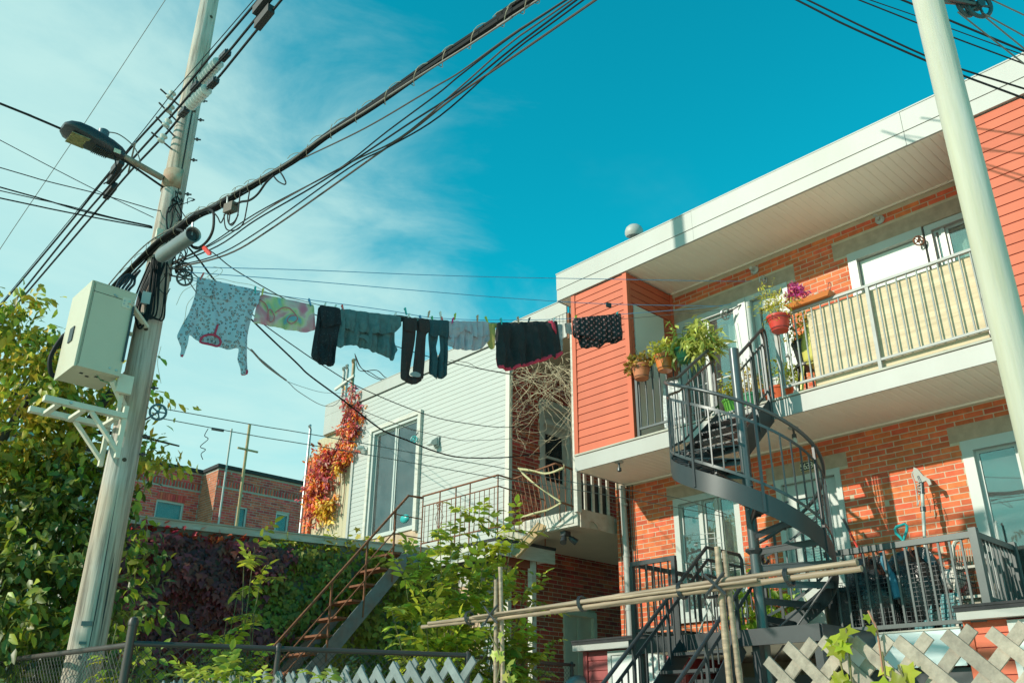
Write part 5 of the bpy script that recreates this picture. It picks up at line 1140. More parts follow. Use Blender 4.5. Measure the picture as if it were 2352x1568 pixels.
# ================================================================ UTILITY POLE
PX, PY = 2.92, 8.51
up = empty('utility_pole', (PX, PY, 0), 'tall weathered wooden utility pole with cables and cabinet', 'utility pole')
def pr(z): return .170 - .0068 * z
pts = [(PX, PY, z) for z in np.linspace(-.2, 12.4, 40)]
po = MB().tube(pts, [pr(p[2]) for p in pts], 28)
V = np.array(po.v)
for i in range(len(V)):
    a = math.atan2(V[i, 1] - PY, V[i, 0] - PX); z = V[i, 2]; q = 1 + .018 * math.sin(3 * a + z * .4) + .010 * math.sin(9 * a + z * .9) + .006 * math.sin(17 * a - z)
    V[i, 0] = PX + (V[i, 0] - PX) * q; V[i, 1] = PY + (V[i, 1] - PY) * q
po.v = [tuple(v) for v in V]
def polemat():
    m = bpy.data.materials.new('grained pole wood'); m.use_nodes = True; N = m.node_tree.nodes; L = m.node_tree.links; b = N['Principled BSDF']
    g_ = N.new('ShaderNodeNewGeometry'); mp = N.new('ShaderNodeMapping'); mp.inputs['Scale'].default_value = (1, 1, .045); L.new(g_.outputs['Position'], mp.inputs[0])
    n1 = N.new('ShaderNodeTexNoise'); n1.inputs['Scale'].default_value = 28; n1.inputs['Detail'].default_value = 6; n1.inputs['Roughness'].default_value = .65; L.new(mp.outputs[0], n1.inputs['Vector'])
    n2 = N.new('ShaderNodeTexNoise'); n2.inputs['Scale'].default_value = 11; n2.inputs['Detail'].default_value = 3; L.new(mp.outputs[0], n2.inputs['Vector'])
    cr = N.new('ShaderNodeValToRGB'); L.new(n1.outputs[0], cr.inputs[0]); e = cr.color_ramp.elements
    e[0].position = .30; e[0].color = (.15, .135, .12, 1); e[1].position = .50; e[1].color = (.40, .37, .33, 1); x = e.new(.75); x.color = (.52, .49, .45, 1)
    cr2 = N.new('ShaderNodeValToRGB'); L.new(n2.outputs[0], cr2.inputs[0]); e = cr2.color_ramp.elements; e[0].position = .36; e[0].color = (.26, .22, .16, 1); e[1].position = .42; e[1].color = (1, 1, 1, 1)
    mx = N.new('ShaderNodeMix'); mx.data_type = 'RGBA'; mx.blend_type = 'MULTIPLY'; mx.inputs[0].default_value = .55; L.new(cr.outputs[0], mx.inputs[6]); L.new(cr2.outputs[0], mx.inputs[7])
    n3 = N.new('ShaderNodeTexNoise'); n3.inputs['Scale'].default_value = 1.7; n3.inputs['Detail'].default_value = 4; L.new(g_.outputs['Position'], n3.inputs['Vector'])
    cr3 = N.new('ShaderNodeValToRGB'); L.new(n3.outputs[0], cr3.inputs[0]); e = cr3.color_ramp.elements; e[0].position = .40; e[0].color = (1, 1, 1, 1); e[1].position = .66; e[1].color = (1.0, .80, .62, 1)
    m2 = N.new('ShaderNodeMix'); m2.data_type = 'RGBA'; m2.blend_type = 'MULTIPLY'; m2.inputs[0].default_value = .7; L.new(mx.outputs[2], m2.inputs[6]); L.new(cr3.outputs[0], m2.inputs[7])
    L.new(m2.outputs[2], b.inputs['Base Color']); b.inputs['Roughness'].default_value = .85
    bp = N.new('ShaderNodeBump'); bp.inputs['Strength'].default_value = .7; bp.inputs['Distance'].default_value = .012; L.new(n1.outputs[0], bp.inputs['Height']); L.new(bp.outputs[0], b.inputs['Normal'])
    return m
po.build('shaft', polemat(), up, True)
def psurf(a, z, o=0): r = pr(z) + o; return np.array([PX + r * math.cos(a), PY + r * math.sin(a), z])
# long drying cracks
for (a, z0_, z1_) in ((4.45, 1.2, 4.6), (4.75, 6.2, 9.6), (4.25, 7.6, 8.9), (4.95, 2.2, 3.3)):
    MB().tube([psurf(a + .03 * math.sin(z * 3) + .012 * (z - z0_), z, -.008) for z in np.linspace(z0_, z1_, 26)], [.002 + .010 * math.sin(math.pi * k / 25) for k in range(26)], 5).build('crack', DARK, up)
for (a, z) in ((4.6, 8.55), (4.9, 8.1), (4.3, 5.35), (5.0, 7.0), (4.5, 4.0), (5.05, 6.0), (4.9, 9.5)): MB().lathe([(.022, -.006), (.020, .004), (.006, .006)], psurf(a, z), 10, (math.cos(a), math.sin(a), 0)).build('knot', BARK, up, True)
# bolts through the pole
for z in (8.32, 8.05, 7.78, 7.50, 7.05, 4.78, 4.28, 4.10):
    a = -.55; e = psurf(a, z); d = np.array([math.cos(a), math.sin(a), 0]); MB().tube([e, e + d * .07], .009, 6).tube([e + d * .02, e + d * .04], .02, 6).build('bolt', BLACKM, up)
# lamp bracket band + step bolts
# spool insulators with their pins, and strain insulators
for k, (px, py, lb) in enumerate(((393, 219, ''), (390, 250, ''), (384, 283, ''), (373, 318, ''))):
    c = aX(px, py, 2.66)
    MB().lathe([(.035, -.045), (.045, -.03), (.028, 0), (.045, .03), (.035, .045)], c, 14, (.25, -.3, .95)).build('spool_insulator', PORC, up, True)
    MB().tube([c - [.12, -.02, -.03], psurf(math.pi + .3, c[2] - .03, -.02)], .010, 6).build('insulator_pin', BLACKM, up)
def strain(p0, p1, label):
    t = empty('strain_insulator', p0, label, 'insulator'); p0 = np.asarray(p0); p1 = np.asarray(p1); d = p1 - p0; L_ = np.linalg.norm(d); u = d / L_
    pf_ = []; a0, a1 = .26 * L_, .74 * L_; n = 7
    for i in range(n):
        z = a0 + (a1 - a0) * i / n; w = (a1 - a0) / n; pf_ += [(.028, z), (.060, z + w * .35), (.062, z + w * .5), (.030, z + w * .75)]
    MB().lathe(pf_, p0, 18, u).build('sheds', PORC, t, True)
    MB().tube([p0, p0 + u * a0 * 1.05], .014, 7).tube([p0 + u * a1 * .99, p1], .014, 7).build('eye_bolt', GREYM, t, True)
    for f in (.03, .09, .15, .82, .88, .94): MB().obox(p0 + d * f, u * .022, np.cross(u, [0, 0, 1]) * .034, np.cross(np.cross(u, [0, 0, 1]), u) * .026).build('clamp', BLACKM, t); 
    for f in (.05, .12, .85, .93): q0 = p0 + d * f; MB().tube([q0 - [.0, 0, .03], q0 + [0, 0, .06]], .008, 6).build('bolt', BLACKM, t)
strain(aX(443, 207, 2.68), aX(527, 117, 2.68), 'white ribbed strain insulator higher up in front of the pole top')
strain(aX(415, 265, 2.68), aX(500, 180, 2.68), 'white ribbed strain insulator lower down touching the pole')

# ---------------------------------------------------------------- street lamp on its arm
sl = empty('street_lamp', (PX, PY, 7.2), 'dark cobra head street lamp on a rusty arm fixed to the wooden pole', 'street lamp')
MB().tube([psurf(math.pi, 7.17, .02), (2.30, PY, 7.245)], [.034, .034], 12).build('arm', mat('rusty galvanised arm', (0.30, 0.27, 0.22), .7, .2, 8, col2=(0.20, 0.09, 0.04), c2scale=6, c2amt=.4), sl, True)
pts = [psurf(a, 7.05, .004) for a in np.linspace(2.0, 4.9, 14)]; V = []; F = []
for p in pts: V += [p, p + [0, 0, .24]]
F = [(2 * i, 2 * i + 1, 2 * i + 3, 2 * i + 2) for i in range(13)]; o = MB().add(V, F).build('bracket', mat('rusty plate', (0.42, 0.36, 0.26), .7, .15, 6, col2=(0.26, 0.11, 0.05), c2scale=5, c2amt=.5), sl, True); o.modifiers.new('t', 'SOLIDIFY').thickness = .008
LH = mat('dark lamp housing', (0.022, 0.027, 0.032), .4, .1, 5)
def lampring(x, w, zt, zb, n=14):
    out = []
    for k in range(n):
        t = 2 * math.pi * k / n; c, s = math.cos(t), math.sin(t); out.append((x, PY + w * (abs(c) ** .6) * (1 if c > 0 else -1), (zt if s > 0 else zb) * abs(s) ** .7 + 0))
    return out
secs = [(2.34, .05, .055, -.05), (2.30, .07, .075, -.07), (2.20, .10, .095, -.075), (2.08, .125, .10, -.072), (1.95, .15, .10, -.068), (1.84, .16, .085, -.06), (1.76, .14, .06, -.045), (1.71, .08, .03, -.025)]
V = []; F = []; n = 14
for (x, w, zt, zb) in secs:
    zc = 7.245 + (2.3 - x) * .07; V += [(a, b, zc + c) for a, b, c in lampring(x, w, zt, zb, n)]
for i in range(len(secs) - 1):
    for k in range(n): l = (k + 1) % n; F.append((i * n + k, i * n + l, (i + 1) * n + l, (i + 1) * n + k))
F += [tuple(range(n)), tuple((len(secs) - 1) * n + k for k in range(n - 1, -1, -1))]
MB().add(V, F).build('housing', LH, sl, True)
MB().box(1.79, 1.97, PY - .11, PY + .11, 7.203, 7.211).build('lens', mat('amber lens', (0.20, 0.19, 0.10), .15, .5, 30, coat=.6), sl)
for i in range(9): MB().box(2.04 + i * .018, 2.048 + i * .018, PY - .075, PY + .075, 7.173, 7.185).build('fin', LH, sl)
bpiece('label_plate', mat('pale label', (.6, .58, .45), .5, .35, 60), 2.21, 2.28, PY - .105, PY - .098, 7.18, 7.225, sl)
MB().lathe([(.055, 0), (.058, .09), (.045, .10)], (2.10, PY, 7.345), 16).build('photocell', mat('blue grey photocell', (.06, .10, .13), .4, .1), sl, True)
MB().tube(cat([(2.12, PY, 7.44), (2.25, PY - .02, 7.46), (2.42, PY - .03, 7.38), (2.52, PY - .02, 7.22), (2.50, PY, 7.13)], 6), .006, 6).build('lead', CABLEG, sl)
MB().tube(cat([(2.24, PY - .05, 7.17), (2.28, PY - .06, 7.02), (2.24, PY - .06, 6.86), (2.20, PY - .05, 6.80)], 6), .007, 6).build('lead', CABLE, sl)

# ---------------------------------------------------------------- telecom cabinet and brackets
cb = empty('telecom_cabinet', (2.4, 8.5, 4.75), 'beige steel telecom cabinet mounted beside the wooden pole', 'cabinet')
cx0, cx1, cy0, cy1, cz0, cz1 = 2.235, 2.655, 8.24, 8.76, 4.74, 5.60
MB().box(cx0 + .02, cx1, cy0, cy1, cz0, cz1).build('body', CAB, cb)
MB().box(cx0, cx0 + .018, cy0 - .012, cy1 + .004, cz0 - .01, cz1 + .012).build('door', CAB, cb)
MB().box(cx0 + .015, cx1 + .012, cy0 - .012, cy1 + .004, cz1 + .002, cz1 + .014).build('lid', CAB, cb)
MB().box(cx0 + .03, cx1 + .004, cy0 - .0125, cy0 - .001, cz0 - .004, cz1).build('front_panel', CAB, cb)
MB().tube([(cx1 - .005, cy0 - .03, 4.88), (cx1 - .005, cy0 - .03, 5.46)], .012, 8).build('gas_strut', BLACKM, cb, True)
for (x, z) in ((2.46, 5.53), (2.48, 5.52), (2.55, 4.79), (2.61, 4.785), (2.56, 5.50), (2.60, 5.48), (2.56, 5.47), (2.60, 5.45)): MB().lathe([(.011, 0), (.009, .008)], (x, cy0 - .012, z), 8, (0, -1, 0)).build('bolt', ALU, cb)
MB().box(cx0 + .031, cx1 + .002, cy0 - .0145, cy0 - .0126, 5.505, 5.510).build('seam', DARK, cb); MB().box(cx0 + .034, cx0 + .037, cy0 - .0145, cy0 - .0126, 4.76, 5.59).build('seam', DARK, cb); MB().box(cx0 - .012, cx0 - .0005, 8.45, 8.56, 5.05, 5.20).build('latch', BLACKM, cb)
MB().box(2.54, 2.63, cy0 - .018, cy0 - .0128, 5.43, 5.54).build('hinge_plate', CABW, cb)
for i in range(4): MB().obox((2.36 + .07 * i, 8.40 + .05 * (i % 2), cz0 - .004), (.015, 0, 0), (0, .012, 0), (0, 0, .003)).build('gland', BLACKP, cb)
MB().tube(cat([(2.49, 8.36, cz0), (2.53, 8.33, 4.69), (2.60, 8.32, 4.68), (2.66, 8.34, 4.66)], 5), .004, 5).build('earth_wire', GREENP, cb)
MB().bar((2.60, 8.22, 5.50), (2.86, 8.36, 5.36), .05, .03).build('arm', CABW, cb); MB().bar((2.655, 8.5, 5.3), (2.78, 8.5, 5.3), .04, .03).build('arm', CABW, cb)
MB().tube(cat([(2.245, 8.79, 5.22), (2.20, 8.80, 5.10), (2.17, 8.80, 4.95), (2.20, 8.80, 4.82), (2.245, 8.80, 4.78)], 6), .022, 10).build('side_duct', CABLE, cb, True)
MB().box(2.66, 2.80, 8.26, 8.31, 4.60, 4.78).build('shelf_bracket', CABW, cb); MB().bar((2.62, 8.30, 4.70), (2.80, 8.40, 4.52), .05, .04).build('shelf_bracket', CABW, cb); MB().bar((2.74, 8.34, 4.72), (2.74, 8.34, 4.30), .04, .03).build('shelf_bracket', CABW, cb)
br = empty('empty_bracket', (2.4, 8.4, 4.2), 'empty cream steel shelf bracket bolted to the pole below the cabinet', 'bracket')
y0_, y1_ = 8.22, 8.62
MB().bar((2.05, y0_, 4.36), (2.78, y0_, 4.36), .07, .05).build('arm', CABW, br); MB().bar((2.05, y1_, 4.36), (2.78, y1_, 4.36), .07, .05).build('arm', CABW, br)
for x in (2.18, 2.40, 2.70): MB().bar((x, y0_, 4.335), (x, y1_, 4.335), .045, .03).build('cross_piece', CABW, br)
for y in (y0_, y1_): MB().bar((2.46, y, 4.34), (2.76, y, 4.02), .05, .03).build('strut', CABW, br); MB().bar((2.765, y, 4.46), (2.765, y, 3.96), .045, .04).build('upright', CABW, br)
MB().lathe([(.014, 0), (.012, .012)], (2.27, y0_ - .036, 4.36), 8, (0, -1, 0)).build('bolt', ALU, br)
# small boxes, cylinder splice, hanging loops
MB().obox((2.80, 8.36, 5.66), (.04, -.01, 0), (.006, .02, 0), (0, 0, .065)).build('splice_box', mat('grey blue box', (.30, .36, .36), .5, .05), None, False, 'small grey junction box on the pole below the cable bundle', 'junction box')
MB().obox((2.80, 8.34, 6.40), (.03, 0, 0), (0, .02, 0), (0, 0, .06)).build('small_box', CABW, None, False, 'small cream junction box on the pole beside the cable bundle', 'junction box')
c0, c1 = aX(372, 588, 2.62), aX(440, 541, 2.62); u = unit(c1 - c0)
cy = empty('splice_canister', c0, 'grey cylindrical splice canister slung under the cable bundle', 'canister')
MB().lathe([(.02, -.03), (.058, -.02), (.068, .03), (.068, np.linalg.norm(c1 - c0)), (.072, np.linalg.norm(c1 - c0) + .01), (.072, np.linalg.norm(c1 - c0) + .04), (.06, np.linalg.norm(c1 - c0) + .03), (.055, np.linalg.norm(c1 - c0) - .05)], c0, 22, u).build('shell', mat('grey canister', (.20, .22, .22), .35, .1, 5, metal=.3), cy, True)
MB().lathe([(.05, 0), (.05, .06)], c1 - u * .06, 14, u).build('plug', BLACKP, cy, True); MB().tube([c1, c1 + [0, .02, .14]], .01, 6).build('hanger', ALU, cy)
for k in range(9):
    a0 = 4.3 + RNG.normal() * .25; top = psurf(a0, 6.0 + .2 * RNG.random(), .03); w = .07 + .05 * RNG.random(); bot = 5.28 + .22 * RNG.random(); xo = RNG.normal() * .05
    loop = [top, psurf(a0 - w * 4, 5.75, .05), psurf(a0 - w * 4.2 + xo, 5.5, .06), psurf(a0 + xo, bot - .0, .06), psurf(a0 + w * 4 + xo, 5.5, .06), psurf(a0 + w * 3, 5.8, .05), psurf(a0 + .1, 6.15, .03)]
    MB().tube(cat(loop, 6), .008 + .004 * RNG.random(), 6).build('cable_loop', CABLE, up, True)

# ---------------------------------------------------------------- pulleys
def pulley(loc, r, axis, label, m=GREYM, mount=None):
    t = empty('clothesline_pulley', loc, label, 'pulley'); ax = unit(axis); c = np.asarray(loc, float)
    u = unit(np.cross(ax, [0, 0, 1.0])); w = np.cross(ax, u)
    MB().tube([c + r * (math.cos(a) * u + math.sin(a) * w) for a in np.linspace(0, 6.2832, 25)[:-1]], .011 * r / .07, 7, closed=True).build('rim', m, t, True)
    for k in range(5): a = k * 1.2566; MB().tube([c, c + r * (math.cos(a) * u + math.sin(a) * w)], .007 * r / .07, 6).build('spoke', m, t)
    MB().lathe([(.018, -.018), (.018, .018)], c, 10, ax).build('hub', m, t, True)
    if mount is not None: MB().tube([c, c + (np.asarray(mount) - c) * .5, mount], .009, 6).build('hook', BLACKM, t)
    return t
CL0 = np.array([3.05, 8.40]); CL1 = np.array([10.05, 6.22])
pulley(aV(424, 619, CL0, CL1), .075, (.3, .6, .75), 'upper of the two dark pulleys hung on the wooden pole above the laundry', mount=psurf(-.9, 6.10))
pulley(aV(424, 639, CL0, CL1), .075, (.35, .85, .2), 'lower of the two dark pulleys hung on the wooden pole above the laundry', mount=psurf(-.9, 6.02))
pulley(aV(363, 946, CL0, CL1), .075, (.3, .9, .1), 'blue grey pulley wheel low on the wooden pole', mat('blue grey metal', (.06, .13, .16), .5, .1), mount=psurf(-.5, 4.45))
pulley((XW - .14, 6.24, 7.20), .075, (.4, .8, .4), 'pale pulley with chain on the post between balcony window and door', ALU, (XW - .03, 6.04, 7.32))
pulley(aX(2110, 553, XW - .10), .06, (.75, .6, .1), 'rusty pulley wheel on the pale panel door frame', RUST, (XW - .03, 3.47, 7.36))
pulley(aX(673.8 + 277, 796.3 + 212, XH - .12), .06, (.8, .5, 0), 'teal pulley on the casing of the white house sliding door', TEALP, (XH - .05, 12.79, 6.86))
pulley((XW - .12, 5.6, 7.52), .055, (.5, .7, .4), 'small grey pulley above the balcony door', ALU, (XW - .01, 5.6, 7.58))

# ---------------------------------------------------------------- white clothes pole on the near right
rp = empty('white_pole', (2.90, .775, 0), 'pale painted steel clothesline pole close by on the right', 'pole')
MB().tube([(2.90, .775, -.1), (2.90, .775, 5.2)], .052, 28).build('shaft', mat('chalky pole paint', (0.42, 0.425, 0.395), .75, .18, 14, col2=(0.39, 0.38, 0.25), c2scale=9, c2amt=.5, stretch=(1, 1, .07), bump=.3, bscale=40), rp, True)
q0 = aY(2215, 8, .72); q1 = aY(2248, 12, .68)
pulley(q0, .055, (.2, .9, .1), 'dark pulley hooked near the top of the pale steel pole', mat('dark teal iron', (.02, .06, .07), .5, .1), (2.95, .775, 4.25)); pulley(q1, .055, (.5, .8, .1), 'second dark pulley just beside the first by the pale steel pole', mat('dark teal iron', (.02, .06, .07)), (2.95, .775, 4.28))

# ---------------------------------------------------------------- cables
def cable(name, label, pts, r, m=CABLE, k=6, n=6, cat_='cable', ext0=0, ext1=0, par=None):
    P = [np.asarray(p, float) for p in pts]
    if ext0: d = unit(P[0] - P[1]); P = [P[0] + d * ext0] + P
    if ext1: d = unit(P[-1] - P[-2]); P = P + [P[-1] + d * ext1]
    return MB().tube(cat(P, k) if len(P) > 2 else P, r, n).build(name, m, par, True, label, cat_)
LX = lambda pts, X_: [aX(x, y, X_) for x, y in pts]
cable('power_cable', 'topmost of the three thick black power lines on the pole', LX([(588, 7), (490, 122), (395, 238), (377, 257), (307, 333), (230, 425), (152, 522), (30, 668)], 2.62), .013, ext0=3, ext1=8)
cable('power_cable', 'middle one of the three thick black power lines on the pole', LX([(588, 43), (527, 117), (485, 162), (443, 209), (388, 273), (312, 357), (240, 440), (170, 522), (35, 690)], 2.66), .013, ext0=3, ext1=8)
cable('power_cable', 'lowest of the three thick black power lines on the pole', LX([(588, 72), (500, 180), (458, 222), (417, 265), (380, 309), (300, 393), (245, 457), (190, 522), (25, 715)], 2.70), .013, ext0=3, ext1=8)
cable('neutral_wire', 'thin black wire running just above the three power lines', LX([(581, 2), (490, 107), (397, 213), (370, 247), (302, 333), (160, 505)], 2.60), .005, ext0=3, ext1=6)
for (ax_, ay_, X_, lb) in ((270, 382, 2.62, 'black splice cover nearest the lamp on the power lines'), (262, 405, 2.66, 'middle black splice cover on the power lines below the lamp'), (253, 438, 2.70, 'lowest black splice cover on the power lines below the lamp'), (607, 40, 2.68, 'black splice cover at the upper edge of the view'), (603, 8, 2.64, 'second black splice cover at the upper edge above the first')):
    c = aX(ax_, ay_, X_); d = unit(aX(ax_ + 8, ay_ - 10, X_) - c); s_ = unit(np.cross(d, [0, 0, 1])); w_ = np.cross(s_, d)
    MB().obox(c, d * .13, s_ * .035, w_ * .05).build('splice_cover', mat('black splice cover', (.022, .024, .026), .6, .15), None, False, lb, 'splice cover')
sp_ = empty('cable_spacer', aX(305, 360, 2.66), 'pale spacer rod clamping the three power lines near the lamp', 'spacer')
MB().bar(aX(311, 326, 2.60), aX(295, 396, 2.72), .02, .03).build('rod', ALU, sp_)
cable('guy_wire', 'thin grey wire crossing the whole upper left sky', [aV(380, 0, (2.5, 7.5), (1.2, 14)), aV(193, 285, (2.5, 7.5), (1.2, 14)), aV(33, 522, (2.5, 7.5), (1.2, 14)), aV(0, 572, (2.5, 7.5), (1.2, 14))], .004, CABLEG, ext0=2, ext1=3)
LV = lambda pts, a=(2.85, 8.45), b=(-6, 9.4): [aV(x, y, a, b) for x, y in pts]
cable('service_cable', 'thick black cable entering from the far side behind the street lamp', LV([(0, 238), (60, 262), (133, 293), (152, 302), (270, 360), (375, 430)]), .012, ext0=3)
cable('phone_wire', 'thin wire sloping from the sky edge to the pole below the lamp', LV([(0, 322), (110, 380), (213, 433), (290, 470), (353, 500)]), .004, ext0=3)
cable('phone_wire', 'sagging thin wire with dry tendrils between sky edge and pole', LV([(0, 385), (103, 415), (233, 447), (320, 472), (360, 483), (392, 484)]), .005, ext0=3)
for k, (pts, lb) in enumerate((([(0, 430), (90, 455), (183, 483), (270, 504), (350, 521)], 'upper of the three flat wires reaching the pole from the far side'), ([(0, 438), (80, 456), (157, 473), (260, 500), (347, 519)], 'middle of the three flat wires reaching the pole from the far side'), ([(0, 455), (127, 482), (240, 504), (350, 524)], 'lowest of the three flat wires reaching the pole from the far side'))):
    cable('phone_wire', lb, LV(pts), .007 if k != 1 else .005, ext0=3)
# main bundle along the lane
bpts = [(215, 705), (259, 657), (311, 603), (362, 554), (409, 523), (449, 493), (491, 476), (538, 446), (585, 420), (671, 370), (755, 307), (855, 243), (954, 177), (1054, 110), (1176, 28), (1238, -12)]
BX = 2.74; base = [aX(x, y, BX) for x, y in bpts]
bd = empty('cable_bundle', base[8], 'heavy lashed bundle of black telephone cables crossing the sky', 'cable bundle')
base = [base[0] + unit(base[0] - base[1]) * 5] + base + [base[-1] + unit(base[-1] - base[-2]) * 4]
bs = cat(base, 8); R5 = np.random.default_rng(5)
for k, (r, da, m_) in enumerate(((.019, 0, CABLE), (.014, 1.3, CABLE), (.011, 2.6, CABLE), (.012, 3.9, CABLE), (.009, 5.0, CABLE), (.007, 0.4, CABLEG))):
    ph = R5.random() * 6; P = [p + (.030 + .010 * (k % 3) if k else .0) * np.array([math.cos(da + .015 * i + ph), 0, math.sin(da + .015 * i + ph)]) * (1 + .25 * math.sin(i * .21 + ph)) for i, p in enumerate(bs)]
    MB().tube(P, r, 8).build('strand', m_, bd, True)
i = 20
while i < len(bs) - 6:
    p = bs[i]; d = unit(bs[i + 1] - bs[i]); s_ = unit(np.cross(d, [0, 0, 1])); w_ = np.cross(s_, d)
    MB().tube([p + .044 * (math.cos(a) * s_ + math.sin(a) * w_) + d * (.05 * a) for a in np.linspace(0, 6.28, 13)], .003, 5).build('lashing', mat('lashing wire', (.40, .38, .30), .4, .1, metal=.6), bd); i += 5
C3 = lambda cx, cy, X_=2.70: aX(245 + cx * .2344, 392 + cy * .2344, X_)
cable('drip_loop', 'thick black drip loop hanging from the bundle beside the pole', [C3(880, 430), C3(980, 385), C3(1040, 400), C3(1050, 480), C3(1040, 580), C3(1000, 670), C3(930, 740), C3(870, 760), C3(820, 720), C3(790, 650), C3(740, 590), C3(690, 575)], .013, k=6)
cable('drip_loop', 'black looped cable joining the bundle to the tap box', [C3(1640, 40), C3(1560, 120), C3(1480, 230), C3(1400, 290), C3(1320, 305), C3(1260, 330)], .010)
cable('drip_loop', 'short black loop under the upper stretch of the bundle', [C3(1640, 60), C3(1680, 105), C3(1740, 135), C3(1755, 115), C3(1730, 60), C3(1705, 20)], .006)
tb = empty('tap_box', C3(1215, 365), 'small brown cable tap box hanging below the bundle', 'tap box')
MB().obox(C3(1215, 365), unit(C3(1290, 330) - C3(1140, 390)) * .085, np.array([.03, 0, 0]), np.array([0, 0, .045])).build('case', mat('brown metal', (.10, .08, .06), .6, .2), tb); MB().tube([C3(1180, 340), C3(1185, 250), C3(1225, 230)], .009, 6).build('hanger', ALU, tb)
for k, pts in enumerate(([(1165, 415), (1120, 510), (1090, 460), (1060, 420)], [(1185, 420), (1190, 500), (1230, 535), (1280, 450), (1300, 300), (1310, 200)], [(1210, 410), (1200, 520), (1250, 500), (1290, 430)], [(1150, 430), (1160, 540), (1195, 585), (1280, 575), (1340, 510), (1370, 380), (1400, 200)])):
    MB().tube(cat([C3(*p) for p in pts], 6), .006, 6).build('lead', CABLE, tb, True)
rt_ = MB(); rt_.prism([C3(925, 735), C3(955, 735), C3(1015, 805), C3(1010, 825), C3(990, 828), C3(935, 765)], (.012, -.006, 0)); rt_.build('red_tag', REDP, None, False, 'bright red tag wired to the drip loop', 'tag')
# house drops and lane wires
W = lambda pts, X_=3.02: [aX(x, y, X_) for x, y in pts]
lane = [([(395, 603), (480, 562), (588, 490), (748, 405), (804, 370), (888, 303), (1004, 217), (1061, 170), (1176, 83), (1309, -5)], .006, 'first, uppermost of the five slack wires below the bundle', CABLE),
        ([(395, 605), (490, 560), (588, 497), (648, 460), (804, 374), (921, 315), (1058, 200), (1176, 97), (1318, -3)], .006, 'second of the five slack wires below the bundle', CABLEBR),
        ([(395, 608), (500, 565), (588, 505), (721, 428), (838, 352), (938, 285), (1058, 207), (1176, 112), (1330, -4)], .007, 'third, central one of the five slack wires below the bundle', CABLE),
        ([(400, 612), (500, 585), (608, 522), (800, 387), (888, 340), (1010, 267), (1176, 122), (1346, -4)], .006, 'fourth of the five slack wires below the bundle', CABLE),
        ([(400, 616), (520, 585), (628, 522), (870, 352), (950, 297), (1040, 226), (1176, 133), (1376, -5)], .008, 'fifth, lowest of the five slack wires below the bundle', CABLEBR),
        ([(671, 375), (788, 320), (865, 280), (961, 223), (1004, 197), (1061, 163), (1176, 80), (1300, 0)], .006, 'wavy wire leaving the bundle and rejoining the slack wires', CABLEBR)]
for pts, r, lb, m_ in lane: cable('lane_wire', lb, W(pts), r, m_, ext1=3)
WH1 = (9.62, 10.1); WH2 = (9.8, 15.8)
drops = [([(420, 562), (480, 575), (540, 620), (655, 687), (725, 723), (910, 795), (1035, 832), (1168, 859), (1230, 868)], CL0, WH1, .006, 'service wire running behind the laundry to the dead creeper', CABLE),
         ([(430, 565), (460, 600), (496, 647), (580, 736), (680, 832), (710, 861), (779, 912), (829, 951), (881, 989), (936, 1011), (999, 1036), (1061, 1050), (1161, 1050), (1240, 1040)], CL0, WH1, .010, 'thick black drop wire sagging across the white clapboard', CABLE),
         ([(412, 595), (470, 650), (582, 724), (610, 748), (680, 798), (740, 838), (836, 894), (986, 954), (1086, 974), (1161, 981), (1235, 975)], CL0, WH1, .006, 'thin upper wire sagging across the white clapboard', CABLE),
         ([(779, 914), (829, 941), (946, 985), (1049, 1009), (1084, 1011), (1159, 1008), (1240, 1000)], CL0, WH1, .004, 'thin branching wire sagging across the sliding door top', CABLEBR),
         ([(405, 600), (450, 670), (500, 730), (567, 797), (657, 873), (687, 900), (742, 931), (775, 925), (800, 880)], CL0, WH2, .006, 'grey splice wire drooping to the roof pipes of the white house', CABLEG),
         ([(660, 876), (700, 890), (742, 901), (785, 903)], CL0, WH2, .004, 'thin grey wire from the splice to the red creeper', CABLEG),
         ([(1035, 827), (1075, 833), (1100, 845), (1168, 857), (1245, 866)], CL0, WH1, .004, 'thin dry wire with tendrils above the rusty railing', CABLEBR)]
for pts, a, b, r, lb, m_ in drops: cable('drop_wire', lb, [aV(x, y, a, b) for x, y in pts], r, m_)
MB().tube(cat([aV(x, y, CL0, WH2) for x, y in [(577, 803), (610, 838), (657, 873)]], 6), .014, 8).build('splice_sleeve', CABLEG, None, True, 'grey sleeve on the drooping splice wire', 'sleeve')
# roof pipe leads
for k, pts in enumerate(([(816, 815), (830, 845), (850, 855), (880, 870), (920, 855)], [(816, 818), (826, 840), (850, 862), (885, 873), (918, 858)], [(815, 812), (825, 850), (865, 850), (890, 868), (925, 852)])):
    cable('pipe_lead', ['upper lead looping from the roof pipes', 'middle lead looping from the roof pipes', 'lower lead looping from the roof pipes'][k], [aX(x, y, 9.9) for x, y in pts], .009, CABLE)
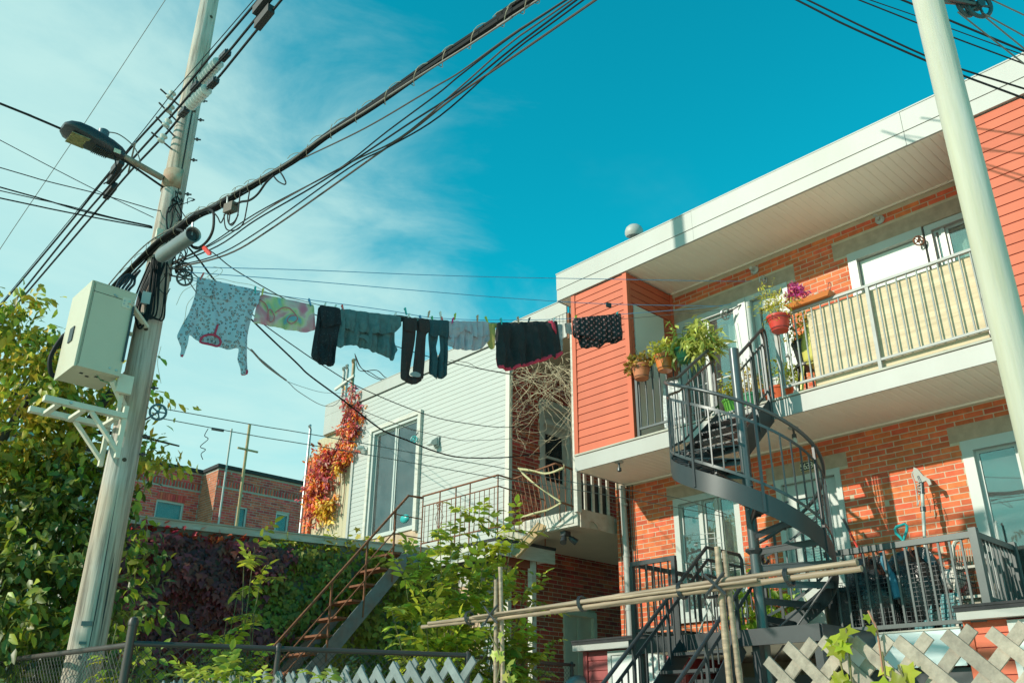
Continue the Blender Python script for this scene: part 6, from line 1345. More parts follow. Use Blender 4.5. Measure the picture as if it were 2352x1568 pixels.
# right hand sky wires
SV = ((5.0, 5.0), (8.5, .5))
for pts, r, lb in (([(1829, 0), (1947, 60), (2132, 142), (2209, 173), (2352, 226)], .010, 'lowest of the five dark wires behind the pale pole top'), ([(1854, 0), (1990, 66), (2129, 130), (2204, 158), (2352, 204)], .009, 'second lowest of the five dark wires behind the pale pole top'),
                   ([(1972, 0), (2111, 55), (2186, 85), (2352, 147)], .007, 'middle of the five dark wires behind the pale pole top'), ([(1997, 0), (2107, 38), (2181, 65), (2352, 127)], .005, 'second highest of the five dark wires behind the pale pole top'), ([(2071, 0), (2101, 12), (2176, 45), (2352, 118)], .010, 'highest of the five dark wires behind the pale pole top')):
    cable('sky_wire', lb, [aV(x, y, *SV) for x, y in pts], r, CABLE, ext0=3, ext1=2)
PV = ((2.95, .75), (9.3, -1.6))
for pts, lb in (([(2200, 28), (2352, 147)], 'steep thin line from the first pulley of the pale pole'), ([(2256, 34), (2352, 112)], 'thin line from the second pulley of the pale pole, lower strand'), ([(2256, 30), (2352, 83)], 'thin line from the second pulley of the pale pole, upper strand'), ([(2278, 0), (2352, 35)], 'thin line at the very corner above the pulleys')):
    cable('clothesline', lb, [aV(x, y, *PV) for x, y in pts], .0035, CABLEG, cat_='line', ext1=2)
# clotheslines
CE = np.array([10.1, 5.9])
cable('clothesline', 'highest blue clothesline from pole to balcony', [aV(x, y, CL0, CE) for x, y in [(432, 613), (700, 620), (968, 631), (1176, 637), (1396, 641), (1709, 646), (1745, 640)]], .0042, BLUEL, cat_='line')
cable('clothesline', 'second blue clothesline just above the laundry', [aV(x, y, CL0, CE) for x, y in [(432, 625), (700, 645), (968, 668), (1176, 685), (1396, 698), (1659, 703)]], .0042, BLUEL, cat_='line')
cable('clothesline', 'laundry line rear strand', [aV(x, y, CL0 + [0, .06], CL1 + [0, .06]) for x, y in [(432, 642), (560, 660), (630, 677), (850, 707), (910, 716), (1000, 730), (1140, 735), (1300, 732), (1421, 722), (1655, 702), (1764, 676)]], .004, BLUEL, cat_='line')
cable('clothesline', 'laundry line front strand with most of the clothes', [aV(x, y, CL0, CL1) for x, y in [(430, 632), (452, 640), (595, 668), (720, 697), (780, 712), (920, 727), (1030, 739), (1140, 741), (1290, 738), (1421, 733), (1653, 712)]], .004, CABLEG, cat_='line')
CQ = np.array([10.18, 6.3])
cable('clothesline', 'upper strand of the low empty clothesline', [aV(x, y, CL0, CQ) for x, y in [(368, 937), (588, 976), (674, 990), (824, 1016), (974, 1044), (1164, 1076), (1316, 1107), (1549, 1142), (1668, 1180)]], .0045, CABLEG, cat_='line')
cable('clothesline', 'lower strand of the low empty clothesline', [aV(x, y, CL0, CQ) for x, y in [(368, 960), (588, 1001), (674, 1015), (811, 1038), (961, 1065), (1136, 1096), (1333, 1126), (1556, 1165), (1676, 1188)]], .0045, CABLEG, cat_='line')
c = aV(486, 984, CL0, CQ); MB().tube([c, c + unit(aV(510, 988, CL0, CQ) - c) * .12], .015, 8).build('line_tightener', GREYM, None, True, 'grey tightener with dangling cord on the low clothesline', 'tightener')
cable('dangling_cord', 'black cord dangling in loops below the line tightener', [aV(x, y, CL0, CQ) for x, y in [(478, 984), (470, 1000), (478, 1008), (460, 1025), (472, 1032), (462, 1042), (466, 1055)]], .004, CABLE, cat_='cord')
p = aV(1398, 699, CL0, CE); MB().obox(p - [0, 0, .01], (.03, -.01, 0), (0, .012, 0), (0, 0, .03)).build('line_separator', BLACKP, None, False, 'black line separator on the second blue line before the red bay', 'separator')

cnrm0 = np.array([-.3, -.95])
# cabinet feed cables, tangle at the bundle, tags on the pole foot
for k in range(5):
    j = RNG.normal(size=2) * .015; MB().tube(cat([(2.50 + .03 * k, 8.45 + j[0], 5.60), (2.52 + .03 * k, 8.43 + j[1], 5.72), (2.57 + .035 * k, 8.52, 5.85), (2.66 + .02 * k, 8.62, 5.98), (2.74, 8.72 - .05 * k, 6.02)], 6), .013, 7).build('feed_cable', mat('blue black cable', (.012, .022, .03), .5, .1, spec=.3), cb, True)
for k in range(16):
    a0 = 4.2 + RNG.random() * 1.2; z0_ = 6.15 + RNG.random() * .75; q = [psurf(a0, z0_, .02)]; a_ = a0; z_ = z0_
    for s in range(RNG.integers(4, 8)): a_ += RNG.normal() * .35; z_ += RNG.normal() * .10 - .02; q.append(psurf(a_, z_, .03 + .09 * RNG.random()))
    MB().tube(cat(q, 5), .004 + .006 * RNG.random(), 6).build('cable_loop', CABLE, up, True)
for (a_, z_, w_, h_) in ((4.15, 2.52, .045, .02), (4.13, 2.36, .03, .012)):
    c = psurf(a_, z_, .004); tg_ = np.array([-math.sin(a_), math.cos(a_), 0]); MB().obox(c, tg_ * w_, np.array([0, 0, h_]), np.array([math.cos(a_), math.sin(a_), 0]) * .003).build('metal_tag', GREYM, up)
for z_ in (2.30, 2.24): MB().lathe([(.02, 0), (.016, .006)], psurf(4.13, z_, 0), 10, (math.cos(4.13), math.sin(4.13), 0)).build('bolt', GREYM, up)
# dry tendrils caught on the laundry line
td = empty('dry_tendrils', aV(520, 640, CL0, CL1), 'thin dry vine tendrils caught on the laundry line by the pole', 'vine')
for pts in ([(470, 655), (500, 640), (540, 648), (580, 655), (610, 670), (640, 680)], [(405, 700), (420, 670), (445, 655), (470, 640), (500, 620)], [(445, 680), (430, 700), (425, 730), (420, 745)], [(490, 612), (510, 618), (505, 630), (480, 640), (478, 628)], [(370, 795), (362, 830), (366, 860), (370, 880)]):
    MB().tube(cat([aV(x, y, CL0 + cnrm0 * .03, CL1 + cnrm0 * .03) for x, y in pts], 6), .0025, 5).build('tendril', TWIG, td)

# ================================================================ LAUNDRY
cdir = unit(CL1 - CL0); cnrm = np.array([cdir[1], -cdir[0]])
if cnrm @ np.array([-1, -1]) < 0: cnrm = -cnrm          # towards the viewer
ZA = lambda pts: [(379.7 + x / 4, 600.2 + y / 4) for x, y in pts]
ZB = lambda pts: [(906.5 + x / 4, 661.5 + y / 4) for x, y in pts]
def sheet(name, poly, m, parent=None, label=None, cat_=None, off=0.0, bulge=.012, folds=(3.0, .018), seed=0, step=.024, group=None):
    R = np.random.default_rng(seed + 100); P2 = []
    for (x, y) in poly:
        p = aV(x, y, CL0, CL1); P2.append(((p[:2] - CL0) @ cdir, p[2]))
    Q = []
    for i in range(len(P2)):                             # resample the outline
        a = np.array(P2[i]); b = np.array(P2[(i + 1) % len(P2)]); n = max(1, int(np.linalg.norm(b - a) / (step * 1.1)))
        for k in range(n): Q.append(a + (b - a) * k / n)
    Q = np.array(Q); Qs = Q.copy()
    for it in range(1): Qs = .6 * Qs + .2 * (np.roll(Qs, 1, 0) + np.roll(Qs, -1, 0))
    Q = Qs; nb = len(Q)
    def inside(p):
        c = False; j = nb - 1
        for i in range(nb):
            if (Q[i, 1] > p[1]) != (Q[j, 1] > p[1]) and p[0] < (Q[j, 0] - Q[i, 0]) * (p[1] - Q[i, 1]) / (Q[j, 1] - Q[i, 1]) + Q[i, 0]: c = not c
            j = i
        return c
    def dist(p):
        a = Q; b = np.roll(Q, -1, 0); ab = b - a; t = np.clip(((p - a) * ab).sum(1) / ((ab * ab).sum(1) + 1e-9), 0, 1)
        return float(np.min(np.linalg.norm(a + ab * t[:, None] - p, axis=1)))
    I = []; lo, hi = Q.min(0), Q.max(0)
    for s in np.arange(lo[0], hi[0], step):
        for z in np.arange(lo[1], hi[1], step):
            p = np.array([s, z]) + R.uniform(-.3, .3, 2) * step
            if inside(p) and dist(p) > step * .45: I.append(p)
    A = [Vector(p) for p in Q] + [Vector(p) for p in I]
    vo, eo, fo, *_ = delaunay_2d_cdt(A, [], [list(range(nb))], 1, 1e-5)
    VV = np.array([[v.x, v.y] for v in vo]); zt = VV[:, 1].max()
    f, amp = folds; f *= 2.4; amp *= 1.15; ph = R.random() * 6
    d = np.array([dist(p) for p in VV])
    w = amp * np.minimum(1.2, .25 + 1.4 * (zt - VV[:, 1]) / max(.15, zt - VV[:, 1].min()))
    fold = w * (np.sin(VV[:, 0] * f * 6.283 + ph + .9 * np.sin(VV[:, 1] * 4 + ph)) * .7 + .45 * np.sin(VV[:, 0] * f * 2.3 * 6.283 + 2 * ph + VV[:, 1] * 6) + .35 * np.sin(VV[:, 1] * 17 + VV[:, 0] * 9 + ph))
    bl = .003 + bulge * np.minimum(1, d / .05)
    def p3(k, o): q = CL0 + cdir * VV[k, 0] + cnrm * o; return (q[0], q[1], VV[k, 1])
    n = len(VV); V = [p3(k, off + fold[k] + bl[k]) for k in range(n)] + [p3(k, off + fold[k] * .7 - bl[k]) for k in range(n)]
    F = []; ec = {}
    for t in fo:
        F.append(tuple(t)); F.append(tuple(i + n for i in reversed(t)))
        for a, b in zip(t, t[1:] + t[:1] if isinstance(t, list) else list(t[1:]) + [t[0]]): ec[(a, b)] = 1
    for (a, b) in list(ec):
        if (b, a) not in ec: F.append((b, a, a + n, b + n))
    o = MB().add(V, F).build(name, m, parent, True, label, cat_, group)
    me = o.data; uv = me.uv_layers.new(name='UVMap'); vi = np.empty(len(me.loops), np.int32); me.loops.foreach_get('vertex_index', vi)
    uvs = VV[vi % n]; uv.data.foreach_set('uv', uvs.astype(np.float32).ravel())
    return o
LEO = printmat('leopard print cloth', (0.44, 0.60, 0.70), (0.045, 0.075, 0.095), 30, .56, True, (0.46, 0.42, 0.42))
PINKT = mat('raspberry trim', (0.42, 0.04, 0.09), .85, .1, 20)
def tiedye():
    m = bpy.data.materials.new('tie dye cloth'); m.use_nodes = True; N = m.node_tree.nodes; L = m.node_tree.links; b = N['Principled BSDF']; b.inputs['Roughness'].default_value = .8
    t = N.new('ShaderNodeTexCoord'); n = N.new('ShaderNodeTexNoise'); n.inputs['Scale'].default_value = 4.6; n.inputs['Detail'].default_value = 2.5; n.inputs['Distortion'].default_value = .6; L.new(t.outputs['UV'], n.inputs['Vector'])
    mr_ = N.new('ShaderNodeMapRange'); mr_.inputs[1].default_value = .32; mr_.inputs[2].default_value = .70; L.new(n.outputs[0], mr_.inputs[0])
    c = N.new('ShaderNodeValToRGB'); L.new(mr_.outputs[0], c.inputs[0]); e = c.color_ramp.elements
    e[0].position = 0; e[0].color = (.22, .52, .66, 1); e[1].position = 1; e[1].color = (.68, .24, .36, 1)
    for p_, cc in ((.22, (.46, .62, .34)), (.40, (.66, .68, .42)), (.55, (.68, .64, .58)), (.72, (.68, .40, .44))): x = e.new(p_); x.color = (*cc, 1)
    L.new(c.outputs[0], b.inputs['Base Color']); tr_ = N.new('ShaderNodeBsdfTranslucent'); L.new(c.outputs[0], tr_.inputs[0]); ms = N.new('ShaderNodeMixShader'); ms.inputs[0].default_value = .35; L.new(b.outputs[0], ms.inputs[1]); L.new(tr_.outputs[0], ms.inputs[2]); L.new(ms.outputs[0], N['Material Output'].inputs[0]); return m
TIE = tiedye()
NAVY = printmat('navy scroll print', (0.016, 0.022, 0.030), (0.06, 0.075, 0.085), 38, .38, True)
SLATE = mat('washed slate jersey', (0.085, 0.165, 0.18), .9, .25, 14, trans=.15)
BRFL = printmat('brown ditsy print', (0.045, 0.034, 0.036), (0.30, 0.10, 0.09), 60, .27, False)
TEALF = printmat('teal speckle print', (0.035, 0.085, 0.105), (0.10, 0.20, 0.22), 70, .3, False)
LILAC = mat('lilac white jersey', (0.50, 0.49, 0.56), .9, .06, 12, trans=.3)
YELC = mat('yellow cloth', (0.55, 0.47, 0.16), .9, .08, 10, trans=.35)
BLKC = mat('faded black jersey', (0.018, 0.018, 0.021), .9, .3, 9)
HOTP = mat('hot pink trim', (0.60, 0.035, 0.075), .85, .1, 15)
GRYC = mat('grey cloth', (0.38, 0.39, 0.40), .9, .12, 14, trans=.3)
DOTS = None
def dots():
    m = bpy.data.materials.new('pink dots on black'); m.use_nodes = True; N = m.node_tree.nodes; L = m.node_tree.links; b = N['Principled BSDF']; b.inputs['Roughness'].default_value = .8
    t = N.new('ShaderNodeTexCoord'); mp = N.new('ShaderNodeMapping'); mp.inputs['Rotation'].default_value = (0, 0, .78); mp.inputs['Scale'].default_value = (19, 19, 1); L.new(t.outputs['UV'], mp.inputs[0])
    fr = N.new('ShaderNodeVectorMath'); fr.operation = 'FRACTION'; L.new(mp.outputs[0], fr.inputs[0]); sb = N.new('ShaderNodeVectorMath'); sb.operation = 'SUBTRACT'; L.new(fr.outputs[0], sb.inputs[0]); sb.inputs[1].default_value = (.5, .5, 0)
    mu = N.new('ShaderNodeVectorMath'); mu.operation = 'MULTIPLY'; L.new(sb.outputs[0], mu.inputs[0]); mu.inputs[1].default_value = (1, 1, 0)
    ln = N.new('ShaderNodeVectorMath'); ln.operation = 'LENGTH'; L.new(mu.outputs[0], ln.inputs[0]); lt = N.new('ShaderNodeMath'); lt.operation = 'LESS_THAN'; L.new(ln.outputs['Value'], lt.inputs[0]); lt.inputs[1].default_value = .21
    mx = N.new('ShaderNodeMix'); mx.data_type = 'RGBA'; L.new(lt.outputs[0], mx.inputs[0]); mx.inputs[6].default_value = (.018, .018, .021, 1); mx.inputs[7].default_value = (.52, .20, .20, 1); L.new(mx.outputs[2], b.inputs['Base Color']); return m
DOTS = dots()
def garment(name, label, parts, cat_='clothing'):
    """parts: (part name, outline, material, offset, bulge, folds)"""
    pn, poly, m, off, bl, fo = parts[0]
    root = sheet(name, poly, m, None, label, cat_, off, bl, fo, seed=len(label))
    for k, (pn, poly, m, off, bl, fo) in enumerate(parts[1:]): sheet(pn, poly, m, root, None, None, off, bl, fo, seed=len(label) + k + 1, step=.024)
    return root
g1 = garment('pyjama_top', 'pale blue leopard print pyjama top hung by its hem, arms dangling', [
    ('body', ZA([(290, 155), (470, 195), (650, 240), (865, 292), (848, 412), (820, 425), (775, 590), (752, 700), (748, 830), (762, 1035), (695, 1050), (690, 985), (660, 900), (678, 795), (600, 805), (510, 790), (470, 775), (330, 745), (215, 675), (205, 760), (165, 885), (130, 875), (150, 800), (103, 690), (150, 590), (215, 480), (262, 350), (280, 270)]), LEO, 0, .02, (1.6, .02)),
    ('hem_fold', ZA([(291, 150), (470, 190), (650, 235), (866, 288), (850, 410), (700, 395), (520, 360), (282, 310)]), LEO, .028, .008, (2.6, .014)),
    ('cuff', ZA([(690, 1005), (762, 988), (763, 1038), (695, 1053)]), PINKT, .0, .026, (2, .0)), ('cuff', ZA([(146, 848), (175, 852), (166, 888), (128, 878)]), PINKT, 0, .026, (2, 0))])
CV = lambda pts, o: [aV(x, y, CL0 + cnrm * o, CL1 + cnrm * o) for x, y in ZA(pts)]
MB().tube(cat(CV([(318, 738), (335, 700), (380, 676), (440, 674), (490, 700), (508, 745), (480, 778), (420, 765), (340, 748)], .05), 5), .012, 7, closed=True).build('neckline', PINKT, g1, True)
MB().tube(cat(CV([(482, 582), (468, 625), (452, 672)], .05), 4), .011, 7).build('placket', PINKT, g1, True)
g2 = garment('tie_dye_swimsuit', 'pastel tie dye swimsuit folded over the line beside the pyjama top', [
    ('body', ZA([(885, 300), (1050, 335), (1200, 365), (1365, 400), (1370, 500), (1380, 632), (1290, 650), (1130, 630), (930, 588), (810, 565), (830, 440), (855, 335)]), TIE, 0, .012, (2.2, .014))])
for pts in ([(860, 345), (920, 390), (945, 460), (950, 545), (985, 548), (1000, 500), (965, 440), (940, 470)], [(1010, 470), (1080, 425), (1140, 430), (1190, 480), (1215, 530), (1160, 570), (1120, 545), (1150, 500), (1200, 495)]):
    q = [aV(379.7 + x / 4, 600.2 + y / 4, CL0 - cnrm * -.03, CL1 - cnrm * -.03) for x, y in pts]; MB().tube(cat(q, 5), .006, 6).build('strap', mat('coral strap', (.50, .16, .18), .8, .2, 12), g2, True)
garment('dark_leggings', 'navy scroll print leggings folded over the line', [
    ('leg', ZA([(1405, 415), (1500, 430), (1500, 620), (1470, 780), (1455, 960), (1438, 955), (1375, 915), (1336, 880), (1345, 800), (1380, 600)]), NAVY, 0, .022, (3.5, .022)), ('leg', ZA([(1480, 430), (1595, 445), (1602, 600), (1572, 720), (1548, 962), (1512, 973), (1445, 955), (1462, 780), (1482, 620)]), NAVY, .012, .022, (3.5, .022)),
    ('fold', ZA([(1405, 412), (1597, 442), (1612, 600), (1540, 590), (1530, 615), (1430, 620)]), NAVY, .045, .01, (3, .015))])
garment('slate_tshirt', 'washed slate grey t-shirt folded over the line with a frilled neckline', [
    ('body', ZA([(1600, 450), (2105, 520), (2110, 760), (2140, 815), (2105, 850), (2100, 915), (2030, 880), (2000, 880), (1960, 830), (1885, 835), (1860, 800), (1730, 770), (1660, 760), (1610, 805), (1565, 790), (1590, 640)]), SLATE, 0, .015, (2.4, .03)),
    ('hem_fold', ZA([(1597, 446), (2150, 516), (2155, 610), (2100, 665), (1980, 680), (1830, 668), (1720, 655), (1640, 620), (1600, 560)]), SLATE, .04, .008, (2.6, .02)),
    ('neckline', ZA([(1715, 720), (1760, 690), (1820, 680), (1870, 700), (1895, 760), (1900, 830), (1880, 835), (1860, 770), (1820, 715), (1770, 710)]), SLATE, .03, .008, (2, .003))])
garment('brown_leggings', 'brown ditsy floral leggings hanging straight down', [
    ('leg', ZB([(75, 285), (195, 290), (192, 410), (165, 620), (130, 800), (190, 820), (262, 840), (190, 888), (110, 870), (55, 830), (55, 700), (70, 450)]), BRFL, 0, .03, (3, .012)),
    ('leg', ZB([(205, 292), (305, 298), (310, 415), (285, 425), (268, 680), (262, 838), (180, 850), (165, 760), (178, 600), (200, 420)]), BRFL, .004, .03, (3, .012)),
    ('fold', ZB([(75, 282), (195, 288), (193, 405), (150, 415), (80, 405)]), BRFL, .04, .012, (3, .01)), ('fold', ZB([(206, 290), (306, 296), (310, 412), (285, 422), (212, 400)]), BRFL, .04, .012, (3, .01)),
    ('waistband', ZB([(120, 800), (165, 770), (235, 795), (230, 830), (160, 822)]), GRYC, .035, .006, (2, .004))])
garment('teal_leggings', 'teal speckled leggings beside the brown ones', [
    ('leg', ZB([(310, 305), (400, 308), (396, 470), (375, 540), (378, 610), (400, 640), (398, 838), (384, 836), (345, 800), (312, 762), (318, 740), (315, 640), (308, 470)]), TEALF, 0, .02, (4, .02)), ('leg', ZB([(396, 308), (485, 310), (488, 470), (484, 640), (480, 806), (455, 820), (430, 846), (392, 838), (394, 640), (412, 580), (408, 470)]), TEALF, .006, .02, (4, .02)), ('fold', ZB([(308, 302), (487, 308), (480, 470), (400, 440), (350, 470), (315, 440)]), TEALF, .04, .012, (4, .012))])
garment('lilac_top', 'lilac white camisole folded over the line', [
    ('body', ZB([(485, 315), (850, 315), (875, 470), (800, 560), (740, 570), (640, 570), (540, 560), (480, 520)]), LILAC, 0, .012, (3.5, .022)), ('hem_fold', ZB([(487, 312), (850, 313), (868, 440), (740, 470), (640, 385), (560, 460), (490, 470)]), LILAC, .03, .008, (5, .016))])
garment('yellow_cloth', 'yellow cloth hanging in a point behind the black shorts', [('body', ZB([(850, 305), (1120, 312), (1115, 330), (940, 345), (935, 545), (905, 550), (865, 480)]), YELC, -.06, .006, (2, .012))])
garment('black_sports_top', 'big faded black sports top with hot pink hem', [
    ('body', ZB([(940, 320), (1495, 300), (1510, 400), (1545, 600), (1470, 655), (1440, 625), (1400, 645), (1230, 700), (1045, 752), (945, 730), (930, 620), (935, 450)]), BLKC, 0, .022, (1.8, .03)),
    ('pink_hem', ZB([(928, 630), (950, 705), (1045, 728), (1230, 680), (1400, 622), (1480, 575), (1488, 600), (1400, 662), (1230, 712), (1050, 758), (943, 735)]), HOTP, .005, .034, (1.8, .028)), ('pink_hem', ZB([(1450, 620), (1540, 578), (1546, 604), (1470, 660), (1448, 645)]), HOTP, .012, .028, (2, .01)),
    ('pink_stripe', ZB([(1400, 305), (1455, 302), (1480, 400), (1478, 445), (1440, 390)]), HOTP, .02, .02, (2, .02)), ('pink_stripe', ZB([(978, 390), (992, 392), (990, 500), (970, 545), (964, 520)]), HOTP, .02, .022, (2, .02))])
garment('grey_cloth_strip', 'small grey cloth hanging beside the red bay', [('body', ZB([(1505, 318), (1560, 318), (1562, 565), (1528, 560)]), GRYC, -.05, .006, (4, .01))])
garment('floral_handkerchief', 'small pink floral cloth pegged next to the dotted swimsuit', [('body', ZB([(1565, 313), (1625, 308), (1642, 425), (1580, 405)]), printmat('pink floral', (.48, .40, .38), (.40, .12, .12), 60, .3, False), -.03, .006, (4, .01))])
garment('dotted_swimsuit', 'black swimsuit with pink polka dots in front of the red bay', [
    ('body', ZB([(1630, 290), (2060, 245), (2070, 330), (2100, 420), (2090, 475), (2020, 515), (1940, 500), (1880, 555), (1830, 535), (1760, 560), (1700, 540), (1690, 480), (1640, 435)]), DOTS, 0, .02, (4.5, .02)),
    ('fold', ZB([(1628, 287), (2062, 243), (2075, 400), (2085, 440), (1960, 500), (1800, 480), (1640, 430)]), DOTS, .04, .008, (5, .016))])
for k, (poly, lb, m_) in enumerate((([(5, 215), (180, 237), (180, 285), (75, 280), (72, 332), (40, 320), (0, 250)], 'small brown sock on the rear strand', BRFL), ([(190, 240), (320, 255), (325, 300), (200, 290)], 'small grey cloth on the rear strand above the leggings', GRYC), ([(330, 258), (460, 272), (470, 310), (320, 300)], 'small pale cloth on the rear strand above the teal leggings', LILAC), ([(480, 272), (620, 285), (620, 318), (480, 314)], 'small floral cloth on the rear strand', printmat('pale ditsy', (.45, .46, .44), (.28, .22, .24), 70, .3, False)), ([(640, 284), (770, 294), (840, 310), (640, 318)], 'small stretched cloth on the rear strand beside the yellow one', GRYC))):
    garment('small_laundry', lb, [('body', ZB(poly), m_, -.09, .005, (4, .008))])
# clothes pegs
PEGC = {'teal': TEALP, 'clear': mat('clear plastic', (.55, .60, .58), .3, .05), 'blue': mat('blue peg', (.05, .22, .42), .4, .05), 'wood': mat('peg wood', (.48, .30, .20), .8, .1), 'green': mat('green peg', (.05, .34, .16), .4, .05), 'white': mat('white peg', (.62, .62, .60), .4, .03), 'coral': mat('coral peg', (.60, .10, .09), .4, .05), 'magenta': mat('magenta peg', (.55, .02, .18), .4, .05), 'lime': mat('lime peg', (.34, .45, .02), .4, .05), 'yellow': mat('yellow peg', (.55, .45, .08), .4, .05), 'dark': BLACKP}
pegs = [((101, 215), 'teal', 'above the brown leggings'), ((125, 268), 'clear', 'on the brown leggings'), ((240, 285), 'blue', 'on the brown leggings'), ((312, 243), 'wood', 'on the rear strand'), ((345, 293), 'green', 'on the teal leggings'), ((422, 250), 'white', 'on the rear strand'), ((437, 298), 'coral', 'on the teal leggings'), ((530, 303), 'magenta', 'on the lilac top'), ((553, 265), 'lime', 'on the rear strand'), ((760, 282), 'wood', 'above the lilac top'), ((845, 293), 'lime', 'beside the yellow cloth'), ((978, 310), 'teal', 'on the black sports top'), ((1135, 295), 'wood', 'above the black sports top'), ((1232, 300), 'dark', 'above the black sports top'), ((1458, 300), 'clear', 'at the stripe of the black sports top'), ((1660, 280), 'lime', 'on the dotted swimsuit'), ((2040, 242), 'teal', 'on the dotted swimsuit')]
pegA = [((335, 140), 'coral', 'at the corner of the pyjama top'), ((825, 268), 'teal', 'at the hem of the pyjama top'), ((893, 285), 'yellow', 'on the tie dye swimsuit'), ((1328, 378), 'blue', 'on the tie dye swimsuit'), ((1463, 415), 'clear', 'on the navy leggings'), ((1558, 432), 'clear', 'between navy leggings and slate t-shirt'), ((1630, 435), 'coral', 'on the slate t-shirt'), ((2108, 505), 'white', 'at the end of the slate t-shirt')]
def peg(px, col, where):
    c = aV(px[0], px[1], CL0 + cnrm * .03, CL1 + cnrm * .03); d3 = np.array([cdir[0], cdir[1], 0]); n3 = np.array([cnrm[0], cnrm[1], 0])
    t = empty('clothes_peg', c, f'{col} clothes peg {where}', 'clothes peg', 'clothes pegs on the laundry line'); til = RNG.normal() * .25; up_ = unit(np.array([0, 0, 1]) + d3 * til)
    for s in (-1, 1): MB().prism([c + up_ * -.04 + n3 * s * .004 + d3 * -.006, c + up_ * .0 + n3 * s * .004 + d3 * -.008, c + up_ * .045 + n3 * s * .012 + d3 * -.009, c + up_ * .045 + n3 * s * .012 + d3 * .009, c + up_ * .0 + n3 * s * .004 + d3 * .008, c + up_ * -.04 + n3 * s * .004 + d3 * .006], n3 * s * .006).build('arm', PEGC[col], t)
    MB().lathe([(.008, -.011), (.008, .011)], c + up_ * .005, 8, d3).build('spring', ALU, t)
for p_, c_, w_ in pegs: peg((906.5 + p_[0] / 4, 661.5 + p_[1] / 4), c_, w_)
for p_, c_, w_ in pegA: peg((379.7 + p_[0] / 4, 600.2 + p_[1] / 4), c_, w_)

# ================================================================ LATTICE FENCE, BAMBOO, CHAIN LINK
FX = 2.95
def lattice(label, y0, y1, z0, z1, m, pitch=.135, w=.040, cut=None, jag=.0):
    t = empty('lattice_fence', (FX, (y0 + y1) / 2, 0), label, 'fence'); R = random.Random(len(label))
    key = 'lt' + m.name
    if key not in UBOX: UBOX[key] = MB().box(-.5, .5, -.5, .5, -.5, .5).mesh('slat', m)
    for lay, sgn in ((0, 1), (1, -1)):
        s = y0 - (z1 - z0) - .2
        while s < y1 + (z1 - z0):
            # line y = s + sgn*(z - z0) (for sgn<0 mirrored), clip to rectangle
            zt = z1 + R.uniform(-.012, .012); a = (s, z0) if sgn > 0 else (s + (z1 - z0), z0); b = (s + (zt - z0), zt) if sgn > 0 else (s + (z1 - z0) - (zt - z0), zt)
            p, q = np.array(a, float), np.array(b, float); d = q - p; t0, t1 = 0., 1.
            for lo, hi in ((y0, y1),):
                if abs(d[0]) > 1e-6:
                    u0, u1 = (lo - p[0]) / d[0], (hi - p[0]) / d[0]; t0 = max(t0, min(u0, u1)); t1 = min(t1, max(u0, u1))
            if t1 - t0 > .12:
                pa, pb = p + d * t0, p + d * t1; c = (pa + pb) / 2; L_ = np.linalg.norm(pb - pa); an = math.atan2(pb[1] - pa[1], pb[0] - pa[0]) + R.uniform(-.02, .02)
                copyp('slat', UBOX[key], Matrix.Translation((FX + (.006 if lay else -.006) + R.uniform(-.001, .001), c[0], c[1])) @ Matrix.Rotation(an, 4, 'X') @ Matrix.Diagonal((.010, L_, w * R.uniform(.92, 1.05), 1)), t)
            s += pitch
    return t
lattice('weathered grey wooden lattice fence close by below the deck', .30, 1.80, .9, 1.95, WOODG)
lattice('older bluish grey lattice fence farther along the lane', 3.33, 6.92, .9, 1.985, WOODT, pitch=.15, w=.045)
# bamboo
bb = empty('bamboo_trellis', (2.88, 2.5, 0), 'bamboo canes tied into a cross rail trellis above the lattice', 'trellis')
def cane(p0, p1, r, seed):
    R = np.random.default_rng(seed); p0, p1 = np.asarray(p0, float), np.asarray(p1, float); L_ = np.linalg.norm(p1 - p0); n = int(L_ / .04) + 2; P = []; rr = []; nod = .22 + .06 * R.random(); ph = R.random() * nod
    for i in range(n):
        t = i / (n - 1); s = t * L_; q = abs(((s + ph) % nod) - nod / 2); P.append(p0 + (p1 - p0) * t + np.array([.004 * math.sin(3 * s + seed), .0, .006 * math.sin(2.1 * s + seed)])); rr.append(r * (1 + (.18 if q > nod / 2 - .02 else 0)) * (1 - .12 * t))
    MB().tube(P, rr, 10).build('cane', BAMB, bb, True)
cane((2.88, 1.38, 2.176), (2.88, 2.95, 2.170), .0100, 1); cane((2.885, 1.37, 2.155), (2.885, 2.8, 2.153), .0105, 2); cane((2.885, 2.35, 2.172), (2.885, 3.66, 2.165), .0095, 3); cane((2.89, 2.2, 2.151), (2.89, 3.72, 2.146), .0095, 4); cane((2.868, 1.75, 2.169), (2.868, 3.3, 2.157), .0065, 5); cane((2.90, 1.42, 2.168), (2.90, 2.5, 2.163), .0085, 11)
cane((2.90, 1.915, .3), (2.91, 1.935, 2.315), .0135, 6); cane((2.915, 1.83, .3), (2.92, 1.915, 2.30), .012, 7); cane((2.905, 3.14, .3), (2.91, 3.19, 2.33), .0125, 8); cane((2.92, 3.08, .3), (2.915, 3.165, 2.38), .011, 9)
def tie(y, z, r): 
    for k in range(3): MB().tube([(2.89 + r * math.cos(a), y + .006 * k - .006 + .02 * math.sin(a) * .3, z + r * 1.15 * math.sin(a)) for a in np.linspace(0, 6.28, 13)[:-1]], .003, 5, closed=True).build('tie', BLACKP, bb)
for y in (1.64, 2.10, 2.62, 3.35): tie(y, 2.163, .027)
